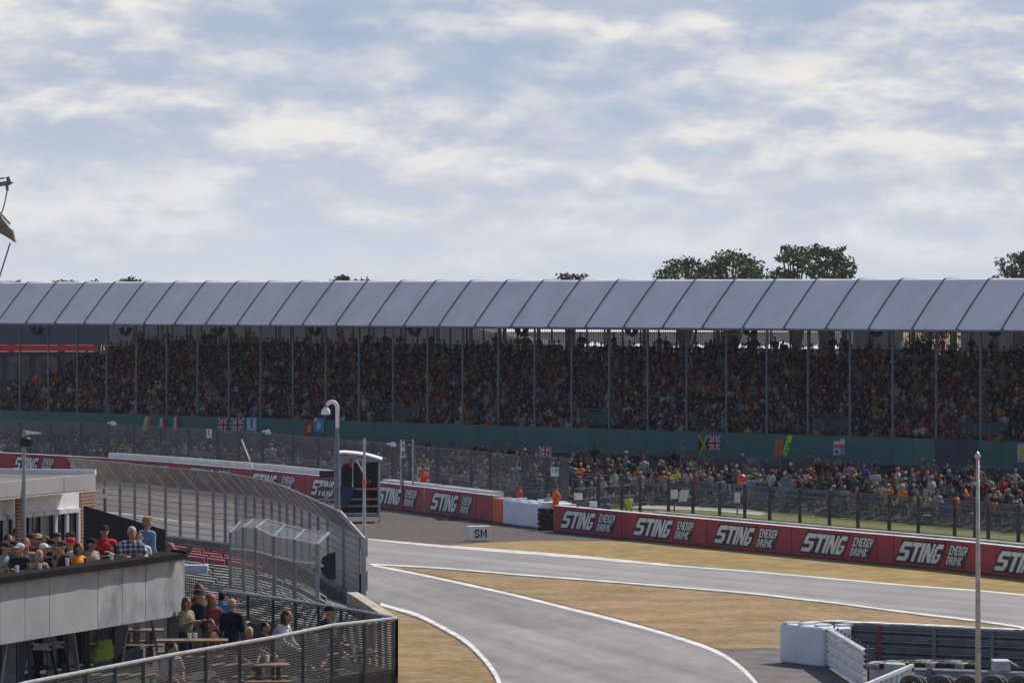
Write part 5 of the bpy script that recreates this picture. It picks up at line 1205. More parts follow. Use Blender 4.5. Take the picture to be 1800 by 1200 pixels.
# hi-vis jacket over the partition, stacked chairs
b = MB(); c = edge(183, -.55); ax_ = BD
for dx, dz, w_, h_ in ((0, 3.55, .75, .46), (-.42, 3.48, .25, .32), (.40, 3.5, .14, .30)): b.box(c + ax_ * dx + Zv * dz, (w_, .10, h_), rz=math.atan2(BD.y, BD.x), bev=.03)
b.box(c + Zv * 3.38 - ax_ * .5, (.3, .12, .14), rz=math.atan2(BD.y, BD.x), bev=.03)
tag(b.build('jacket', mat('hi_vis_yellow', (.26, .32, .03), .8, .15, 4)), 'yellow high visibility jacket hung over the partition under the balcony', 'jacket')
for i, px in enumerate((62, 84)):
    t = thing('chair', '%s dark folding chair leaning behind the undercroft posts' % ('left', 'right')[i], 'chair', edge(px, -1.2) + Zv * TZ, 'chairs under the balcony'); c = edge(px, -1.2)
    b = MB(); b.bar(c + Zv * (TZ + .1) + BD * .3, c + Zv * (TZ + .95) - BD * .15, .05); b.bar(c + BN * .4 + Zv * (TZ + .1) + BD * .3, c + BN * .4 + Zv * (TZ + .95) - BD * .15, .05); b.bar(c + Zv * (TZ + .1) - BD * .2, c + Zv * (TZ + .5) + BD * .2, .05); b.build('frame', black_pl, t)
    b = MB(); b.box(c + BN * .2 + Zv * (TZ + .92) - BD * .12, (.42, .06, .14), rz=math.atan2(BN.y, BN.x)); b.build('backrest', white_paint, t); b = MB(); b.box(c + BN * .2 + Zv * (TZ + .48), (.42, .4, .05), rz=math.atan2(BN.y, BN.x)); b.build('seat', black_pl, t)

# ---------------------------------------------------------------- speaker mast in front of the clubhouse
t = thing('speaker_mast', 'grey mast with black round loudspeaker and white fin on the clubhouse roof', 'mast', W(42, 960, 107))
b = MB(); b.tube([Vector((W(42, 757, 107).x, 107, FLZ)), W(42, 770, 107), W(43, 755, 107)], [.05, .04, .03], 8); b.bar(W(38, 875, 107), W(42, 840, 107), .05); b.build('pole', mat('mast_grey', (.30, .31, .33), .5, .1, 3, metal=.4), t)
b = MB(); c = W(46, 776, 107); b.loft([[c + Vector((math.cos(a) * r_, math.sin(a) * r_, z)) for a in [2 * math.pi * k / 16 for k in range(16)]] for r_, z in ((.12, -.10), (.155, -.07), (.155, .06), (.10, .10), (.03, .13))]); b.build('loudspeaker', black_pl, t, smooth=False)
b = MB(); c = W(45, 762, 107); b.prism([c + Vector(q) for q in ((-.03, 0, -.03), (.34, 0, .005), (.34, 0, .02), (-.03, 0, .06))], [c + Vector(q) for q in ((-.03, .12, -.03), (.3, .12, .005), (.3, .12, .02), (-.03, .12, .06))]); b.tube([W(43, 768, 107), W(43, 765, 107)], .05, 8); b.build('fin', white_paint, t)

# ---------------------------------------------------------------- terrace railing
rail_m = mat('rail_galvanised', (.30, .31, .33), .45, .1, 4, metal=.5)
slat = wire_mat('railing_wires', (.045, .048, .056), .35, .052, .05, .62, metal=.2)
RZ0 = 3.97
def rp(px, py): Y = F * (HC - RZ0) / (py - HZ); return Vector(((px - 900) / F * Y, Y, 0))
RA = [rp(-200, 1270), rp(45, 1200), rp(300, 1151), rp(480, 1120), rp(583, 1099), rp(697, 1086.5)]; RB = [rp(697, 1086.5), rp(640, 1075), rp(560, 1062), rp(480, 1050), rp(393, 1038)]
def seg(pts, s):
    """resample plan polyline every s metres"""
    out = []; 
    for a, c in zip(pts, pts[1:]):
        n = max(1, round((c - a).length / s)); out += [lerp(a, c, i / n) for i in range(n)]
    return out + [pts[-1]]
def railing(nm, label, pts, zlow):
    t = thing(nm, label, 'railing', pts[len(pts) // 2] + Zv * TZ, 'terrace railings')
    b = MB(); b.tube([p + Zv * RZ0 for p in pts], .042, 8); b.build('top_rail', rail_m, t)
    b = MB(); s_ = 0
    for a, c in zip(pts, pts[1:]):
        l = (c - a).length; b.quad(a + Zv * zlow, c + Zv * zlow, c + Zv * (RZ0 - .05), a + Zv * (RZ0 - .05), uv=[(s_, zlow), (s_ + l, zlow), (s_ + l, RZ0 - .05), (s_, RZ0 - .05)]); s_ += l
    b.build('wire_infill', slat, t)
    for p in seg(pts, 1.6 if nm else 1.6): b = MB(); b.box(p + Zv * (zlow + RZ0) / 2, (.07, .07, RZ0 - zlow)); b.build('post', darksteel, t)
    return t
railing('terrace_railing', 'long galvanised railing with dark horizontal wires sweeping down from the terrace corner to the left', RA, 1.9)
railing('terrace_railing', 'short far railing of the terrace running back to the left behind the drinkers', RB, 2.7)
b = MB()
for pts_ in (RA, RB):
    for a, c in zip(pts_, pts_[1:]):
        d_ = (c - a).normalized(); n_ = Vector((-d_.y, d_.x, 0)) * .2; b.prism([a, c, c + n_, a + n_], [a + Zv * (TZ - .03), c + Zv * (TZ - .03), c + n_ + Zv * (TZ - .03), a + n_ + Zv * (TZ - .03)])
tag(b.build('dark_fill_wall', mat('dark_fill', (.035, .034, .036), .9, .2, 1)), 'dark retaining wall added to darken the space below the terrace corner', 'wall')  # wall added so that it looks dark through the railing wires
# handrails of the steps beyond the railing
t = thing('handrail', 'bright tubular handrails seen through the terrace railing near its corner', 'handrail', W(600, 1160, 113))
b = MB(); b.tube([W(480, 1184, 112), W(620, 1152, 113), W(672, 1144, 113.5)], .035, 6); b.tube([W(586, 1128, 113), W(683, 1148, 114), W(660, 1155, 114)], .03, 6); b.tube([W(592, 1137, 112.6), W(616, 1155, 112.8)], .035, 6); b.tube([W(560, 1195, 112), W(618, 1185, 112.5)], .03, 6); b.build('rail_tube', white_paint, t)

# ---------------------------------------------------------------- picnic tables
def picnic(label, px, py, Y, ln, rz, hat=0):
    c = W(px, py, Y); z0 = c.z - .75; t = thing('picnic_table', label, 'picnic table', Vector((c.x, c.y, z0)), 'picnic tables on the terrace'); M = Matrix.Rotation(rz, 3, 'Z')
    b = MB()
    for k in range(4): b.box(c + M @ Vector((0, -.27 + .18 * k, 0)), (ln, .16, .04), rz=rz)
    b.build('table_top', wood, t)
    for s in (-1, 1):
        b = MB(); b.box(c + M @ Vector((0, .68 * s, -.30)), (ln, .26, .04), rz=rz); b.build('bench', wood, t)
    for s in (-1, 1):
        b = MB(); e = M @ Vector((s * ln * .36, 0, 0)); b.bar(c + e + M @ Vector((0, -.15, -.03)), c + e + M @ Vector((0, -.62, -.74)), .07); b.bar(c + e + M @ Vector((0, .15, -.03)), c + e + M @ Vector((0, .62, -.74)), .07); b.bar(c + e + M @ Vector((0, -.75, -.36)), c + e + M @ Vector((0, .75, -.36)), .07); b.build('trestle', mat('dark_wood', (.12, .07, .045), .8, .2, 4), t)
    return t
picnic('picnic table beside the balcony post in front of the dark blazered guests', 338, 1125, 107.5, 1.5, .05)
picnic('picnic table behind the wires below the grey suited man', 440, 1168, 105, 1.6, .08)
picnic('picnic table behind the wires at the lower left', 222, 1186, 104, 1.4, .06)
picnic('picnic table in the undercroft with orange lit top', 212, 1107, 113.5, 1.9, .05)
picnic('picnic table at the right among the drinkers', 545, 1150, 111, 1.3, .2)
for i, (px, py, Y) in enumerate(((333, 1122, 107.5), (343, 1121, 107.4), (470, 1160, 105.2))):
    c = W(px, py, Y); b = MB(); b.loft([[Vector((c.x + math.cos(a) * r_, c.y + math.sin(a) * r_, c.z - .02 + z)) for a in [k * math.pi / 4 for k in range(8)]] for r_, z in ((.035, 0), (.045, .13))]); tag(b.build('plastic_cup', white_paint), ('left plastic cup on the nearest picnic table by the balcony post', 'right plastic cup on the nearest picnic table by the balcony post', 'lone plastic cup on the table behind the wires')[i], 'cup', 'cups on the picnic tables')

# ================================================================== BIG CATCH FENCE (left middle)
cf_mesh = wire_mat('catch_fence_mesh', (.24, .245, .26), .05, .05, .33, .33, metal=.1); cf_mesh2 = wire_mat('catch_fence_mesh_dense', (.30, .305, .315), .05, .05, .56, .56, metal=.1)
cf_top = wire_mat('catch_fence_top', (.25, .25, .265), .06, .06, .62, .62, metal=.1)
bend = [(150, 840), (185, 843), (211, 846), (237, 848), (263, 851), (291, 855), (317, 858), (347, 861), (375, 864), (396, 866), (415, 868), (432, 870.3), (448, 873), (463, 876), (478, 879), (492, 882), (505, 885.5), (518, 889), (531, 894), (545, 900), (560, 907), (577, 915), (605, 929), (634, 943)]
base = [G(x, (y - 120.9) / .7682) for x, y in bend]; HF = 2.55; fpost = mat('fence_post_grey', (.33, .335, .36), .6, .12, 3, metal=.2); OV = Vector((-.85, .25, .93))
cfence = thing('catch_fence', 'tall curving catch fence with overhanging top sweeping round the empty seats to the track side', 'fence', base[12])
b = MB(); b2 = MB(); b3 = MB(); s_ = 0
for i_, (a, c) in enumerate(zip(base, base[1:])):
    l = (c - a).length; (b if i_ < 10 else b3).quad(a + Zv * .3, c + Zv * .3, c + Zv * HF, a + Zv * HF, uv=[(s_, .3), (s_ + l, .3), (s_ + l, HF), (s_, HF)])
    b2.quad(a + Zv * HF, c + Zv * HF, c + Zv * HF + OV, a + Zv * HF + OV, uv=[(s_, 0), (s_ + l, 0), (s_ + l, 1.28), (s_, 1.28)]); s_ += l
b.build('wire_mesh', cf_mesh, cfence); b3.build('wire_mesh', cf_mesh2, cfence); b2.build('overhang_mesh', cf_top, cfence)
for i, p in enumerate(base):
    b = MB(); b.box(p + Zv * (HF / 2), (.13, .13, HF)); b.build('post', fpost, cfence); b = MB(); b.bar(p + Zv * HF, p + Zv * HF + OV, .07, .07); b.build('overhang_arm', fpost, cfence)
for h in (.4, .65, .9, 1.15, 1.4, 1.65, 1.9, 2.15, 2.4): b = MB(); b.tube([p + Zv * h for p in base], .014, 4); b.build('cable', darksteel, cfence)
for h, ov in ((HF, 0), (HF, 1)): b = MB(); b.tube([p + Zv * h + OV * ov for p in base], .03, 5); b.build('edge_rail', galv, cfence)
# dense end panel turning towards the camera
ep = [G(577, 1033), G(605, 1052), G(634, 1072)]
t = thing('end_screen', 'dense grey mesh end panel of the catch fence, nearest the service road', 'fence', ep[2])
b = MB(); s_ = 0; dm = wire_mat('dense_mesh', (.24, .25, .27), .05, .09, .5, .5, metal=.1); off = Vector((.12, -.6, 0))
for a, c in zip(ep, ep[1:]):
    l = (c - a).length; b.quad(a + off, c + off, c + off + Zv * HF, a + off + Zv * HF, uv=[(s_, 0), (s_ + l, 0), (s_ + l, HF), (s_, HF)]); b.quad(a + off + Zv * HF, c + off + Zv * HF, c + off + Zv * HF + OV, a + off + Zv * HF + OV, uv=[(s_, 0), (s_ + l, 0), (s_ + l, 1.2), (s_, 1.2)]); s_ += l
b.build('wire_mesh', dm, t); b = MB(); b.box(ep[2] + off + Zv * HF / 2, (.16, .12, HF)); b.bar(ep[2] + off + Zv * HF, ep[2] + off + Zv * HF + OV, .14, .1); b.build('end_post', fpost, t)
# concrete walls at the foot of the fence
def low_wall(nm, label, pts, h, th, m=concrete):
    b = MB()
    for a, c in zip(pts, pts[1:]):
        d = (c - a).normalized(); n = Vector((-d.y, d.x, 0)) * th; b.prism([a, c, c + n, a + n], [a + Zv * h, c + Zv * h, c + n + Zv * h, a + n + Zv * h])
    return tag(b.build(nm, m), label, 'wall')
low_wall('concrete_wall', 'low concrete wall along the foot of the curving catch fence', [p + Vector((-.05, -.35, 0)) for p in base], .42, -.3, mat('mossy_concrete', (.20, .19, .16), .9, .2, 1.5))
def topz(px, py, z): return G(px, py, z).xy.to_3d()
low_wall('concrete_wall', 'sunlit concrete barrier wall between fence end and service road', [topz(629, 1040, 1.0), topz(640, 1046, 1.0), topz(668, 1064, 1.0), topz(697, 1083, 1.0), topz(712, 1096, 1.0) + Vector((-.9, 0, 0))], 1.0, -.38, mat('tan_concrete', (.42, .36, .29), .9, .12, 1.5))
# ---------------------------------------------------------------- empty terraces behind it
red_seat = mat('red_seats', (.30, .055, .06), .6, .25, 1.4, col2=(.09, .02, .025)); grey_seat = mat('grey_bench', (.20, .195, .18), .8, .3, 1.6, col2=(.04, .038, .035))
def fb(px): return interp(px, [(x, (y - 120.9) / .7682) for x, y in bend])
b = MB(); xs = list(range(130, 641, 30)); js = [0, 3, 8, 14, 20, 26]
def seatz(j): return .05 + .125 * j
def sp(px, j):
    y = fb(px) + 3 + 5.0 * j; return G(px, y, seatz(j))
for x0, x1 in zip(xs, xs[1:]):
    for j0, j1 in zip(js, js[1:]):
        if sp(x0, j1).y < 124: continue
        b.quad(sp(x0, j1), sp(x1, j1), sp(x1, j0), sp(x0, j0))
struct(b.build('seating_slope', mat('slope_ground', (.10, .095, .085), .95, .3, .6), smooth=True), 'ground of the empty terraces inside the catch fence')
rr = random.Random(3)
for j in range(1, 24):
    xa, xb = 170 + j * 6, (min(640, 640 - j * 3) if j > 5 else 470 + j * 12); red = j <= 5
    b = MB(); x = xa
    while x < xb:
        w_ = rr.uniform(16, 46) if red else rr.uniform(40, 95); x2 = min(xb, x + w_); isred = red or (x > 440 and x < 520 and j < 9)
        if not red and x > 470 and j < 4: break
        pts = [sp(x, j), sp((x + x2) / 2, j), sp(x2 - 2, j)]
        if pts[0].y < 124: break
        for a, c in zip(pts, pts[1:]):
            d = Vector((0, .55, 0)); h = .28 if isred else .16
            b.prism([a, c, c + d, a + d], [a + Zv * h, c + Zv * h, c + d + Zv * h, a + d + Zv * h], 0)
        x = x2 + rr.uniform(1, 4)
    if b.f: tag(b.build('bench_row', red_seat if red else grey_seat), 'empty %s bench row, number %d counted from the catch fence' % ('faded red' if red else 'weathered grey', j), 'bench row', 'rows of empty benches inside the catch fence')
b = MB(); c = W(344, 998, 150); b.box(c, (.72, .5, .2), bev=.02); b.box(c + Zv * -.13, (.68, .45, .05)); tag(b.build('cabinet', mat('pale_blue_board', (.38, .46, .58), .6, .06)), 'pale blue box roof right of the balcony end', 'cabinet')
b = MB()
for k in range(9): q = W(322 + k * 3.6, 1062, 128); b.box(q + Zv * .25, (.025, .03, .9 - .02 * k))
tag(b.build('picket_fence', mat('brown_pickets', (.16, .11, .09), .8, .2, 4)), 'row of brown pickets beside the balcony end', 'fence')
# second, straight fence with overhangs
A = [(405, 936, 425, 914), (428, 926, 447.5, 912), (450, 927, 470, 913), (482, 942, 502, 922), (518, 948, 536, 931), (557.5, 956, 578, 936)]
mat('inner_post', (.27, .28, .30), .6, .1, 3, metal=.2)
t = thing('inner_fence', 'straight galvanised fence with angled arms in front of the empty terraces', 'fence', W(480, 1040, 146))
Ys = [166, 160, 155, 149, 143, 137]; tops = [W(a[0], a[1], Y) for a, Y in zip(A, Ys)]; arms = [W(a[2], a[3], Y + 1.2) for a, Y in zip(A, Ys)]; zf = [max(.9, W(a[0], yb_, Y).z) for a, yb_, Y in zip(A, (1036, 1038, 1042, 1050, 1062, 1070), Ys)]
im = wire_mat('inner_mesh', (.20, .21, .22), .05, .05, .40, .40, metal=.1); imt = wire_mat('inner_mesh_low', (.15, .148, .135), .06, .06, .27, .27, metal=.1)
b = MB(); b2 = MB(); b3 = MB(); s_ = 0
for i in range(5):
    a, c = tops[i], tops[i + 1]; l = (c - a).length; ma, mc = W(A[i][0], (963, 965, 968, 977, 986, 990)[i], Ys[i]), W(A[i + 1][0], (963, 965, 968, 977, 986, 990)[i + 1], Ys[i + 1])
    b.quad(ma, mc, c, a, uv=[(s_, ma.z), (s_ + l, mc.z), (s_ + l, c.z), (s_, a.z)]); la, lc = Vector((a.x, a.y, zf[i])), Vector((c.x, c.y, zf[i + 1])); b2.quad(la, lc, mc, ma, uv=[(s_, la.z), (s_ + l, lc.z), (s_ + l, mc.z), (s_, ma.z)])
    b.quad(a, c, arms[i + 1], arms[i], uv=[(s_, 0), (s_ + l, 0), (s_ + l, 1), (s_, 1)]); s_ += l; b3.bar(ma, mc, .05); b3.bar(arms[i], arms[i + 1], .035); b3.bar(a, c, .03)
b.build('wire_mesh', im, t); b2.build('wire_mesh', imt, t); b3.build('rail', galv, t)
for p, q, z_ in zip(tops, arms, zf):
    b = MB(); b.bar(Vector((p.x, p.y, z_)), p, .11, .09); b.build('post', MATS['inner_post'], t); b = MB(); b.bar(p, q, .055, .055); b.build('arm', galv, t)
# black sheet hanging between the fences
b = MB(); Yq = 152; pts = [(590, 969), (590, 1018), (577, 1018), (566, 1008), (563, 998), (570, 994), (564, 988), (566, 980), (577, 973)]
b.prism([W(x, y, Yq) for x, y in pts], [W(x, y, Yq) + Vector((0, .04, 0)) for x, y in pts]); b.box(W(552, 981, Yq), (.09, .05, .1)); b.box(W(552, 1001, Yq), (.08, .05, .1)); tag(b.build('tarpaulin', black_pl), 'ragged black sheet hanging at the fence corner', 'tarpaulin')

# ================================================================== POLES AND TOWER
t = thing('lamp_post', 'grey pole with white swan neck arm and white camera dome beside the tower', 'lamp post', G(593, 918, 0) + Vector((0, -2, 0)))
Yl = 236; b = MB(); b.tube([Vector((W(592, 900, Yl).x, Yl, 0)), W(592, 790, Yl), W(593, 752, Yl)], [.13, .12, .085], 8); b.build('pole', bluesteel, t)
b = MB(); b.tube([W(593, 752, Yl), W(593, 718, Yl)] + [W(583.5 + 9.5 * math.cos(a), 716 - 10 * math.sin(a), Yl) for a in [math.pi * k / 8 for k in range(9)]] + [W(574, 720, Yl)], [.09] * 12, 8); b.build('swan_neck', white_paint, t, smooth=True)
b = MB(); c = W(572.5, 722, Yl); b.loft([[c + Vector((math.cos(a) * r_, math.sin(a) * r_, z)) for a in [2 * math.pi * k / 14 for k in range(14)]] for r_, z in ((.20, -.17), (.215, -.10), (.19, .03), (.12, .13), (.05, .18))]); b.build('dome_housing', white_paint, t, smooth=True); b = MB(); b.ell(c + Vector((0, 0, -.19)), (.12, .12, .10), 12, 6); b.build('lens_bubble', glass_dark, t, smooth=True)
Ym = 180; t = thing('steel_mast', 'thin grey steel mast with side brackets and red bands at the catch fence end', 'mast', Vector((W(640, 900, Ym).x, Ym, 0)))
b = MB(); b.tube([Vector((W(640, 900, Ym).x, Ym, .5)), W(640.5, 770, Ym)], [.075, .045], 8); b.build('pole', galv, t)
for y0, y1 in ((945, 978), (1003, 1037)): b = MB(); b.tube([W(640, y0, Ym), W(645, y0, Ym), W(645, y1, Ym), W(640, y1, Ym)], .035, 6); b.build('bracket', galv, t)
for y0 in (843, 982): b = MB(); b.tube([W(640.3, y0, Ym - .01), W(640.3, y0 + 9, Ym - .01)], .078, 8); b.build('red_band', orange_p, t)
b = MB(); b.box(W(635.5, 1032, Ym - .2), (.15, .12, .95)); b.build('black_box', black_pl, t)
b = MB(); b.bar(W(634.5, 965, Ym - .1), W(635, 1010, Ym - .1), .05); b.build('white_strip', white_paint, t)
# tower
mat('joint_grey', (.24, .24, .26), .8, .1)
Yt = 249; tw = thing('marshal_tower', 'dark scaffold camera tower with curved white canopy standing on the gravel', 'tower', G(632, 916))
def PX(px, py, dy=0): return W(px, py, Yt + dy)
b = MB(); prf = [(590, 795.5), (605, 794.5), (625, 796), (645, 799), (660, 803), (672, 807)]
for (x0, y0), (x1, y1) in zip(prf, prf[1:]):
    b.prism([PX(x0, y0 + 3), PX(x1, y1 + 3), PX(x1, y1 + 3, 2.2), PX(x0, y0 + 3, 2.2)], [PX(x0, y0), PX(x1, y1), PX(x1, y1, 2.2) + Zv * .10, PX(x0, y0, 2.2) + Zv * .10])
b.build('canopy', white_paint, tw)
b = MB(); b.prism([PX(588, 836, .02), PX(595, 836, .02), PX(604, 815, .02), PX(668, 811, .02), PX(668, 806, .02), PX(592, 799, .02)], [PX(588, 836, .3), PX(595, 836, .3), PX(604, 815, .3), PX(668, 811, .3), PX(668, 806, .3), PX(592, 799, .3)]); b.build('canopy_valance', MATS['joint_grey'], tw)
b = MB(); b.box(PX(632, 845, 2.1), (1.95, .08, 1.9)); b.box(PX(632, 905, 1.0), (1.9, 1.9, .06)); b.box(PX(632, 885, 1.9), (1.9, .05, .9)); b.box(PX(599, 860, 1.0), (.04, 1.9, 2.4)); b.box(PX(664, 860, 1.2), (.04, 1.6, 2.4)); b.build('shade_lining', black_pl, tw)  # black panels added to darken the shaded inside of the tower
for x in (598, 667):
    b = MB(); b.tube([Vector((PX(x, 900).x, Yt, 0)), PX(x, 812)], .045, 6); b.tube([Vector((PX(x, 900, 2.2).x, Yt + 2.2, 0)), PX(x, 812, 2.2)], .045, 6); b.build('leg', galv, tw)
for y in (859, 877, 889, 905):
    b = MB(); b.tube([PX(598, y, -.06), PX(667, y, -.06)], .04, 6); b.build('rail', galv, tw)
for x, y in ((652, 859), (654, 877), (615, 889), (652, 889)): b = MB(); b.tube([PX(x - 4, y, -.07), PX(x + 4, y, -.07)], .045, 6); b.build('red_band', orange_p, tw)
b = MB(); b.tube([PX(620, 860, -.1), PX(620, 808, -.1), PX(640, 808, -.1)], .035, 6); b.bar(PX(627, 809, -.1), PX(638, 828, -.1), .08); b.box(PX(639, 820, -.12), (.15, .06, .55)); b.build('white_frame', white_paint, tw)
b = MB(); b.prism([PX(598, 855, -.15), PX(600, 888, -.15), PX(612, 890, -.15), PX(624, 856, -.15)], [PX(598, 855, -.1), PX(600, 888, -.1), PX(612, 890, -.1), PX(624, 856, -.1)]); tag(b.build('tarpaulin', mat('blue_tarp', (.012, .035, .085), .7, .2, 4)), 'blue cloth hung on the left of the camera tower rails', 'tarpaulin')
b = MB(); b.prism([PX(614, 806, -.2), PX(614, 822, -.2), PX(619, 820, -.2), PX(621, 806, -.2)], [PX(614, 806, -.1), PX(614, 822, -.1), PX(619, 820, -.1), PX(621, 806, -.1)]); tag(b.build('warning_flag', FR), 'small red cloth hanging under the tower canopy', 'flag')
t = thing('tv_camera', 'dark shrouded television camera on a trestle left of the tower', 'camera', Vector((PX(573, 880, 6).x, Yt + 6, 0)))
b = MB(); b.box(PX(573, 858, 6), (.66, .5, .26), bev=.07); b.ell(PX(561, 858, 6), (.12, .2, .12), 10, 6); b.build('shroud', mat('camera_shroud', (.09, .09, .09), .8, .2, 4), t, smooth=True); b = MB()
for x in (566, 573, 581): b.bar(PX(573, 866, 6), PX(x, 892, 6), .05)
b.bar(PX(556, 878, 6), PX(590, 878, 6), .05); b.bar(PX(556, 886, 6), PX(590, 886, 6), .05); b.build('trestle', galv, t)
b = MB(); b.box(PX(576, 833, 14), (.85, .2, .36)); tag(b.build('equipment_case', black_pl), 'black case standing on the white wall top left of the tower', 'case')
person('person in dark clothes standing inside the camera tower', PX(650, 905, 1.0).xy.to_3d() + Zv * (PX(650, 905).z + .03), 10, 'hold', (.015, .015, .018), ('cap', (.02, .02, .02)), 'long', vox=.03)
person('person in dark blue seated low inside the camera tower', PX(611, 905, 1.0).xy.to_3d() + Zv * (PX(650, 905).z + .03), 20, 'sitlean', (.02, .03, .06), ('short', (.03, .02, .02)), 'long', vox=.03)
# white pole with pointed cap on the right
Yp = 128; t = thing('flag_pole', 'slender white pole with silver pointed cap at the right', 'pole', Vector((W(1719, 900, Yp).x, Yp, 0)))
b = MB(); b.tube([Vector((W(1719.5, 900, Yp).x, Yp, 0)), W(1719, 1000, Yp), W(1718.5, 806, Yp)], [.085, .06, .042], 10); b.build('shaft', mat('pole_white', (.50, .49, .46), .6, .1, 3, col2=(.33, .33, .32)), t, smooth=True)
b = MB(); c = W(1718.5, 800, Yp); b.loft([[c + Vector((math.cos(a) * r_, math.sin(a) * r_, z)) for a in [2 * math.pi * k / 12 for k in range(12)]] for r_, z in ((.045, -.085), (.055, -.07), (.072, -.04), (.078, -.01), (.055, .03), (.012, .095))]); b.build('pointed_cap', mat('silver_cap', (.55, .55, .56), .3, .05, metal=.9), t, smooth=True)
# leaning pole on the left fence
b = MB(); b.bar(W(425, 773, 288), W(445, 824, 284), .07); tag(b.build('leaning_pole', galv), 'pale pole leaning against the left debris fence', 'pole')
for i, (px, py, Y) in enumerate(((195, 742, 305), (467, 757, 286), (687, 779, 268))):
    b = MB(); b.box(W(px, py, Y), (.42, .2, .09), basis=Matrix.Rotation(R(-12), 3, 'Y')); b.box(W(px + 4, py + 3, Y + .1), (.3, .25, .14)); tag(b.build('fence_camera', white_paint), '%s small white topped camera on the left debris fence' % ('leftmost', 'middle', 'rightmost')[i], 'camera', 'small cameras on the debris fence')
# small signs
def sign(name, label, px0, px1, py0, py1, Y, txt, tcol, m=white_paint, post=True, tv=(.15, .85), tu=(.2, .8)):
    a, c = W(px0, py1, Y), W(px1, py0, Y); t = thing(name, label, 'sign', Vector(((a.x + c.x) / 2, Y, 0)))
    b = MB(); b.box((a + c) / 2, (c.x - a.x, .05, c.z - a.z)); b.build('board', m, t)
    if txt:
        b = MB()
        for s_, (u0, u1, v0, v1), mm in txt:
            for q in pixel_quads(s_, u0, u1, v0, v1): b.poly([Vector((lerp(a.x, c.x, u), Y - .032, lerp(a.z, c.z, v))) for u, v in q][::-1])
        b.build('lettering', tcol, t)
    if post: b = MB(); b.box(Vector(((a.x + c.x) / 2, Y + .06, a.z / 2)), (.07, .05, a.z)); b.build('post', darksteel, t)
    return t
sign('distance_board', 'white board with dark mark high on the left debris fence', 363, 372, 754, 769, 291, [('C', (.25, .75, .3, .85), 0)], ink, post=False)
sign('distance_board', 'white board with number 1 on the debris fence above the white block', 968, 982, 821, 837, 240, [('1', (.12, .36, .45, .9), 0), ('8', (.55, .85, .45, .9), 0)], FG, post=False)
sign('corner_sign', 'white sign with red mark on a post right of the clubhouse', 178, 188.5, 856, 875, 225, [('I', (.3, .6, .4, .85), 0)], FR)
t = sign('height_board', 'narrow upright frame with white 4 and 8 plates in the left debris fence', 705.5, 711.5, 776, 804, 263.5, [('4', (.2, .8, .58, .9), 0), ('8', (.2, .8, .1, .42), 0)], ink)
b = MB(); b.tube([W(705, 860, 263.6), W(705, 774, 263.6), W(726, 773, 263.6), W(726, 860, 263.6)], .06, 6); b.build('frame', galv, t)
sign('letter_board', 'white board with black letters beside the leftmost orange marshal', 733, 755.5, 820, 847, 268, [('OC', (.12, .9, .3, .8), 0)], ink)
sign('blank_board', 'blank white board on the fence right of the thick post', 1009, 1024, 866, 878, 238, None, ink); sign('blank_board', 'low blank white board right of the thick post', 1036, 1050, 880, 891, 237, None, ink)
sign('blank_board', 'left blank white board of the pair on the crowd barrier', 1179, 1191.5, 860, 876, 262, None, ink); sign('blank_board', 'narrow blank white board further right on the crowd barrier', 1291, 1301, 865, 883, 258, None, ink)
b = MB(); Y = 261.5; b.prism([W(1192, 881, Y), W(1207, 881, Y), W(1212, 860, Y), W(1197, 860, Y)], [W(1192, 881, Y + .05), W(1207, 881, Y + .05), W(1212, 860, Y + .05), W(1197, 860, Y + .05)]); tag(b.build('blank_board', white_paint), 'tilted blank white board, right one of the pair on the crowd barrier', 'sign')
flag('national_flag', 'small red white and blue flag held up above the crowd behind the white block', 947, 971, 785, 803, union, [FW, FR, FB_], Y=286, cat='flag', wav=.02)
flag('national_flag', 'washed out blue crossed flag low behind the right hand crowd', 1310, 1335, 803, 818, union, [FLB, cols_mat('lilac', (.35, .35, .6)), FB_], Y=280, wav=.02)
t = thing('balloon', 'round red ball shape held above the right hand crowd', 'balloon', W(1304, 841, 262)); b = MB(); b.ell(W(1304, 841, 262), (.24, .24, .24), 14, 10); b.build('skin', mat('balloon_red', (.60, .05, .04), .4, .05), t, smooth=True)
b = MB(); Y = 252; c = W(1383, 850, Y); M_ = Matrix.Rotation(R(-32), 3, 'Y')
for k in range(7): b.box(c + M_ @ Vector((-.36 + .12 * k, 0, 0)), (.05, .05, .62), basis=M_)
b.box(c + M_ @ Vector((0, 0, .3)), (.8, .05, .05), basis=M_); b.box(c + M_ @ Vector((0, 0, -.3)), (.8, .05, .05), basis=M_); tag(b.build('deck_chair', mat('chair_stripe', (.22, .28, .34), .7, .1)), 'tipped pale blue slatted chair below the neon green banner', 'chair')
# marshals
person('person in orange marshal overalls standing left, before the lettered board', Vector((-155.5 / F * 264, 264, .42)), 60, 'hold', (.75, .08, .02), ('short', (.03, .02, .02)), 'long', 'long', (.75, .08, .02), vox=.03, scale=1.08, group='marshals behind the wall')
person('person in orange marshal overalls with fair hair above the white block', Vector((13 / F * 252, 252, .02)), 70, 'stand', (.75, .08, .02), ('cap', (.02, .02, .03)), 'long', 'long', (.75, .08, .02), vox=.03, scale=1.03, group='marshals behind the wall')
person('person in bright orange marshal jacket at the start of the right red wall', Vector((77 / F * 243, 243, .25)), -60, 'hips', (.80, .17, .02), ('cap', (.02, .02, .03)), 'long', 'long', (.80, .17, .02), vox=.03, scale=1.02, group='marshals behind the wall')
person('person in pale shirt half hidden beside the bright orange marshal', Vector((64 / F * 245, 245, .05)), 20, 'stand', (.4, .4, .5), ('short', (.03, .02, .02)), vox=.03, scale=.92)
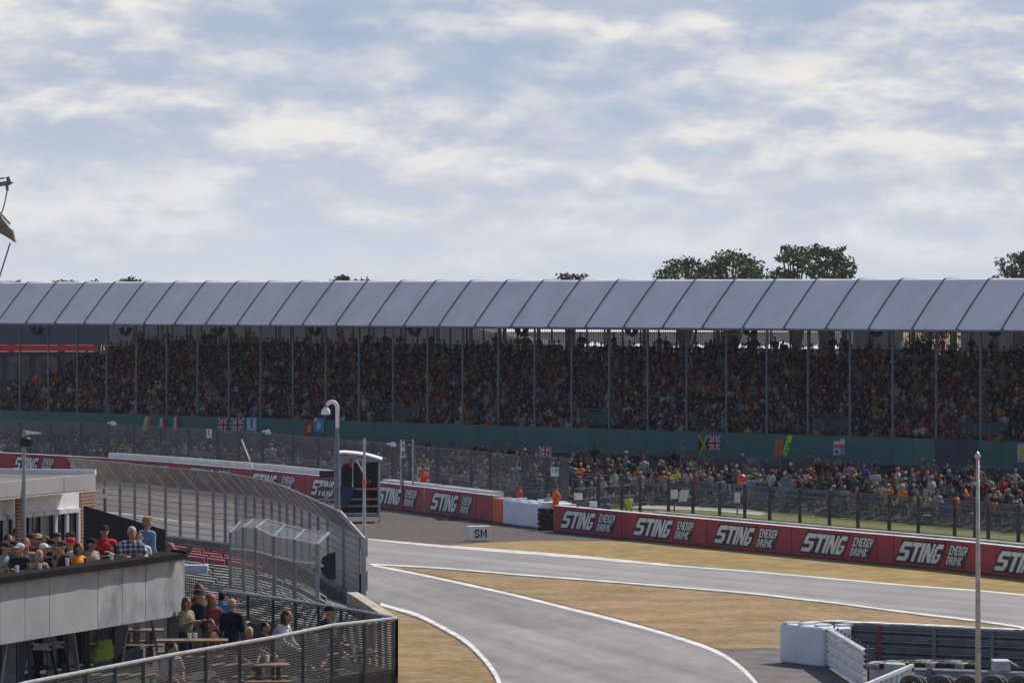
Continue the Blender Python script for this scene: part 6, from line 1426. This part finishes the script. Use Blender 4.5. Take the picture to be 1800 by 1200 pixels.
person('person in red and white shirt leaning back behind the short red wall', G(817, 905) + Vector((0, 3, 0)), -70, 'sitlean', (.45, .04, .05), ('cap', (.02, .02, .03)), vox=.03, scale=1.1)
person('photographer in dark clothes behind the trackside fence, yellow green vest', rb(WD, 1105, 9), 10, 'hold', (.55, .70, .04), ('cap', (.3, .05, .04)), 'none', vox=.03)
person('person in blue top standing at the fence left of the yellow green vest', rb(WD, 1068, 9), -20, 'lean', (.04, .12, .25), ('short', (.05, .03, .02)), vox=.03)
for px, y0, y1 in ((938, 851, 881),):
    b = MB(); b.box(W(936, 874, 247), (.52, .3, .5)); tag(b.build('equipment_case', mat('case_dark', (.03, .05, .06), .6)), 'dark green screen box behind the white block', 'case')

# ================================================================== BARRIERS at the lower right
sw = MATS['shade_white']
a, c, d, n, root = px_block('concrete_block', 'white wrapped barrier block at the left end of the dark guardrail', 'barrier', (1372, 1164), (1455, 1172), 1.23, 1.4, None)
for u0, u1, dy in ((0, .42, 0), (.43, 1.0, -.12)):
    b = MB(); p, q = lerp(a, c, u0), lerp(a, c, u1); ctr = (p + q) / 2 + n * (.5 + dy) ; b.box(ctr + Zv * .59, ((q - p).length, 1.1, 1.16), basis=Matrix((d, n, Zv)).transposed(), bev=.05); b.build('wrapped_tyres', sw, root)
b = MB()
for k in range(6): b.box(lerp(a, c, (k + .4) / 6) + n * (.3 + .5 * (k % 2)) + Zv * 1.2, (.24, .5, .05 + .02 * (k % 3)), basis=Matrix((d, n, Zv)).transposed())
b.build('top_strips', white_paint, root)
def wbeam(b, a, c, z, h=.30, dep=.08, m=0):
    d = (c - a).normalized(); n = Vector((d.y, -d.x, 0)); 
    if n.y > 0: n = -n
    prof = [(0, 0), (dep, .18), (dep, .30), (0, .44), (0, .56), (dep, .70), (dep, .82), (0, 1)]
    for (d0, t0), (d1, t1) in zip(prof, prof[1:]): b.quad(a + n * d0 + Zv * (z + h * t0), c + n * d0 + Zv * (z + h * t0), c + n * d1 + Zv * (z + h * t1), a + n * d1 + Zv * (z + h * t1))
    for (d0, t0), (d1, t1) in zip(prof, prof[1:]): b.quad(a + n * (d1 - .006) + Zv * (z + h * t1), c + n * (d1 - .006) + Zv * (z + h * t1), c + n * (d0 - .006) + Zv * (z + h * t0), a + n * (d0 - .006) + Zv * (z + h * t0))
gd = mat('guardrail_dark', (.16, .185, .215), .5, .12, 2, metal=.4)
# three runs of dark guardrail facing the camera
ga, gb = G(1448, 1166), G(1960, 1192)
t = thing('guardrail', 'long dark four beam guardrail facing the camera with white edged top', 'guardrail', lerp(ga, gb, .4))
for k in range(4): b = MB(); wbeam(b, ga, gb, .10 + .30 * k, .285); b.build('beam', gd, t)
b = MB(); q_ = Vector((0, .12, 0)); b.prism([ga + q_, gb + q_, gb + q_ * 1.4, ga + q_ * 1.4], [ga + q_ + Zv * 1.24, gb + q_ + Zv * 1.24, gb + q_ * 1.4 + Zv * 1.24, ga + q_ * 1.4 + Zv * 1.24]); b.build('shade_backing', mat('gap_shade', (.03, .035, .045), .8), t)  # dark panel added in place of the shade between the beams
for px in (1548, 1646, 1748, 1850):
    p = lerp(ga, gb, (px - 1448) / 512); b = MB(); b.box(p + Vector((0, -.10, .62)), (.13 if px == 1548 else .10, .10, 1.24)); b.build('post', mat('red_post', (.20, .02, .04), .6) if px == 1548 else bluesteel, t)
b = MB(); k = 0; x = 1452
while x < 1950:
    w_ = rr.uniform(14, 36); p, q = lerp(ga, gb, (x - 1448) / 512), lerp(ga, gb, (x + w_ - 3 - 1448) / 512); b.box((p + q) / 2 + Vector((0, .25, 1.27 + rr.uniform(-.01, .02))), ((q - p).length, .5, .03), rz=math.atan2((q - p).y, (q - p).x)); x += w_
b.build('top_strip', white_paint, t)
# white guardrail running towards the camera from the block
wa, wb = G(1456, 1172), G(1522, 1216)
t = thing('guardrail', 'bright white bolted guardrail running towards the camera from the white block', 'guardrail', wa)
wg = mat('guardrail_white', (.80, .80, .80), .6, .1, 3, col2=(.58, .58, .59))
for k in range(4): b = MB(); wbeam(b, wa, wb, .06 + .29 * k, .28); b.build('beam', wg, t)
b = MB(); b.box(wb + Zv * .6 + Vector((.14, 0, 0)), (.2, .15, 1.25)); b.build('post', darksteel, t)
for k in range(10): b = MB(); b.box(lerp(wa, wb, (k + .5) / 10) + Vector((.12, 0, 1.22)), (.05, .12, .07)); b.build('bolt', darksteel, t)
# white panel, tyre rows on top, low rails
t = thing('wrapped_barrier', 'pale plain barrier panel topped with flat tyres, right of the white guardrail', 'barrier', W(1570, 1200, 141))
b = MB(); p, q = W(1530, 1164, 142), W(1592, 1168, 140); b.prism([Vector((p.x, p.y, 0)), Vector((q.x, q.y, 0)), Vector((q.x, q.y + .8, 0)), Vector((p.x, p.y + .8, 0))], [p, q, q + Vector((0, .8, 0)), p + Vector((0, .8, 0))]); b.build('panel', mat('grey_lilac_panel', (.42, .42, .47), .7, .05), t)
for i, px in enumerate((1538, 1551, 1567, 1583, 1600, 1617, 1634, 1652, 1669, 1686, 1702)):
    for r_ in range(2):
        c = W(px + 6 * r_, 1167.5 - 3.5 * r_ + (px - 1620) ** 2 * .0003, 141.5 + 2.6 * r_); b = MB(); b.torus(c, .2, .085, (0, 0, 1), 16, 6); tag(b.build('tyre', rubber if (i + r_) % 3 else mat('grey_tyre', (.30, .29, .29), .8, .2, 5), smooth=True), 'flat tyre %d from the left in the %s row on the low barrier' % (i + 1, ('near', 'far')[r_]), 'tyre', 'flat tyres on the low barrier')
t = thing('guardrail', 'short pale low guardrail behind the upright tyres', 'guardrail', W(1690, 1200, 139.5))
for k in range(3): b = MB(); wbeam(b, W(1608, 1168, 139.5).xy.to_3d(), W(1960, 1180, 137).xy.to_3d(), .12 + .27 * k, .25); b.build('beam', mat('guardrail_pale', (.30, .32, .36), .5, .12, 2, metal=.3), t)
for px in (1634, 1760): b = MB(); b.box(Vector((W(px, 1168, 139.2).x, 139.2, .45)), (.14, .12, .95)); b.build('post', bluesteel, t)
t = thing('concrete_block', 'pale blue grey concrete end block with chamfered top right of the white pole', 'barrier', W(1765, 1200, 138.4))
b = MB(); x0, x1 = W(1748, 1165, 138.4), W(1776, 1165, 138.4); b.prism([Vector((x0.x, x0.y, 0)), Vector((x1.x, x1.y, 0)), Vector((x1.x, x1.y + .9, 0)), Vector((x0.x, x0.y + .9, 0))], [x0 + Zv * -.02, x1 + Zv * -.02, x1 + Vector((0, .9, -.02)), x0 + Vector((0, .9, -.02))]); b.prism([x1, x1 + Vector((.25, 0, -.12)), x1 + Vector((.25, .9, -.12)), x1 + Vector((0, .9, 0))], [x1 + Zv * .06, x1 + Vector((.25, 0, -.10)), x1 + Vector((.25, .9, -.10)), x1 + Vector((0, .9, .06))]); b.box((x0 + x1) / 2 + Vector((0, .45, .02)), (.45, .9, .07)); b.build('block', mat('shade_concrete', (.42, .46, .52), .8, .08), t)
# white slatted railing
t = thing('slatted_railing', 'small white slatted railing rising behind the upright tyres', 'railing', W(1570, 1200, 136)); 
b = MB(); b.bar(W(1520, 1204, 134), W(1604, 1169, 136.5), .09); b.build('top_rail', white_paint, t)
for k in range(9): p = lerp(W(1520, 1204, 134), W(1604, 1169, 136.5), (k + .5) / 9); b = MB(); b.box(p - Zv * .4, (.10, .05, .75)); b.build('slat', white_paint, t)
# upright tyres along the bottom edge
for i, px in enumerate((1602, 1652, 1699, 1745, 1793)):
    c = W(px, 1208, 133.5); 
    for r_ in range(2):
        b = MB(); q = c + Vector((.13 * r_, .22 * r_, .01 - .02 * r_)); b.torus(q, .245, .095, (-.25, -1, 0), 28, 10); b.torus(q + Vector((-.01, -.06, 0)), .20, .035, (-.25, -1, 0), 28, 6)
        tag(b.build('tyre', mat('dusty_tyre', (.085, .08, .075), .8, .35, 8, bump=.3), smooth=True), '%s upright tyre of the %s pair at the bottom right edge' % (('front', 'rear')[r_], ('leftmost', 'second', 'middle', 'fourth', 'rightmost')[i]), 'tyre', 'upright tyres at the bottom right')
for i, px in enumerate((1600, 1652, 1700, 1748, 1796)):
    b = MB(); c = W(px, 1250, 133.7); b.box(Vector((c.x, c.y + .2, .15)), (.6, .5, .3)); 
# ================================================================== PEOPLE ON THE BALCONY AND TERRACE
def bal(label, px, py, H, yaw, pose, shirt, head, **kw):
    Y = max(F * (HC - FLZ - H) / (py - HZ), edge(px, -.42).y); x = (px - 900) / F * Y; zf_ = HC + (HZ - py) / F * Y - H * 1.08; Hp = 1.345 if pose.startswith('sit') else 1.745; kw.setdefault('vox', .012)
    return person(label, Vector((x, Y, zf_)), yaw, pose, shirt, head, scale=H / Hp * 1.08, group='people on the clubhouse balcony', wide=1.10, **kw)
bk = (.012, .012, .016)
bal('person in grey top with dark cap at the left edge of the balcony', 8, 952, 1.6, 60, 'hold', (.30, .30, .30), ('cap', (.03, .035, .03)))
bal('person in royal blue shirt with dark cap, second from the balcony left edge', 23, 951, 1.6, 80, 'hold', (.03, .08, .40), ('cap', bk))
bal('tall person with dark hair in black behind the blue shirted one on the balcony', 31, 927, 1.72, 40, 'stand', bk, ('short', (.04, .025, .02)))
bal('person in dark jacket with white visor cap near the balcony left end', 36, 955, 1.6, -30, 'cross', (.015, .018, .03), ('cap', (.55, .55, .58)))
bal('person with maroon cap in navy top behind the brick pier post', 53, 937, 1.70, 60, 'stand', (.02, .02, .06), ('cap', (.10, .015, .02)))
bal('person with tan cap and sunglasses facing forward beside the maroon cap', 67, 938, 1.70, 10, 'hold', (.28, .03, .05), ('cap', (.35, .25, .15)))
bal('person with long blond hair in beige by the balcony parapet', 58, 966, 1.48, 30, 'lean', (.35, .28, .20), ('long', (.42, .30, .15)), sleeve='none')
bal('person in white cap drinking from a cup in the middle of the balcony', 76, 955, 1.58, 50, 'phone', (.02, .02, .03), ('cap', (.6, .62, .66)))
bal('person in black shirt with black cap seen from behind in the balcony middle', 89, 948, 1.60, 75, 'hold', bk, ('cap', bk))
bal('person with dark curly hair in black standing near the balcony windows', 99, 937, 1.70, 30, 'stand', bk, ('tuft', (.05, .035, .025)))
bal('person in black cap in dark shirt behind the red cap', 124, 935, 1.72, -20, 'stand', (.02, .02, .03), ('cap', (.015, .015, .02)))
bal('person in white shirt with bright red cap looking left on the balcony', 125, 945, 1.64, -75, 'hold', (.60, .60, .66), ('cap', (.60, .03, .04)))
bal('person in orange shirt behind the red capped one', 137, 954, 1.56, 60, 'stand', (.80, .25, .02), ('long', (.10, .06, .03)))
bal('person with black cap in beige top seated before the black panel', 160, 946, 1.56, 60, 'hold', (.36, .27, .20), ('cap', bk))
rb_ = bal('person in red and black shirt with black cap and arms folded before the black panel', 183, 923, 1.74, 20, 'cross', (.50, .02, .03), ('cap', bk))
J_ = joints('cross'); b = MB()
for n_ in 'lr': b.cap(J_['sh' + n_] + Vector((0, 0, -.05)), lerp(J_['sh' + n_], J_['el' + n_], .8), .084, .076, 12)
b.cap(J_['waist'] + Vector((-.05, .0, .02)), J_['waist'] + Vector((.05, .0, .12)), .160, .160, 12)
local_part(rb_, b, 'shirt_panel', black_pl).data.polygons.foreach_set('use_smooth', [True] * len(b.f))
pl_ = bal('person with white hair in checked shirt and red lanyard on the balcony', 224, 925, 1.74, 20, 'lean', (.5, .5, .5), ('short', (.50, .49, .47)), shirt_mat=plaid, skin=(.50, .24, .17))
b = MB(); b.bar(Vector((-.05, -.24, 1.46)), Vector((.03, -.30, 1.02)), .03, .012); b.bar(Vector((.08, -.24, 1.46)), Vector((.04, -.30, 1.02)), .03, .012); local_part(pl_, b, 'lanyard', FR)
bal('person in white T-shirt with black hair beside the checked shirt', 244, 936, 1.60, 10, 'hold', (.62, .63, .66), ('short', bk))
bal('tall youth with fair tufted hair in pale blue shirt turned away on the balcony', 258, 908, 1.78, 130, 'stand', (.16, .27, .42), ('tuft', (.36, .20, .09)), sleeve='long')
bal('person holding up a phone at the right end of the balcony', 278, 953, 1.30, 60, 'sitlean', (.05, .05, .05), ('short', (.25, .15, .08)))
# fill the gaps in the row with partly hidden people
for i, (px, py, sh, hd, wds) in enumerate(((14, 940, (.05, .05, .06), ('short', (.05, .03, .02)), 'grey top between the blue shirt and the picture edge'), (45, 946, (.25, .22, .20), ('short', (.20, .12, .07)), 'brown top behind the white visor'), (80, 942, (.08, .03, .04), ('short', (.06, .04, .03)), 'dark maroon top behind the white cap'), (109, 950, (.03, .03, .05), ('cap', (.05, .05, .06)), 'navy top left of the red cap'))):
    bal('half hidden person in ' + wds, px, py, 1.66, 40 - 30 * i, 'stand', sh, hd)
for i, (px, who) in enumerate(((12, 'grey top'), (30, 'royal blue shirt'), (50, 'white visor cap'), (70, 'long blond hair'), (95, 'black shirted back'), (118, 'red cap'), (150, 'beige top'), (196, 'red and black shirt'), (238, 'checked shirt'))):
    c = edge(px, -.12); z_ = zt + .16; b = MB(); b.loft([[Vector((c.x + math.cos(a) * r_, c.y + math.sin(a) * r_, z_ + z)) for a in [k * math.pi / 5 for k in range(10)]] for r_, z in ((.034, 0), (.042, .12 + .02 * (i % 3)))]); tag(b.build('plastic_cup', white_paint if i % 2 else wood), 'plastic cup on the black parapet in front of the ' + who, 'cup', 'cups on the parapet')
def ter(label, px, py, H, yaw, pose, shirt, head, Y=None, **kw):
    Hp = 1.345 if pose.startswith('sit') else 1.745; kw.setdefault('vox', .012)
    Y = Y or F * (HC - TZ - H) / (py - HZ); z = HC + (HZ - py) / F * Y - H * 1.06; x = (px - 900) / F * Y
    return person(label, Vector((x, Y, z)), yaw, pose, shirt, head, scale=H / Hp * 1.06, group='people on the drinking terrace', wide=1.07, **kw)
ter('bald man in black suit with arm out on the terrace', 407, 1052, 1.74, 150, 'hold', (.010, .011, .018), ('ring', (.30, .25, .22)), sleeve='long')
ter('man in navy blazer and dark hat on the terrace', 348, 1037, 1.74, 120, 'stand', (.012, .018, .04), ('hat', bk), sleeve='long', leg_col=(.30, .26, .20))
ter('person in magenta cap with long ginger hair on the terrace', 368, 1042, 1.66, 150, 'hold', (.35, .08, .08), ('cap', (.45, .04, .22)))
t_ = ter('person with long ginger hair behind the magenta cap', 372, 1046, 1.62, 170, 'stand', (.25, .06, .06), ('long', (.30, .11, .03)))
ter('red haired person in brown behind the dark hat', 349, 1026, 1.72, 60, 'stand', (.12, .05, .04), ('short', (.18, .05, .02)), Y=116)
ter('person in sky blue shirt at the far railing end', 390, 1040, 1.60, 170, 'stand', (.06, .22, .45), ('short', bk), Y=118)
ter('person in khaki jacket half behind the balcony corner', 327, 1050, 1.66, 60, 'hold', (.28, .24, .15), ('long', (.10, .05, .03)), sleeve='long')
ter('seated person with auburn hair in brown beside the suited man', 367, 1087, 1.28, 60, 'sit', (.13, .045, .03), ('short', (.18, .07, .03)))
ter('seated person with blond hair in maroon in front of the suited man', 427, 1100, 1.25, 30, 'sitlean', (.10, .01, .03), ('short', (.50, .42, .25)))
ter('small dark haired person bending behind the suited man', 447, 1092, 1.20, 60, 'sitlean', (.02, .02, .03), ('short', bk))
ter('woman in white blouse with long brown hair seated on the terrace', 480, 1071, 1.40, 70, 'sitlean', (.60, .58, .62), ('long', (.09, .055, .035)), sleeve='long')
ter('man in black jacket and dark cap leaning at the terrace railing corner', 553, 1064, 1.40, 100, 'sitlean', (.012, .013, .02), ('cap', bk), sleeve='long')
ter('grey haired person in dark blue seen through the railing wires', 553, 1113, 1.20, 10, 'sit', (.03, .06, .14), ('short', (.10, .10, .10)), Y=110)
ter('person in white shirt sitting under the balcony behind the wires', 290, 1128, 1.25, 40, 'sitlean', (.50, .48, .52), ('short', bk))
ter('dark person seated at the table in the shade under the balcony', 215, 1110, 1.15, 30, 'sitlean', (.02, .02, .02), ('short', bk), Y=114)
ter('person in blue jeans top seated low behind the railing wires', 400, 1150, 1.0, 40, 'sitlean', (.03, .05, .12), ('short', (.04, .03, .02)), Y=106)

# ================================================================== HAZE
HAZE = 0.00007
def haze_box():
    b = MB(); b.prism([(-420, -30, -1), (420, -30, -1), (420, 640, -1), (-420, 640, -1)], [(-420, -30, 24), (420, -30, 24), (420, 640, 24), (-420, 640, 24)])
    m = bpy.data.materials.new('summer_haze'); m.use_nodes = True; nt = m.node_tree; nt.nodes.clear()
    out = nt.nodes.new('ShaderNodeOutputMaterial'); v = nt.nodes.new('ShaderNodeVolumePrincipled'); v.inputs['Color'].default_value = (.72, .80, 1.0, 1); v.inputs['Density'].default_value = HAZE; v.inputs['Anisotropy'].default_value = 0.2
    nt.links.new(v.outputs[0], out.inputs['Volume']); o = b.build('haze', m); o['kind'] = 'stuff'; o['label'] = 'thin summer haze over the whole circuit'; o['category'] = 'haze'
haze_box()
